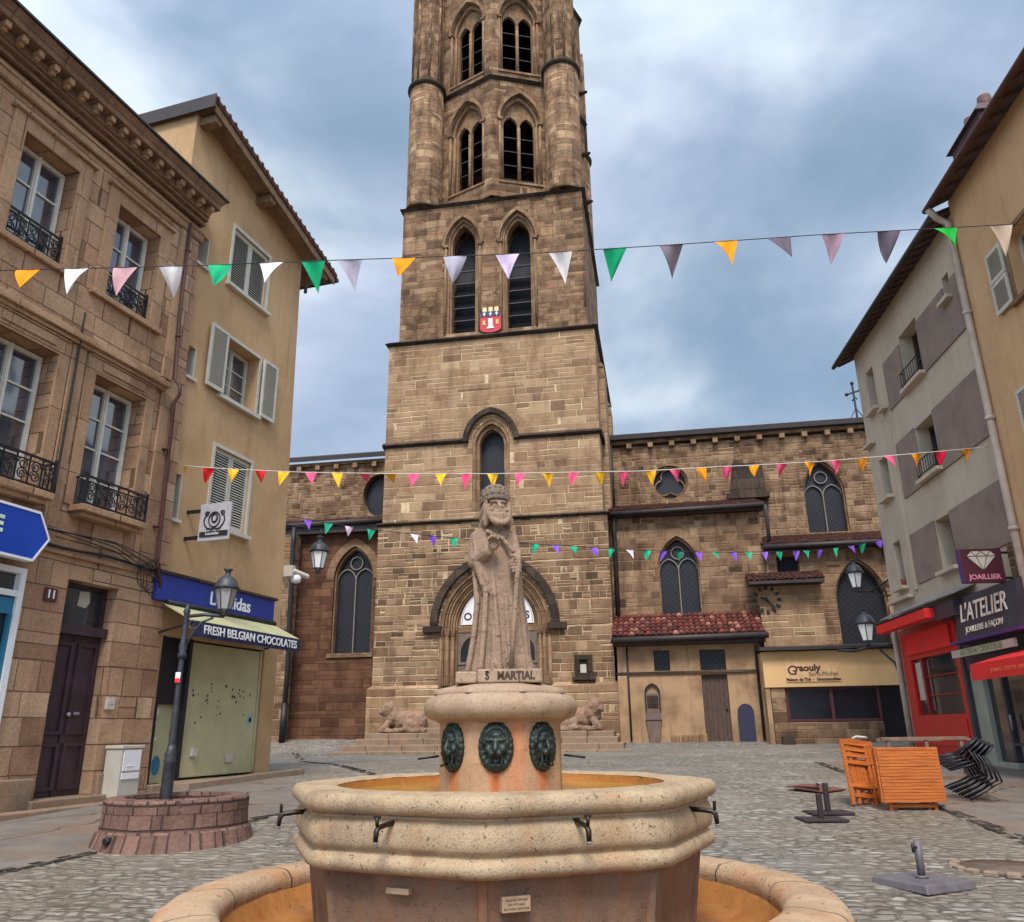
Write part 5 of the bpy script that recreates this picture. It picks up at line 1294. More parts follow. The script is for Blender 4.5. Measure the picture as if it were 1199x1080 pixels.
# red shop front
RS = thing('red_shopfront', 'red painted shopfront with a tall red fascia panel and dark window under the grey house', 'shopfront', RF, (-1.9, -.05, 1.2))
def RR(u0, u1, z0, z1): return (RU(u0), RU(u1), rz(z0), rz(z1))
w = RR(-2.75, -.42, 1.8, 2.95)
a, b, c, d = RR(-3.2, -.2, 1.05, 3.62)
mb = MB(); mb.prism(rect(a, b, .8, d), -.03, .12, [rect(*w)]); mb.build('frame', M['red'], RS)
mb = MB(); q = RR(-2.8, -.45, 3.05, 3.48); mb.box(q[0], q[1], -.09, -.032, q[2], q[3]); mb.build('fascia_panel', M['redb'], RS, .01)
mb = MB(); q = RR(-2.75, -.4, 1.2, 1.72); mb.box(q[0], q[1], -.05, -.032, q[2], q[3]); mb.build('stall_riser', M['red'], RS, .008)
mb = MB(); mb.box(w[0]+.02, w[1]-.02, .06, .08, w[2], w[3]); mb.build('pane', M['glass_shop'], RS)
mb = MB(); mb.box(w[0]+.62, w[0]+.7, -.02, .06, w[2], w[3]); mb.box(w[0]+.7, w[1], .01, .05, w[2]+.42, w[2]+.45); mb.box(w[0]+.7, w[1], .01, .05, w[2]+.86, w[2]+.89); mb.build('glazing_bar', M['redd'], RS)
mb = MB(); mb.box(w[0]+.1, w[0]+.42, .03, .055, w[2]+.35, w[3]-.08); mb.build('notice_board', M['cab'], RS)
mb = MB(); mb.box(w[0]+.86, w[0]+.92, .03, .055, w[2]+.1, w[3]-.05); mb.build('curtain', M['greywood'], RS)
mb = MB(); mb.tube([(RU(-3.36), -.08, rz(4.0)), (RU(-3.36), -.08, 1.1)], .07, 8); o = mb.build('downpipe', M['pipe'], None, 0, RF, True); tag(o, 'pale downpipe at the left edge of the red shopfront', 'downpipe')
# retracted awning
q = RR(-3.05, .5, 3.55, 3.9)
ra = thing('retracted_awning', 'narrow bright red awning cassette under a grey zinc hood on the red shop', 'awning', RF, (q[0]+1, -.3, q[2]))
mb = MB(); mb.hexa([(q[0], -.5, q[3]-.06), (q[1]+.5, -.5, q[3]-.06), (q[1]+.5, -.002, q[3]+.14), (q[0], -.002, q[3]+.14)], [(q[0], -.5, q[3]-.02), (q[1]+.5, -.5, q[3]-.02), (q[1]+.5, -.002, q[3]+.2), (q[0], -.002, q[3]+.2)]); mb.build('zinc_hood', M['metal'], ra)
mb = MB(); mb.box(q[0]-.1, q[1]-.85, -.6, -.36, rz(3.56), rz(3.76)); mb.build('red_fabric', M['redb'], ra, .02)
mb = MB(); mb.box(q[0]-.1, q[1]-.85, -.62, -.3, rz(3.77), rz(3.79)); mb.box(q[1]-.85, q[1]+.2, -.4, -.05, rz(3.5), rz(3.8)); mb.build('cassette', M['charcoal'], ra)
# jeweller's fascia
q = RR(.46, 2.8, 3.05, 3.8)
fs = thing('jeweller_sign', 'large charcoal jeweller fascia with white serif lettering above the glass shop door', 'sign', RF, (q[0]+1.2, -.3, q[2]))
mb = MB(); mb.hexa([(q[0], -.36, q[2]), (q[1], -.36, q[2]), (q[1], -.003, q[2]), (q[0], -.003, q[2])], [(q[0], -.26, q[3]), (q[1], -.26, q[3]), (q[1], -.003, q[3]+.06), (q[0], -.003, q[3]+.06)]); mb.build('board', M['charcoal'], fs)
mb = MB(); mb.box(q[0]-.25, q[1]+.05, -.4, -.003, q[2]-.06, q[2]-.002); mb.build('bottom_edge', M['purple'], fs)
TT = Matrix.Translation((0, 0, 0))
def tilt_text(name, s_, size, mat, par, u, y, z, **kw):
    return text(name, s_, size, mat, par, Matrix.Translation((u, y, z)) @ Matrix.Rotation(PI/2 - .118, 4, 'X'), **kw)
lt = plain('ivory_lettering', S(226, 206, 190), .5)
tilt_text('lettering', "L'ATELIER", .52, lt, fs, (q[0]+q[1])/2-.02, -.325, q[2]+.5, sx=.92, bold=.004, ext=.006)
tilt_text('lettering', 'JOAILLERIE & FAÇON', .17, lt, fs, (q[0]+q[1])/2-.02, -.36, q[2]+.16, ext=.006)
q2 = RR(.05, 2.45, 2.77, 2.9)
ws = thing('creator_sign', 'long narrow white sign with pale green letters under the charcoal fascia', 'sign', RF, (q2[0]+1, -.3, q2[2]))
mb = MB(); mb.box(q2[0], q2[1], -.32, -.26, q2[2], q2[3]); mb.build('panel', M['cab'], ws)
text('lettering', 'ARTISAN CREATEUR', .15, plain('sage_letters', S(140, 142, 92), .6), ws, TF((q2[0]+q2[1])/2, -.324, (q2[2]+q2[3])/2), .003, sx=1.35, bold=.006)
# dark shop under it
mb = MB(); mb.box(RU(-.19), RU(2.72), -.02, .3, rz(2.55), rz(3.05)); mb.box(RU(-.19), RU(-.06), -.06, .2, .8, rz(3.05))
DS = thing('jeweller_shopfront', 'glazed shop entrance with grey-green frame beneath the charcoal jeweller fascia', 'shopfront', RF, (1.4, 0, .9))
mb.build('dark_frame', M['charcoal'], DS)
mb = MB(); mb.box(RU(-.05), RU(.42), .02, .2, .8, rz(2.55)); mb.box(RU(-.05), RU(1.2), -.01, .2, .75, rz(.98)); mb.build('pilaster', M['greygreen'], DS, .01)
mb = MB(); mb.box(RU(.42), RU(2.72), .12, .15, .9, rz(2.55)); mb.build('pane', M['glass_shop'], DS)
mb = MB(); mb.box(RU(1.0), RU(1.08), .06, .12, .9, rz(2.55)); mb.box(RU(1.08), RU(1.9), .06, .12, rz(1.25), rz(1.3)); mb.box(RU(1.9), RU(1.98), .06, .12, .9, rz(2.55)); mb.build('door_frame', M['charcoal'], DS)
mb = MB(); mb.tube([(RU(1.2), .02, rz(1.5)), (RU(1.2), .02, rz(1.75))], .025, 6); mb.build('handle', M['metal'], DS)
q = RR(2.05, 4.6, 2.27, 2.5)
a2 = thing('red_awning', 'bright red half-open awning with faint lettering at the right edge above the shop window', 'awning', RF, (q[0]+1, -.9, q[2]))
mb = MB(); mb.hexa([(q[0], -.02, q[3]+.25), (q[1], -.02, q[3]+.25), (q[1], -.95, q[3]), (q[0], -.95, q[3])][::-1], [(q[0], -.02, q[3]+.28), (q[1], -.02, q[3]+.28), (q[1], -.95, q[3]+.03), (q[0], -.95, q[3]+.03)][::-1]); mb.build('canopy', M['redb'], a2)
mb = MB(); mb.box(q[0], q[1], -.97, -.952, q[2], q[3]+.03); mb.build('valance', M['redb'], a2)
text('lettering', 'JOAILLIER - CREATION - BIJOUX', .09, plain('faded_gold', S(232, 110, 80), .6), a2, TF((q[0]+q[1])/2, -.974, (q[2]+q[3])/2), .002)
# hanging jeweller sign, square to the facade
p = at_depth(1141, 679, 17.0); hu = RU(2.3)
jx = thing('jeweller_hanging_sign', 'maroon hanging box sign with a white diamond emblem and pink lettering', 'sign', RF, (hu, -.1, rz(3.8)))
z0, z1 = rz(3.80), rz(4.36); y0, y1 = -.95, -.2
mb = MB(); mb.box(hu, hu+.13, y0, y1, z0, z1); mb.build('panel', M['maroon'], jx, .006)
mb = MB(); mb.box(hu-.004, hu+.134, y0-.012, y0-.002, z0-.004, z1+.004); mb.build('edge', M['purple'], jx)
def face_(y, z): return (hu-.008, y, z)
cy, cz = (y0+y1)/2, z0+.4
D = [(-.26, .1), (-.17, .19), (.17, .19), (.26, .1), (0, -.17)]
mb = MB(); ids = [mb.add((hu+.138, cy+a, cz+b)) for a, b in D]; mb.face(ids)
ids = [mb.add((hu+.134, cy+a, cz+b)) for a, b in D]; mb.face(ids[::-1]); dia = mb.build('diamond_emblem', M['cab'], jx)
mb = MB()
for a, b in (((-.26, .1), (.26, .1)), ((-.1, .1), (0, -.17)), ((.1, .1), (0, -.17)), ((-.17, .19), (-.1, .1)), ((0, .19), (-.1, .1)), ((0, .19), (.1, .1)), ((.17, .19), (.1, .1))):
    mb.bar((hu+.14, cy+a[0], cz+a[1]), (hu+.14, cy+b[0], cz+b[1]), .014, .006)
mb.build('facet_lines', M['maroon'], dia)
text('lettering', 'JOAILLIER', .13, plain('pink_letters', S(206, 130, 150), .5), jx, Matrix.Translation((hu+.135, cy, z0+.1)) @ Matrix.Rotation(PI/2, 4, 'Z') @ Matrix.Rotation(PI/2, 4, 'X'), .003, bold=.004)
mb = MB(); mb.box(hu+.04, hu+.09, -.2, 0, z1-.1, z1-.06); mb.box(hu+.04, hu+.09, -.2, 0, z0+.06, z0+.1); mb.build('bracket', M['iron'], jx)
mb = MB(); mb.box(RU(2.45), RU(2.72), -.12, -.003, rz(2.6), rz(4.4)); mb.build('quoin_stones', M['nave'], GH, .02)
# ------------------------------------------------------------------ RIGHT: ochre house
OH = thing('ochre_house', 'ochre rendered house with open louvred shutter and boarded timber eaves at the right edge', 'house', RF, (6, 0, 1))
o0, o1, oz = RU(2.78), RU(13), RF.uv(1087, 246, .42)[1] + .13
ow = (RU(4.25), RU(5.3), rz(7.95), rz(9.05))
mb = MB(); mb.prism(rect(o0, o1, .2, oz), -.02, .45, [rect(*ow), rect(RU(4.25), RU(5.3), rz(5.2), rz(6.6))]); mb.box(o0, o1, .452, 9, .2, oz); mb.build('wall', M['orange_render'], OH)
for w in (ow, (RU(4.25), RU(5.3), rz(5.2), rz(6.6))):
    casement(OH, w[0], w[1], w[2], w[3], .2, 3, M['shut'])
    t = MB(); t.band(rect(w[0]-.09, w[1]+.09, w[2]-.02, w[3]+.09)+[(w[0]-.09, w[2]-.02)], rect(*w)+[(w[0], w[2])], -.05, -.018); t.box(w[0]-.14, w[1]+.14, -.12, 0, w[2]-.1, w[2]-.022); t.build('window_surround', M['cut'], OH)
    for a, b in ((w[0]-.66, w[0]-.1), (w[1]+.1, w[1]+.66)):
        s = MB(); m_ = (w[2]+w[3])/2; shutter_leaf(s, a, b, w[2], m_-.01, -.1); shutter_leaf(s, a, b, m_+.01, w[3], -.1); s.box(a, b, -.06, -.055, w[2], w[3]); s.build('shutter', M['shut'], OH)
(e0, ez), e1 = RF.uv(1087, 246, .42), o1
mb = MB(); mb.hexa([(e0, -.4, ez), (e1, -.4, ez), (e1, .2, ez+.28), (e0, .2, ez+.28)], [(e0, -.4, ez+.05), (e1, -.4, ez+.05), (e1, .2, ez+.33), (e0, .2, ez+.33)]); mb.build('eaves_boarding', M['wood_dark'], OH)
x = e0+.25
while x < e1:
    mb = MB(); mb.hexa([(x-.04, -.34, ez-.04), (x+.04, -.34, ez-.04), (x+.04, .1, ez+.18), (x-.04, .1, ez+.18)], [(x-.04, -.34, ez+.01), (x+.04, -.34, ez+.01), (x+.04, .1, ez+.24), (x-.04, .1, ez+.24)]); mb.build('rafter_end', M['wood_dark'], OH); x += .5
mb = MB(); mb.hexa([(e0-.08, -.44, ez+.06), (e1, -.44, ez+.06), (e1, 7, ez+2.9), (e0-.08, 7, ez+2.9)], [(e0-.08, -.44, ez+.14), (e1, -.44, ez+.14), (e1, 7, ez+3.0), (e0-.08, 7, ez+3.0)]); mb.build('roof', M['gutter'], OH)
mb = MB(); mb.tube([(e0-.1, -.46, ez+.02), (e1, -.46, ez+.02)], .06, 8); mb.build('gutter', M['pipe_rust'], OH)
cu, cz_ = RF.uv(1150, 158, -3)
mb = MB(); mb.box(cu-.5, cu+1.1, 2.4, 3.3, cz_-2.5, cz_-.15); mb.hexa([(cu-.62, 2.28, cz_-.148), (cu+1.22, 2.28, cz_-.148), (cu+1.22, 3.42, cz_-.148), (cu-.62, 3.42, cz_-.148)], [(cu-.4, 2.5, cz_+.2), (cu+1.0, 2.5, cz_+.2), (cu+1.0, 3.2, cz_+.2), (cu-.4, 3.2, cz_+.2)])
ch = mb.build('chimney', plain('brown_chimney', S(84, 64, 66), .85, 0, .2, 4), OH)
mb = MB(); [mb.lathe([(.17, cz_+.2), (.2, cz_+.3), (.16, cz_+.62)], 12, (cu+x_, 2.85)) for x_ in (-.1, .7)]; mb.build('chimney_pot', M['pipe_rust'], ch)
mb = MB(); mb.tube([(e0+.05, -.45, ez-.02), (RU(2.74), -.3, ez-.22), (RU(2.77), -.1, ez-.4), (RU(2.77), -.09, 6), (RU(2.77), -.09, 1)], .075, 8)
for z in (9.5, 7.2, 5, 3.4): mb.tube([(RU(2.77), -.09, z), (RU(2.77), -.09, z+.08)], .095, 8)
o = mb.build('downpipe', M['pipe'], None, 0, RF, True); tag(o, 'tall pale downpipe between the grey house and the ochre house', 'downpipe')
# ------------------------------------------------------------------ FOUNTAIN
FX, FYD = -.11, 6.5
FT = thing('fountain', 'octagonal granite fountain with bronze lion masks, brass taps and a wide rust-stained ground basin', 'fountain', None, (FX, FYD, .3))
ZO = -.3                                                       # local z = world z - .3
def ngon_prof(mb, prof, n=8, a0=0.0, sub=6, rnd=.10, circ={}):
    """a moulded octagonal solid of revolution with slightly rounded corners; profile [(r,z)]"""
    N = n*sub; rings = []
    for pi_, (r, z) in enumerate(prof):
        row = []; cc = circ.get(pi_-len(prof), 0)
        for k in range(N):
            t = 2*PI*k/N; ph = (t % (2*PI/n)) - PI/n
            f = math.cos(PI/n)/math.cos(ph)
            f = f*(1-rnd) + rnd*(1+math.cos(PI/n))/2
            q = r*(f*(1-cc)+cc); row.append(mb.add((q*math.cos(t+a0), q*math.sin(t+a0), z)))
        rings.append(row)
    for j in range(len(prof)-1):
        for k in range(N): mb.face([rings[j][k], rings[j][(k+1) % N], rings[j+1][(k+1) % N], rings[j+1][k]], 0, None, True)
    return rings
def arc(cx, cz, r, t0, t1, n=7): return [(cx + r*math.cos(rad(t0+(t1-t0)*i/n)), cz + r*math.sin(rad(t0+(t1-t0)*i/n))) for i in range(n+1)]
A0 = -PI/2 - rad(3.5)                                          # a corner of the octagon towards us
def L(P): return [(r, z+ZO) for r, z in P]
# ground basin
gbm = MB()
prof = [(2.36, .1), (2.36, .36)] + arc(2.24, .4, .13, -10, 90, 5) + [(2.1, .545)] + arc(2.02, .44, .1, 80, 180, 5) + [(1.93, .38)]
gbm.lathe(L(prof), 64, cap=False); gb = gbm.build('ground_basin', M['basin'], FT)
sbd = gb.modifiers.new('fine', 'SUBSURF'); sbd.levels = sbd.render_levels = 1; dd_ = gb.modifiers.new('wear', 'DISPLACE'); CL4 = bpy.data.textures.new('chipped_rim', 'CLOUDS'); CL4.noise_scale = .16; CL4.noise_depth = 3; dd_.texture = CL4; dd_.strength = .022; dd_.mid_level = .5
gbm = MB(); gbm.lathe(L([(1.95, .43), (1.9, .38), (1.86, .28), (1.75, .22), (1.2, .2)]), 64, cap=False); gbm.build('basin_floor', M['basin_in'], gb)
pm = MB(); ngon_prof(pm, L([(1.42, .16), (1.42, .24), (1.36, .3), (1.38, .5), (1.44, .78), (1.46, .84)]), 8, A0, 6, .05); pd = pm.build('pedestal', M['ped'], FT)
for k in range(8):                                            # vertical arrises at the corners of the pedestal
    t = A0+k*PI/4; rm = MB()
    rm.bar((1.335*math.cos(t), 1.335*math.sin(t), .3+ZO), (1.41*math.cos(t), 1.41*math.sin(t), .8+ZO), .06)
    rm.build('corner_rib', M['ped'], pd, .02)
bm_ = MB()
prof = [(1.4, .79), (1.465, .805)] + arc(1.475, .857, .052, -75, 75, 6) + [(1.478, .915), (1.474, .922), (1.488, .93), (1.508, .945), (1.518, .975), (1.518, 1.02), (1.512, 1.06), (1.498, 1.09), (1.484, 1.101), (1.482, 1.104), (1.497, 1.108), (1.497, 1.122), (1.485, 1.127), (1.49, 1.133)] + arc(1.5, 1.188, .06, -75, 72, 7) + [(1.44, 1.252), (1.3, 1.253), (1.225, 1.25), (1.205, 1.235)]
ngon_prof(bm_, L(prof), 8, A0, 8, .015, {-3: .5, -2: 1, -1: 1})
bm_.v = [Vector((p.x*1.03, p.y*1.03, p.z)) if math.hypot(p.x, p.y) > 1.24 else p for p in bm_.v]
bowl = bm_.build('bowl', M['bowl'], FT); sbd = bowl.modifiers.new('fine', 'SUBSURF'); sbd.levels = sbd.render_levels = 1
dd_ = bowl.modifiers.new('wear', 'DISPLACE'); CL3 = bpy.data.textures.new('uneven_stone', 'CLOUDS'); CL3.noise_scale = .11; CL3.noise_depth = 2; dd_.texture = CL3; dd_.strength = .012; dd_.mid_level = .5
im = MB(); im.lathe(L([(1.206, 1.234), (1.19, 1.15), (1.1, 1.02), (.4, 1.0)]), 64, cap=False); im.build('bowl_inside', M['basin_in'], bowl)
wm = MB(); wm.lathe(L([(0.3, 1.175), (1.197, 1.175)]), 64, cap=False); wm.build('water', M['water'], FT)
dmb = MB(); DR = .485; A1 = A0 + PI/8
ngon_prof(dmb, L([(DR+.02, 1.0), (DR, 1.2), (DR, 1.67)]), 8, A1, 6, .35); drum = dmb.build('drum', M['drum'], FT)
for a in (-4, 176):
    sp = MB(); q = DR-.01; sp.tube([(q*math.cos(rad(a)), q*math.sin(rad(a)), 1.42+ZO), ((q+.16)*math.cos(rad(a)), (q+.16)*math.sin(rad(a)), 1.4+ZO)], .008, 6); sp.build('spout', M['brass'], drum)
cmb = MB(); cmb.lathe(L([(.47, 1.655), (.5, 1.675)] + arc(.5, 1.765, .09, -80, 80, 9) + [(.515, 1.86)]), 48, cap=False)
cp = cmb.build('cap_ring', M['cap'], FT)
cmb = MB(); ngon_prof(cmb, L([(.53, 1.862), (.525, 1.895), (.36, 1.93), (.05, 1.94)]), 8, A1, 6, .05); cmb.build('cap_slab', M['cap'], cp)
# bronze lion masks with spouts
def mask(mb):
    def B(x, y, z, r, rot=None): mb.ball((x, y, z), r, 12, 8, rot)
    B(0, .0, .0, (.135, .045, .175)); B(0, -.03, .02, (.1, .05, .12))
    for k in range(22):
        t = 2*PI*k/22; B(.118*math.cos(t), -.01, .155*math.sin(t)+.005, (.03, .035, .034))
    for k in range(14):
        t = PI*(.02+.96*k/13); B(.095*math.cos(t), -.035, .115*math.sin(t)+.03, (.022, .03, .028))
    for s in (-1, 1):
        B(s*.045, -.075, .055, (.034, .022, .014)); B(s*.043, -.066, .034, (.016, .012, .011)); B(s*.06, -.06, -.01, (.032, .03, .03))
        B(s*.03, -.095, -.04, (.03, .03, .026)); B(s*.085, -.03, .11, (.022, .026, .026))
        mb.cap((s*.026, -.085, -.07), (s*.026, -.09, -.1), .009, .005, 6); mb.cap((s*.05, -.06, -.05), (s*.045, -.06, -.12), .016, .014, 6)
    mb.cap((0, -.07, .06), (0, -.105, -.012), .02, .024); B(0, -.112, -.016, (.024, .014, .014)); B(0, -.04, -.13, (.05, .04, .024)); B(0, -.03, -.15, (.04, .035, .03))
    B(0, -.06, .085, (.05, .03, .03))
mk = None
for k in (0, 1, 2, 5):
    t = A1 - PI/8 + k*PI/4 - PI/4
    r = DR*math.cos(PI/8)*.985 + .012
    if mk is None:
        mb = MB(); mask(mb); mk = mb.build('lion_mask', M['bronze'], FT); o = mk; remesh(o, .0055, 1)
        sp = MB(); sp.tube([(0, -.05, -.112), (0, -.115, -.12), (0, -.15, -.128)], .011, 8); so = sp.build('spout', M['brass'], mk)
        mt = MB(); mt.ball((0, -.055, -.098), (.028, .025, .024), 10, 8); mo = mt.build('mouth', M['dark'], mk)
    else: o = copy_tree(mk, FT)
    o.location = (r*math.cos(t), r*math.sin(t), 1.485+ZO); o.scale = (.87, .72, .93); o.rotation_euler = (0, 0, t+PI/2)
# drinking taps on the faces of the bowl
tp = None
for k in range(8):
    t = A0 + PI/8 + k*PI/4; r = 1.53*math.cos(PI/8) - .01
    if tp is None:
        mb = MB(); mb.lathe([(.028, 0), (.028, .012)], 10); mb.v = [Vector((v.x, -v.z, v.y)) for v in mb.v]
        mb.tube([(0, 0, 0), (0, -.09, -.002), (0, -.165, -.01), (.0, -.185, -.03), (0, -.19, -.085)], [.017, .016, .016, .017, .014], 8)
        tp = mb.build('tap', M['brass'], FT)
        mb = MB(); mb.tube([(0, -.18, .0), (0, -.182, .045)], .011, 6); mb.bar((-.022, -.182, .047), (.022, -.182, .047), .014); mb.build('tap_handle', M['brass'], tp)
        mb = MB(); mb.tube([(0, -.19, -.08), (0, -.19, -.1)], .013, 8); mb.build('nozzle', M['metal'], tp); o = tp
    else: o = copy_tree(tp, FT)
    o.location = (r*math.cos(t), r*math.sin(t), 1.085+ZO); o.rotation_euler = (0, 0, t+PI/2)
# little plaques on the pedestal
for px, py, w, h, tx in ((603, 1058, .17, .082, True), (468, 1043, .16, .034, False)):
    k = 0 if px > 560 else 7
    t = A0 + PI/8 + k*PI/4
    n = Vector((math.cos(t), math.sin(t), 0)); x = Vector((-n.y, n.x, 0)); d_ = 1.44*math.cos(PI/8)+.0
    d = ray(px, py); C0 = CAMP - Vector((FX, FYD, .3)); tt = (d_ - C0.dot(n))/d.dot(n); P = C0 + d*tt
    mb = MB(); mb.box(-w/2, w/2, -.03, .03, -h/2, h/2); o = mb.build('plaque', plain('worn_plaque', S(164, 136, 108), .7, 0, .15, 20), FT, .004)
    o.matrix_local = Matrix(((x.x, -n.x, 0, P.x), (x.y, -n.y, 0, P.y), (0, 0, 1, P.z), (0, 0, 0, 1)))
    if tx:
        for q, tl in enumerate(('VILLE DE LIMOGES', 'EAU POTABLE', 'EAU NON RECYCLEE')):
            text('inscription', tl, .016, plain('plaque_ink', S(84, 66, 54), .8), o, TF(0, -.031, .022-.022*q), .001)

# ------------------------------------------------------------------ STATUE: a bearded bishop in a domed mitre, left hand on a staff
ST = thing('saint_statue', 'weathered stone statue of a bearded bishop with mitre and staff standing on the fountain', 'statue', None, (FX+.0, FYD, 1.935))
def sx(px): return (px-586)/146.5
def szz(py): return 3.54 - (py-570)/144.6 - 1.935
CL2 = bpy.data.textures.new('chipped_stone', 'CLOUDS'); CL2.noise_scale = .045; CL2.noise_depth = 2
def worn2(o, st):
    d = o.modifiers.new('wear', 'DISPLACE'); d.texture = CL2; d.strength = st; d.mid_level = .5
sb = MB()
N = 56
secs = [(2.03, .0, 0.268, 0.190, .055), (2.07, 0, 0.260, 0.190, .055), (2.16, .0, 0.236, 0.180, .055), (2.3, .0, 0.226, 0.166, .045), (2.46, .0, 0.207, 0.157, .038), (2.6, -.005, 0.196, 0.152, .03), (2.74, -.012, 0.191, 0.150, .028),
        (2.86, -.03, 0.202, 0.152, .025), (2.96, -.045, 0.193, 0.154, .02), (3.05, -.048, 0.191, 0.142, .012), (3.12, -.05, 0.174, 0.123, .006), (3.17, -.045, 0.131, 0.104, 0), (3.21, -.04, 0.078, 0.081, 0)]
rings = []
for z, cx, a, b, f in secs:
    row = []
    for k in range(N):
        t = 2*PI*k/N
        q = 1 + f*1.7*(1.1 - 2*abs(math.sin(4.5*t+.8*z)) + .5*(1-2*abs(math.sin(8*t+z*1.5+1))))
        row.append(sb.add((cx + a*q*math.cos(t), b*q*math.sin(t), z-1.935)))
    rings.append(row)
for j in range(len(rings)-1):
    for k in range(N): sb.face([rings[j][k], rings[j][(k+1) % N], rings[j+1][(k+1) % N], rings[j+1][k]], 0, None, True)
sb.face(rings[0][::-1]); sb.face(rings[-1])
def P(px, y, py): return (sx(px), y, szz(py))
# drapery folds falling from the shoulders and the belt seam
for pts, r in (([P(556, -.1, 632), P(560, -.15, 665), P(570, -.175, 700), P(568, -.185, 745), P(564, -.2, 785)], .022),
               ([P(557, -.06, 645), P(557, -.1, 680), P(560, -.13, 712), P(556, -.15, 750), P(550, -.16, 786)], .022),
               ([P(577, -.15, 668), P(580, -.17, 705), P(584, -.185, 750), P(586, -.21, 788)], .02),
               ([P(592, -.14, 680), P(594, -.165, 720), P(596, -.18, 760), P(600, -.2, 788)], .018),
               ([P(603, -.1, 690), P(606, -.13, 725), P(609, -.14, 760), P(614, -.15, 786)], .02),
               ([P(566, -.15, 660), P(572, -.17, 690), P(578, -.16, 706)], .016),
               ([P(572, -.17, 630), P(590, -.19, 640), P(602, -.19, 655)], .018)):
    for a, b in zip(pts, pts[1:]):
        a = (a[0], a[1]+.022, a[2]); b = (b[0], b[1]+.018, b[2]); sb.cap(a, b, r, r*1.1, 8)
# arms with wide sleeves
sb.cap(P(559, 0, 634), P(557, -.08, 664), .066, .06); sb.cap(P(557, -.08, 664), P(573, -.2, 656), .06, .048); sb.cap(P(562, -.12, 668), P(566, -.16, 692), .05, .02)
sb.cap(P(599, 0, 634), P(605, -.06, 660), .062, .052); sb.cap(P(605, -.06, 660), P(604, -.19, 672), .05, .04)
# right hand raised on the breast, fingers curled
hx, hy, hz = sx(579), -.235, szz(650)
sb.ball((hx, hy, hz), (.042, .035, .045), 12, 8)
for k, (dx, dz, l) in enumerate(((-.03, .028, .05), (-.01, .042, .056), (.012, .042, .052), (.032, .028, .042))):
    a = Vector((hx+dx, hy-.02, hz+dz)); b = a + Vector((dx*.2, -.035, l*.5)); c = b + Vector((0, -.02, -l*.35)); sb.cap(a, b, .0105, .01, 8); sb.cap(b, c, .01, .008, 8)
sb.cap((hx+.035, hy-.01, hz-.015), (hx+.05, hy-.05, hz+.015), .012, .009, 8)
# left hand closed round the staff
gx_, gy_, gz = sx(605), -.215, szz(674)
sb.ball((gx_, gy_+.02, gz), (.04, .035, .055), 12, 8)
for k in range(4):
    zz = gz+.036-.024*k; l = (.04, .046, .044, .036)[k]
    sb.cap((gx_+.036, gy_, zz), (gx_+.01, gy_-.035, zz-.003), .0115, .0115, 8); sb.cap((gx_+.01, gy_-.035, zz-.003), (gx_+.01-l, gy_-.022, zz-.006), .0112, .0095, 8)
sb.cap((gx_-.025, gy_+.0, gz+.04), (gx_-.005, gy_-.035, gz+.058), .0125, .01, 8)
# neck, head turned a little and lifted
hc = Vector((sx(582), -.05, szz(603))); yaw = Matrix.Rotation(rad(14), 3, 'Z') @ Matrix.Rotation(rad(-14), 3, 'X')
def Hd(x, y, z): return hc + yaw @ Vector((x, y, z))
def HB(x, y, z, r): sb.ball(Hd(x, y, z), r, 14, 10, yaw)
sb.cap((sx(580), -.01, szz(618)), hc, .075, .085)
HB(0, 0, 0, (.092, .11, .13)); HB(0, -.06, -.07, (.07, .07, .07))
HB(0, -.1, .034, (.08, .032, .016))                                     # brow
for s in (-1, 1):
    HB(s*.036, -.098, .006, (.016, .012, .011)); HB(s*.054, -.088, -.036, (.03, .03, .026)); HB(s*.104, .01, -.01, (.016, .026, .038))
    HB(s*.038, -.112, .032, (.03, .016, .009)); HB(s*.036, -.104, -.01, (.022, .011, .005))
sb.cap(Hd(0, -.115, .025), Hd(0, -.15, -.034), .014, .022); HB(0, -.138, -.04, (.028, .018, .014))
for s in (-1, 1):                                                       # moustache, beard, hair
    sb.cap(Hd(s*.01, -.122, -.058), Hd(s*.058, -.095, -.078), .016, .011)
    for k in range(5): sb.cap(Hd(s*(.02+.018*k), -.1+.014*k, -.085), Hd(s*(.014+.019*k), -.115+.016*k, -.145+.012*k), .02, .012)
    for k in range(6):
        y = -.06+.03*k
        q = [Hd(s*.095, y, .05), Hd(s*.108, y+.01, .0), Hd(s*.1, y+.012, -.05), Hd(s*.112, y+.02, -.1), Hd(s*.1, y+.03, -.14)]
        for a, b in zip(q, q[1:]): sb.cap(a, b, .02, .019, 7)
HB(0, -.118, -.082, (.024, .014, .007)); HB(0, -.09, -.125, (.066, .05, .06))
for k in range(11):
    t = PI*k/10; HB(.078*math.cos(t), -.1-.03*math.sin(t), -.085-.085*math.sin(t), (.024, .024, .028)); pass
for s in (-1, 1): HB(s*.086, -.02, -.045, (.036, .075, .1))
HB(0, -.1, -.1, (.074, .052, .05))
for s in (-1, 1):
    sb.cap(Hd(s*.006, -.142, -.064), Hd(s*.075, -.115, -.1), .02, .012, 8)
    for k in range(4): sb.cap(Hd(s*(.012+.02*k), -.145+.008*k, -.1), Hd(s*(.008+.018*k), -.135+.01*k, -.175+.014*k), .016, .01, 8); HB(0, .06, -.03, (.11, .08, .13))
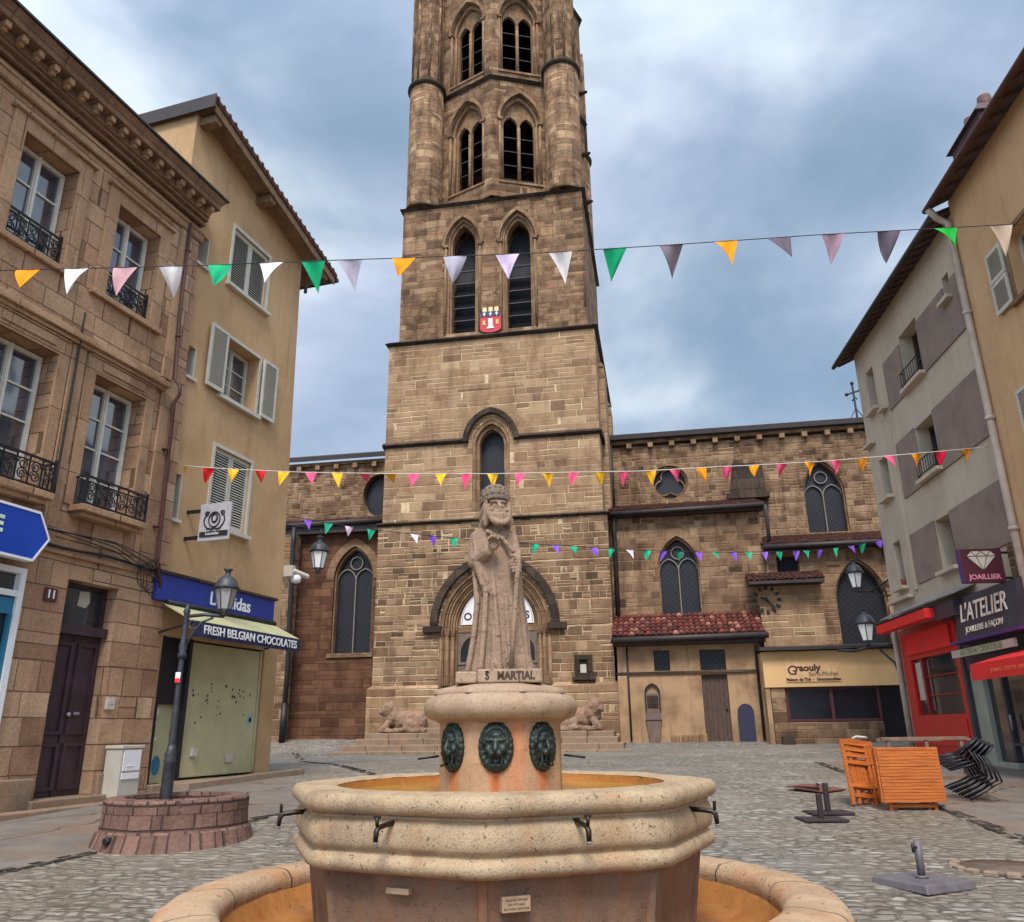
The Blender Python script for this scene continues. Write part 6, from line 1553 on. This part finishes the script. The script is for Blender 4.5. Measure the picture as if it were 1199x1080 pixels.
# domed mitre with a band and worn relief
for r0, r1, za, zb in ((.118, .124, .058, .085), (.116, .11, .085, .15), (.11, .085, .15, .2), (.085, .03, .2, .232)):
    pass
mt_c = Hd(0, .0, .0)
prof = [(.106, .06), (.122, .066), (.124, .092), (.111, .1), (.116, .14), (.108, .18), (.086, .214), (.05, .238), (.006, .247)]
n = 24; rr_ = []; sb_keep = sb; sb = MB()
for r, z in prof: rr_.append([sb.add(Hd(r*math.cos(2*PI*k/n), r*1.04*math.sin(2*PI*k/n), z)) for k in range(n)])
for j in range(len(prof)-1):
    for k in range(n): sb.face([rr_[j][k], rr_[j][(k+1) % n], rr_[j+1][(k+1) % n], rr_[j+1][k]], 0, None, True)
sb.face(rr_[0][::-1]); sb.face(rr_[-1])
for k in range(16):
    t = 2*PI*k/16; q = Hd(.116*math.cos(t), .12*math.sin(t), .118); sb.ball(q, .015, 8, 6)
    t += .2; q = Hd(.106*math.cos(t), .11*math.sin(t), .178); sb.ball(q, .015, 8, 6)
mi_ = sb.build('mitre', M['mitre'], ST); remesh(mi_, .005, 1); worn2(mi_, .006); sb = sb_keep
body = sb.build('figure', M['statue'], ST); remesh(body, .006, 0); worn2(body, .0055)
sf = MB(); sf.tube([P(609, -.225, 655), P(606, -.245, 690), P(602, -.25, 740), P(598, -.25, 791)], [.017, .018, .017, .017], 10); sf.build('staff', M['statue'], ST)
pl = MB(); pl.box(-.33, -.17, -.3, .26, .0, .085); pl.box(-.168, .315, -.31, .26, .0, .1); plo = pl.build('plinth', M['cap'], ST, .012)
text('inscription', 'S   MARTIAL', .08, plain('carved_dark_lettering', S(70, 52, 42), .9), ST, TF(.075, -.3115, .05), .002, sx=.86, bold=.003)
text('inscription', 'T', .045, bpy.data.materials['carved_dark_lettering'], ST, TF(-.095, -.3115, .068), .002, bold=.002)
# ------------------------------------------------------------------ LAMPS
def lantern(parent, c, s=1.0, dim=False, yaw=.3):
    """six-sided street lantern standing on point c; parts: base, glass, frame, cap"""
    def Q(r, z, k, n=6): t = yaw + 2*PI*k/n; return (c[0]+r*s*math.cos(t), c[1]+r*s*math.sin(t), c[2]+z*s)
    mb = MB(); mb.lathe([(.02*s, c[2]), (.055*s, c[2]+.02*s), (.03*s, c[2]+.05*s), (.085*s, c[2]+.09*s)], 12, (c[0], c[1])); mb.build('base', M['lamp_iron'], parent)
    g = MB(); lo = [g.add(Q(.082, .09, k)) for k in range(6)]; hi = [g.add(Q(.145, .37, k)) for k in range(6)]
    for k in range(6): g.face([lo[k], lo[(k+1) % 6], hi[(k+1) % 6], hi[k]])
    gl = g.build('glass', M['lamp_glass_dim'] if dim else M['lamp_glass'], parent)
    f = MB()
    for k in range(6): f.bar(Q(.085, .09, k), Q(.149, .37, k), .012*s)
    for k in range(6): f.bar(Q(.151, .37, k), Q(.151, .37, k+1), .018*s); f.bar(Q(.085, .09, k), Q(.085, .09, k+1), .014*s)
    f.build('frame', M['lamp_iron'], parent)
    d = MB(); z = c[2]
    d.lathe([(.165*s, z+.37*s), (.17*s, z+.385*s), (.14*s, z+.43*s), (.13*s, z+.47*s), (.09*s, z+.52*s), (.045*s, z+.54*s), (.035*s, z+.56*s), (.035*s, z+.6*s), (.06*s, z+.625*s), (.06*s, z+.64*s), (.02*s, z+.645*s)], 18, (c[0], c[1]), cap=True)
    d.build('cap', M['lamp_iron'], parent)
# planter and lamp post
pc = Vector((-3.78, 9.75)); pz = G(pc.x, pc.y)
PLN = thing('planter', 'low round planter of pinkish stone blocks with the lamp post standing in it', 'planter', None, (pc.x, pc.y, pz))
mb = MB(); mb.lathe([(.86, -.06), (.8, .12), (.77, .14), (.755, .3), (.76, .31), (.76, .42), (.745, .44)], 44, cap=False, sm=False); mb.lathe([(.745, .44), (.56, .445), (.54, .2)], 44, cap=False, sm=False)
wl = mb.build('wall', M['planter'], PLN)
wl.data.update()
mb = MB(); mb.lathe([(.56, .36), (.0, .38)], 24, cap=False); mb.build('soil', M['soil'], PLN)
mb = MB(); mb.tube([(.28, .1, .3), (.62, .05, .42)], .012, 6); mb.build('hose', M['cable'], PLN)
mb = MB(); a = rad(-118); mb.tube([(.8*math.cos(a), .8*math.sin(a), .07), (.87*math.cos(a), .87*math.sin(a), .065)], .035, 10); mb.build('drain_pipe', M['dark'], PLN)
lp = at_depth(195, 925, 10.0); lx, ly = lp.x, 10.0; lz = pz+.36
LP = thing('lamp_post', 'slim dark grey lamp post with one lantern on a scrolled arm in the round planter', 'lamp post', None, (lx, ly, lz))
tz = at_depth(222, 722, 10.0).z - lz
mb = MB(); mb.lathe([(.075, -.1), (.07, .1), (.062, .42), (.075, .44), (.058, .47), (.07, .5), (.05, .56), (.042, .62)], 16)
mb.lathe([(.04, .62), (.032, tz-.65), (.03, tz-.5)], 12, cap=False)
mb.lathe([(.05, tz-.5), (.055, tz-.46), (.04, tz-.42), (.052, tz-.36), (.036, tz-.3), (.03, tz+.02), (.045, tz+.06), (.02, tz+.12), (.005, tz+.15)], 12)
mb.build('post', M['lamp_iron'], LP)
lc = at_depth(262, 722, 10.0) - Vector((lx, ly, lz))
mb = MB(); mb.tube([(0, 0, tz), (lc.x*.5, 0, tz+.02), (lc.x, lc.y, lc.z)], .022, 8)
mb.tube([(.03, 0, tz-.36), (.1, 0, tz-.2), (.2, 0, tz-.07), (.33, 0, tz-.02)], .017, 6); mb.tube([(.09+.05*math.cos(t), 0, tz-.1+.05*math.sin(t)) for t in [PI*.2+i*.45 for i in range(12)]], .011, 5)
mb.build('arm', M['lamp_iron'], LP); lantern(LP, lc, .92, True)
sticker = MB(); sticker.prism([(-.03, 1.32), (.03, 1.32), (.03, 1.44), (-.03, 1.44)], -.052, -.046); so = sticker.build('sticker', M['whitep'], LP)
sticker = MB(); sticker.box(-.03, .03, -.054, -.0525, 1.32, 1.37); sticker.build('red_sticker_band', M['redb'], LP)
def wall_lantern(name, label, px_top, px_bot, Y, wall_frame, u_w, zarm, up=True, dim=False, kind='arm'):
    top, bot = at_depth(*px_top, Y), at_depth(*px_bot, Y); h = (top.z-bot.z); s = h/.645
    t = thing(name, label, 'lantern', None, (bot.x, bot.y, bot.z), 'lanterns around the square')
    lantern(t, (0, 0, 0), s, dim, .1)
    return t, top-bot, s
t, d, s = wall_lantern('wall_lantern', 'white-paned lantern hanging on a thin iron arm beside the left church aisle', (372, 628), (372, 672), 18.3, LF, 3.4, 0)
w = LF.w(3.15, 1.0, 0) - t.location; zt = d.z
mb = MB(); mb.tube([(0, 0, zt-.02), (0, 0, zt+.16)], .02, 6); mb.tube([(0, 0, zt+.15), (w.x*.5, w.y*.5, zt+.2), (w.x, w.y, zt+.16)], .02, 6); mb.build('arm', M['iron'], t)
gc = RF.w(RU(-3.3), .0, 0)
t, d, s = wall_lantern('wall_lantern', 'bright lantern on a short bracket from the grey house corner, the upper of two', (1002, 655), (1004, 694), 23.4, RF, 0, 0)
w = RF.w(RU(-3.36), .1, 0) - t.location
mb = MB(); zt = d.z
mb.tube([(0, 0, .02), (w.x*.4, w.y*.4, -.08), (w.x, w.y, .12)], .025, 6); mb.tube([(w.x*.35, w.y*.35, -.06), (w.x*.7, w.y*.7, -.3), (w.x, w.y, -.35)], .018, 6)
mb.tube([(w.x*.8+.1*math.cos(a), w.y*.8, -.12+.1*math.sin(a)) for a in [i*.5 for i in range(11)]], .014, 5)
mb.build('bracket', M['iron'], t)
t, d, s = wall_lantern('wall_lantern', 'grey-capped lantern standing on a long curved bracket just above the yellow shop roof', (1015, 712), (1017, 757), 22.6, RF, 0, 0)
w = RF.w(RU(-3.36), -.02, 0) - t.location
mb = MB(); mb.tube([(-.85, -.0, -.1), (-.4, 0, -.12), (0, 0, -.03), (w.x*.6, w.y*.6, -.05), (w.x, w.y, .02)], .035, 8); mb.tube([(w.x, w.y, -1.1), (w.x*.8, w.y*.8, -.5), (w.x*.35, w.y*.35, -.1)], .03, 8); mb.tube([(0, 0, -.04), (0, 0, .02)], .04, 8)
mb.build('bracket', M['iron'], t)
# ------------------------------------------------------------------ BUNTING
def bunting(label, pts, Y0, Y1, flags, fw, fh, ropecol, seed, flip=()):
    """pts: string traced in the photo; flags [(px, colour)]"""
    rr = random.Random(seed)
    xs = [p[0] for p in pts]
    def Y(px): return Y0 + (Y1-Y0)*(px-xs[0])/(xs[-1]-xs[0])
    def pyat(px):
        for a, b in zip(pts, pts[1:]):
            if px <= b[0] or b is pts[-1]:
                t = (px-a[0])/(b[0]-a[0]); return a[1]+(b[1]-a[1])*t
    def sm(px): return (pyat(px-14)+pyat(px)*2+pyat(px+14))/4 if xs[0]+14 < px < xs[-1]-14 else pyat(px)
    W = lambda px: at_depth(px, sm(px), Y(px))
    o = W(xs[0]); t = thing('bunting', label, 'bunting', None, o, 'bunting across the square')
    mb = MB(); n = 120; mb.tube([W(xs[0]+(xs[-1]-xs[0])*k/n)-o for k in range(n+1)], .006 if Y0 < 12 else .009, 5); mb.build('string', ropecol, t)
    for px, c in flags:
        a = W(px); d = (W(px+6)-W(px-6)); d.z *= 1; d.normalize()
        side = Vector((0, 0, 1)).cross(d); yaw = rr.uniform(-1, 1); sw = rr.uniform(-.45, .4)
        k = rr.uniform(.92, 1.08)
        a0 = a - d*fw/2; b0 = a + d*fw/2
        tip = a + Vector((0, 0, -fh*k*math.cos(sw))) + side*(fh*math.sin(sw)) + d*rr.uniform(-.07, .07)
        if px in flip: tip = a + Vector((0, 0, -fh*.35)) + side*fh*.85 + d*.05
        m = MB(); R_, n_ = 6, 5; th = side*.002
        rows = []
        for i in range(R_+1):
            v = i/R_; l = a0.lerp(tip, v); r = b0.lerp(tip, v); row = []
            for j in range(n_+1):
                u = j/n_; p = l.lerp(r, u) + side*(.035*math.sin(u*PI*1.6+seed+px)*v*(1-v)*4*fh/.3 + yaw*.09*(u-.5)*v*(1-v)*3)
                row.append(p - o)
            rows.append(row)
        f = [[m.add(p - th) for p in row] for row in rows]; b = [[m.add(p + th) for p in row] for row in rows]
        for i in range(R_):
            for j in range(n_):
                m.face([f[i][j], f[i+1][j], f[i+1][j+1], f[i][j+1]], 0, None, True); m.face([b[i][j], b[i][j+1], b[i+1][j+1], b[i+1][j]], 0, None, True)
        m.build('pennant', FLAG[c], t)
    return t
white_rope, black_rope = plain('pale_cord', S(200, 190, 180), .7), M['cable']
bunting('nearest bunting of large orange, white, green and grey pennants strung high across the square',
        [(-90, 319), (0, 317), (120, 314), (240, 311), (360, 306), (480, 302), (640, 296), (720, 291), (800, 286), (960, 275), (1110, 267), (1199, 262), (1290, 258)], 8.5, 8.5,
        [(-40, 'grey'), (33, 'orange'), (90, 'white'), (147, 'pinkish'), (200, 'white'), (258, 'green'), (318, 'white'), (367, 'green'), (410, 'greyw'), (473, 'orange'), (533, 'greyw'), (594, 'lilac'), (656, 'white'), (720, 'green'),
         (786, 'grey'), (850, 'orange'), (912, 'dgrey'), (976, 'mauve'), (1041, 'dgrey'), (1107, 'bgreen'), (1172, 'cream'), (1235, 'orange')], .29, .39, black_rope, 3)
seq = [190, 213, 245, 273, 305, 333, 364, 395, 426, 457, 485, 516, 546, 577, 609, 641, 672, 702, 731, 762, 790, 821, 852, 883, 916, 948, 979, 1010, 1041, 1073, 1102, 1131, 1163, 1195]
cols = ['red', 'yellow', 'red', 'yellow', 'red', 'yellow'] + ['pink', 'yellow']*5 + ['pink', 'yellow', 'pink', 'yellow', 'pink', 'orange', 'pink', 'orange', 'pink', 'orange', 'pink', 'orange', 'pink', 'orange', 'crimson', 'orange', 'crimson', 'orange']
cols = (cols + ['crimson', 'orange']*4)[:len(seq)]
bunting('bunting of alternating pink and yellow-orange pennants strung at mid height before the tower',
        [(183, 543), (260, 549), (345, 553), (460, 555), (575, 555), (680, 553), (750, 552), (820, 548), (900, 544), (970, 540), (1040, 534), (1120, 527), (1199, 519), (1240, 514)], 14.2, 15.2,
        list(zip(seq, cols)), .215, .3, white_rope, 5, (457, 426))
s3 = [(360, 'purple'), (385, 'mint'), (409, 'pale'), (435, 'mint'), (485, 'pale'), (507, 'purple'), (531, 'mint'), (555, 'purple'), (580, 'mint'), (604, 'purple'), (627, 'mint'), (650, 'purple'), (672, 'mint'), (695, 'purple'), (716, 'mint'), (737, 'pale'), (758, 'mint'), (777, 'purple'), (796, 'mint'),
      (818, 'purple'), (837, 'mint'), (858, 'purple'), (876, 'mint'), (895, 'purple'), (912, 'mint'), (932, 'purple'), (944, 'mint'), (961, 'purple'), (979, 'mint'), (996, 'purple'), (1010, 'mint'), (1028, 'purple')]
bunting('farthest bunting of small purple and green pennants strung low before the church windows',
        [(334, 602), (360, 609), (440, 621), (500, 627), (560, 633), (640, 638), (720, 643), (790, 646), (850, 647), (910, 646), (960, 644), (1000, 639), (1036, 631)], 17.6, 21.6, s3, .2, .26, black_rope, 9)
# ------------------------------------------------------------------ THINGS ON THE GROUND
def umbrella_base(name, label, p, size, h, pole_h, pole_r, slab_mat, yaw, knob=True, group=None, pole_at=(0, 0)):
    t = thing(name, label, 'umbrella base', None, p, group, yaw)
    mb = MB(); s = size/2
    mb.hexa([(-s, -s, -.01), (s, -s, -.01), (s, s, -.01), (-s, s, -.01)], [(-s*.93, -s*.93, h), (s*.93, -s*.93, h), (s*.93, s*.93, h), (-s*.93, s*.93, h)]); mb.build('slab', slab_mat, t, .012)
    mb = MB(); mb.tube([(pole_at[0], pole_at[1], h), (pole_at[0]+.005, pole_at[1], h+pole_h)], pole_r, 14); mb.tube([(pole_at[0], pole_at[1], h), (pole_at[0], pole_at[1], h+.02)], pole_r*1.7, 14); po_ = mb.build('pole_socket', slab_mat if knob else M['iron'], t)
    if knob:
        k = MB(); k.tube([(pole_at[0]-.02, pole_at[1]-.01, h+pole_h*.82), (pole_at[0]-.09, pole_at[1]-.03, h+pole_h*.82)], .009, 6); k.tube([(pole_at[0]-.085, pole_at[1]-.03, h+pole_h*.82-.035), (pole_at[0]-.085, pole_at[1]-.03, h+pole_h*.82+.035)], .012, 6); k.build('knob', M['iron'], po_)
    return t
p = on_ground(1081, 1037); umbrella_base('umbrella_base', 'heavy grey square umbrella base with short pole and knob on the cobbles', (p.x, p.y, p.z), .56, .055, .28, .03, M['slab'], rad(24), True)
p = on_ground(970, 953); q = on_ground(962, 961)
dk = plain('black_brown_steel', S(58, 46, 48), .55, .3, .2, 6)
for pp, lb, ph_ in ((p, 'dark steel pedestal foot with upright post, the one farther from the fountain basin', .36), (q, 'dark steel pedestal foot with a shorter upright post, nearer the viewer', .3)):
    t = thing('table_foot', lb, 'pedestal foot', None, pp, 'steel pedestal feet on the cobbles')
    mb = MB(); mb.box(-.26, .26, -.2, .2, 0, .03); mb.build('base_plate', dk, t, .005)
    mb = MB(); mb.box(-.03, .03, -.03, .03, .03, ph_); mb.build('post', dk, t, .006)
p = on_ground(955, 926)
t = thing('metal_plate', 'rusty brown square table plate lying tilted on the cobbles behind the steel feet', 'plate', None, (p.x, p.y, p.z), None, rad(38))
mb = MB(); mb.hexa([(-.3, -.32, .0), (.32, -.32, .01), (.32, .32, .06), (-.3, .32, .05)], [(-.3, -.32, .015), (.32, -.32, .025), (.32, .32, .075), (-.3, .32, .065)]); mb.build('plate', M['rustplate'], t, .004)
mb = MB(); mb.tube([(.2, .1, .08), (.5, .2, .02)], .02, 6); mb.box(-.25, -.2, -.2, .2, -.01, .07); mb.build('bracket', dk, t)
# folding slatted tables
def folded_table(label, p, yaw, lean, tw=.78, th=.68):
    t = thing('folding_table', label, 'folding table', None, p, 'folded orange wooden tables')
    t.matrix_world = Matrix.Translation(p) @ Matrix.Rotation(yaw, 4, 'Z') @ Matrix.Rotation(lean, 4, 'X')
    z0 = .1; mb = MB(); n = 17
    for k in range(n): mb.box(-tw/2, tw/2, -.02, .0, z0+th*k/n+.002, z0+th*(k+1)/n-.002)
    mb.build('slat_top', M['orange_wood'], t, .003)
    mb = MB()
    for s in (-1, 1): mb.box(s*tw/2-.022-(.0 if s > 0 else 0), s*tw/2+.022, .002, .05, z0+.0, z0+th)
    mb.box(-tw/2, tw/2, .002, .045, z0+th-.06, z0+th-.01); mb.box(-tw/2, tw/2, .002, .045, z0+.01, z0+.06); mb.box(-tw/2+.05, tw/2-.05, .002, .04, z0+th*.45, z0+th*.45+.05)
    mb.build('frame', M['orange_wood'], t, .003)
    for s in (-1, 1):
        mb = MB(); mb.box(s*(tw/2-.1)-.022, s*(tw/2-.1)+.022, .052, .09, .0, z0+th*.92); mb.build('leg', M['orange_wood'], t, .004)
        mb = MB(); mb.box(s*(tw/2-.17)-.02, s*(tw/2-.17)+.02, .092, .125, .0, z0+th*.85); mb.build('leg', M['orange_wood'], t, .004)
    mb = MB(); mb.box(-tw/2+.1, tw/2-.1, .055, .085, .04, .08); mb.box(-tw/2+.15, tw/2-.15, .095, .12, z0+th*.6, z0+th*.6+.04); mb.build('stretcher', M['orange_wood'], t, .003)
    return t
p = on_ground(1073, 950); p.z = G(p.x, p.y)
folded_table('orange slatted folding table standing on edge, its slatted top facing the viewer', p, rad(-3), rad(-3), .76, .66)
folded_table('second orange folded table standing directly behind the slatted one', p + Vector((.06, .17, .0)), rad(-4), rad(-4), .76, .66)
# chairs folded and leaned in a stack, seen from below
p = on_ground(1012, 944)
for k in range(3):
    pk = p + Vector((.1*k+.02, .08*k, 0)); pk.z = G(pk.x, pk.y)
    t = thing('folding_chair', ['orange folding chair leaning sideways with its slatted underside towards the viewer, frontmost of the stack', 'orange folding chair in the middle of the leaning stack', 'orange folding chair at the back of the leaning stack'][k], 'folding chair', None, pk, 'folded orange wooden chairs')
    t.matrix_world = Matrix.Translation(pk) @ Matrix.Rotation(rad(24+4*k), 4, 'Z') @ Matrix.Rotation(rad(-13), 4, 'X') @ Matrix.Rotation(rad(7), 4, 'Y')
    for s in (-1, 1):
        mb = MB(); mb.box(s*.2-.02, s*.2+.02, -.02, .02, 0, .84); mb.build('leg', M['orange_wood'], t, .004)
        mb = MB(); mb.box(s*.16-.018, s*.16+.018, .025, .06, .02, .6); mb.build('leg', M['orange_wood'], t, .004)
    mb = MB()
    for z in (.62, .7, .78): mb.box(-.18, .18, -.012, .012, z, z+.055)
    mb.build('backrest', M['orange_wood'], t, .003)
    mb = MB()
    for i in range(5): mb.box(-.135+.055*i, -.135+.055*i+.045, .0, .02, .2, .56)
    for z in (.22, .52): mb.box(-.18, .18, -.03, -.002, z, z+.04)
    mb.build('seat', M['orange_wood'], t, .003)
    mb = MB(); mb.box(-.2, .2, -.015, .015, .1, .14); mb.build('stretcher', M['orange_wood'], t, .003)
p = on_ground(1090, 930)
t = thing('wooden_trestle', 'weathered grey-brown wooden bench frame behind the orange tables', 'bench', None, (p.x, p.y, p.z), None, rad(-4))
mb = MB(); mb.box(-.6, .62, -.04, .04, .74, .79); mb.box(-.55, .4, .3, .36, .72, .77); mb.bar((.6, 0, .77), (.98, .1, .62), .05); mb.build('rail', M['greywood'], t, .006)
for x in (-.5, .05, .55):
    mb = MB(); mb.box(x-.025, x+.025, -.025, .025, 0, .74); mb.build('leg', M['greywood'], t, .005)
mb = MB(); mb.box(.05, .55, -.02, .02, .2, .25); mb.build('stretcher', M['greywood'], t)
p = on_ground(1010, 868+70)
mb = MB(); mb.tube([(0, 0, 0), (.08, .02, .03), (.17, -.01, .02), (.24, .02, .01)], .02, 6); o = mb.build('rag', M['cab']); o.location = on_ground(1010, 930) + Vector((.07, .3, .765)); tag(o, 'crumpled pale rag lying on top of the leaning orange chairs', 'rag')
# black chairs tipped in a stack against the trestle
bp = on_ground(1152, 938)
blk = plain('black_chair_plastic', S(30, 28, 34), .5, .1, .3, 9)
chair0 = None
def black_chair():
    t = thing('stacked_chair', 'black strap-backed metal chair tipped over in a nested stack beside the orange tables', 'chair', None, (0, 0, 0), 'black chairs tipped in a stack')
    for s in (-1, 1):
        mb = MB(); mb.tube([(s*.24, -.26, 0), (s*.23, -.25, .3), (s*.22, -.23, .44)], .017, 7); mb.build('leg', blk, t)
        mb = MB(); mb.tube([(s*.24, .28, 0), (s*.22, .22, .3), (s*.21, .2, .44)], .017, 7); mb.build('leg', blk, t)
        mb = MB(); mb.tube([(s*.22, -.23, .62), (s*.24, -.05, .66), (s*.23, .2, .64)], .016, 7); mb.tube([(s*.22, -.23, .44), (s*.22, -.23, .62)], .012, 6); mb.build('armrest', blk, t)
    mb = MB(); mb.box(-.21, .21, -.24, .2, .435, .46); mb.build('seat', blk, t, .01)
    mb = MB(); mb.tube([(-.21, .2, .44), (-.21, .27, .75), (-.17, .31, .86), (0, .325, .88), (.17, .31, .86), (.21, .27, .75), (.21, .2, .44)], .014, 7)
    for x in (-.15, -.1, -.05, 0, .05, .1, .15): mb.tube([(x, .205, .46), (x, .262, .7), (x, .315, .86)], .02, 6)
    mb.build('backrest', blk, t)
    return t
chair0 = black_chair(); chairs = [chair0] + [copy_tree(chair0) for _ in range(4)]
for k, c in enumerate(chairs):
    c.matrix_world = Matrix.Translation(bp + Vector((.02-.05*k, .02+.02*k, .06 + .03*k))) @ Matrix.Rotation(rad(68), 4, 'Z') @ Matrix.Rotation(rad(64+1.5*k), 4, 'X') @ Matrix.Scale(.78, 4) @ Matrix.Translation((0, -.1, -.45)) 
for k, c in enumerate(chairs):
    w = min((c.matrix_world @ Vector(v)).z for v in ((-.24, .28, 0), (.24, .28, 0), (-.24, -.26, 0), (0, .33, .88), (.24, -.23, .64), (-.24, -.23, .64)))
    c.location.z += G(c.location.x, c.location.y) + .01 + .035*k - w
# manhole
p = on_ground(1178, 1017)
t = thing('manhole_cover', 'round brown manhole cover ringed with small cobbles at the right', 'manhole cover', None, (p.x, p.y, p.z+.01))
mb = MB(); mb.lathe([(.36, -.02), (.36, .012), (.0, .014)], 32, cap=False); mb.build('lid', plain('brown_iron_lid', S(104, 86, 72), .6, .2, .25, 6, .004), t)
mb = MB()
for k in range(16):
    a = 2*PI*k/16; mb.T = Matrix.Rotation(a, 4, 'Z'); mb.box(.375, .45, -.055, .055, -.03, .016)
mb.T = None; mb.build('stone_ring', M['kerb'], t, .012)
# ------------------------------------------------------------------ LIGHT, SKY, CAMERA
SUN_AZ, SUN_EL = rad(184), rad(54)                             # behind the viewer, a little to the left
sdir = Vector((math.sin(SUN_AZ)*math.cos(SUN_EL), math.cos(SUN_AZ)*math.cos(SUN_EL), math.sin(SUN_EL)))
W_ = bpy.data.worlds.new('World'); SC.world = W_; W_.use_nodes = True; nt = W_.node_tree; X.nt = nt
bg = nt.nodes['Background']
sky = nt.nodes.new('ShaderNodeTexSky'); sky.sky_type = 'NISHITA'; sky.sun_disc = False; sky.sun_elevation = SUN_EL; sky.sun_rotation = SUN_AZ
sky.air_density = 1.0; sky.dust_density = .6; sky.ozone_density = 1.5
d = tc('Generated'); x, y, z = sep(d)
v = vec(x*1.3, y*1.3, z*2.2)
n1 = noise(vadd(v, (4.0, 1.5, 0.0)), 1.9, 5, .5, .35); n2 = noise(vadd(v, (9.0, 3.0, 2.0)), 2.3, 4, .5); n3 = noise(vadd(v, (1.0, 7.0, 4.0)), .6, 3, .5)
cl = ss(n1*.65 + n3*.35, .38, .6)
cloud = mix(ss(n2*.6 + n1*.4, .4, .6), SKYC['cloud_dark'], SKYC['cloud_light'])
base = mix(.5, mix(1.0, X(sky.outputs[0]), (SKYC['nish'],)*3 + (1,), 'MULTIPLY'), SKYC['blue'])
col = mix(cl*.85, base, cloud)
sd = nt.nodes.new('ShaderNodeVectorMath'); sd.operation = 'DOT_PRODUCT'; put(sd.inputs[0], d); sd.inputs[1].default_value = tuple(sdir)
glow = ss(X(sd.outputs['Value']), .0, 1.0, 1.0, SKYC['glow'])  # unseen sky round the sun made brighter, added to raise the frontal light
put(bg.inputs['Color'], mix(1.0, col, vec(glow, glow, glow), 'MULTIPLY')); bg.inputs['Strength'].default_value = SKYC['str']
sl = bpy.data.lights.new('Sun', 'SUN'); sl.energy = SKYC['sun']; sl.angle = rad(20); sl.color = (1, .95, .88)
so = bpy.data.objects.new('Sun', sl); COL.objects.link(so); so.rotation_euler = (-sdir).to_track_quat('-Z', 'Y').to_euler()
cd = bpy.data.cameras.new('Camera'); cam = bpy.data.objects.new('Camera', cd); COL.objects.link(cam)
cd.sensor_fit = 'HORIZONTAL'; cd.sensor_width = 36; cd.lens = 36*FPX/PW; cd.clip_end = 2000; cd.clip_start = .05
c, s = math.cos(ROLL), math.sin(ROLL)
ax = CR*c - CU*s; ay = CR*s + CU*c; az_ = -CF
cam.matrix_world = Matrix(((ax.x, ay.x, az_.x, CAMP.x), (ax.y, ay.y, az_.y, CAMP.y), (ax.z, ay.z, az_.z, CAMP.z), (0, 0, 0, 1)))
SC.camera = cam
SC.view_settings.view_transform = 'Standard'; SC.view_settings.look = 'None'; SC.view_settings.gamma = 1.0; SC.view_settings.exposure = SKYC['exp']
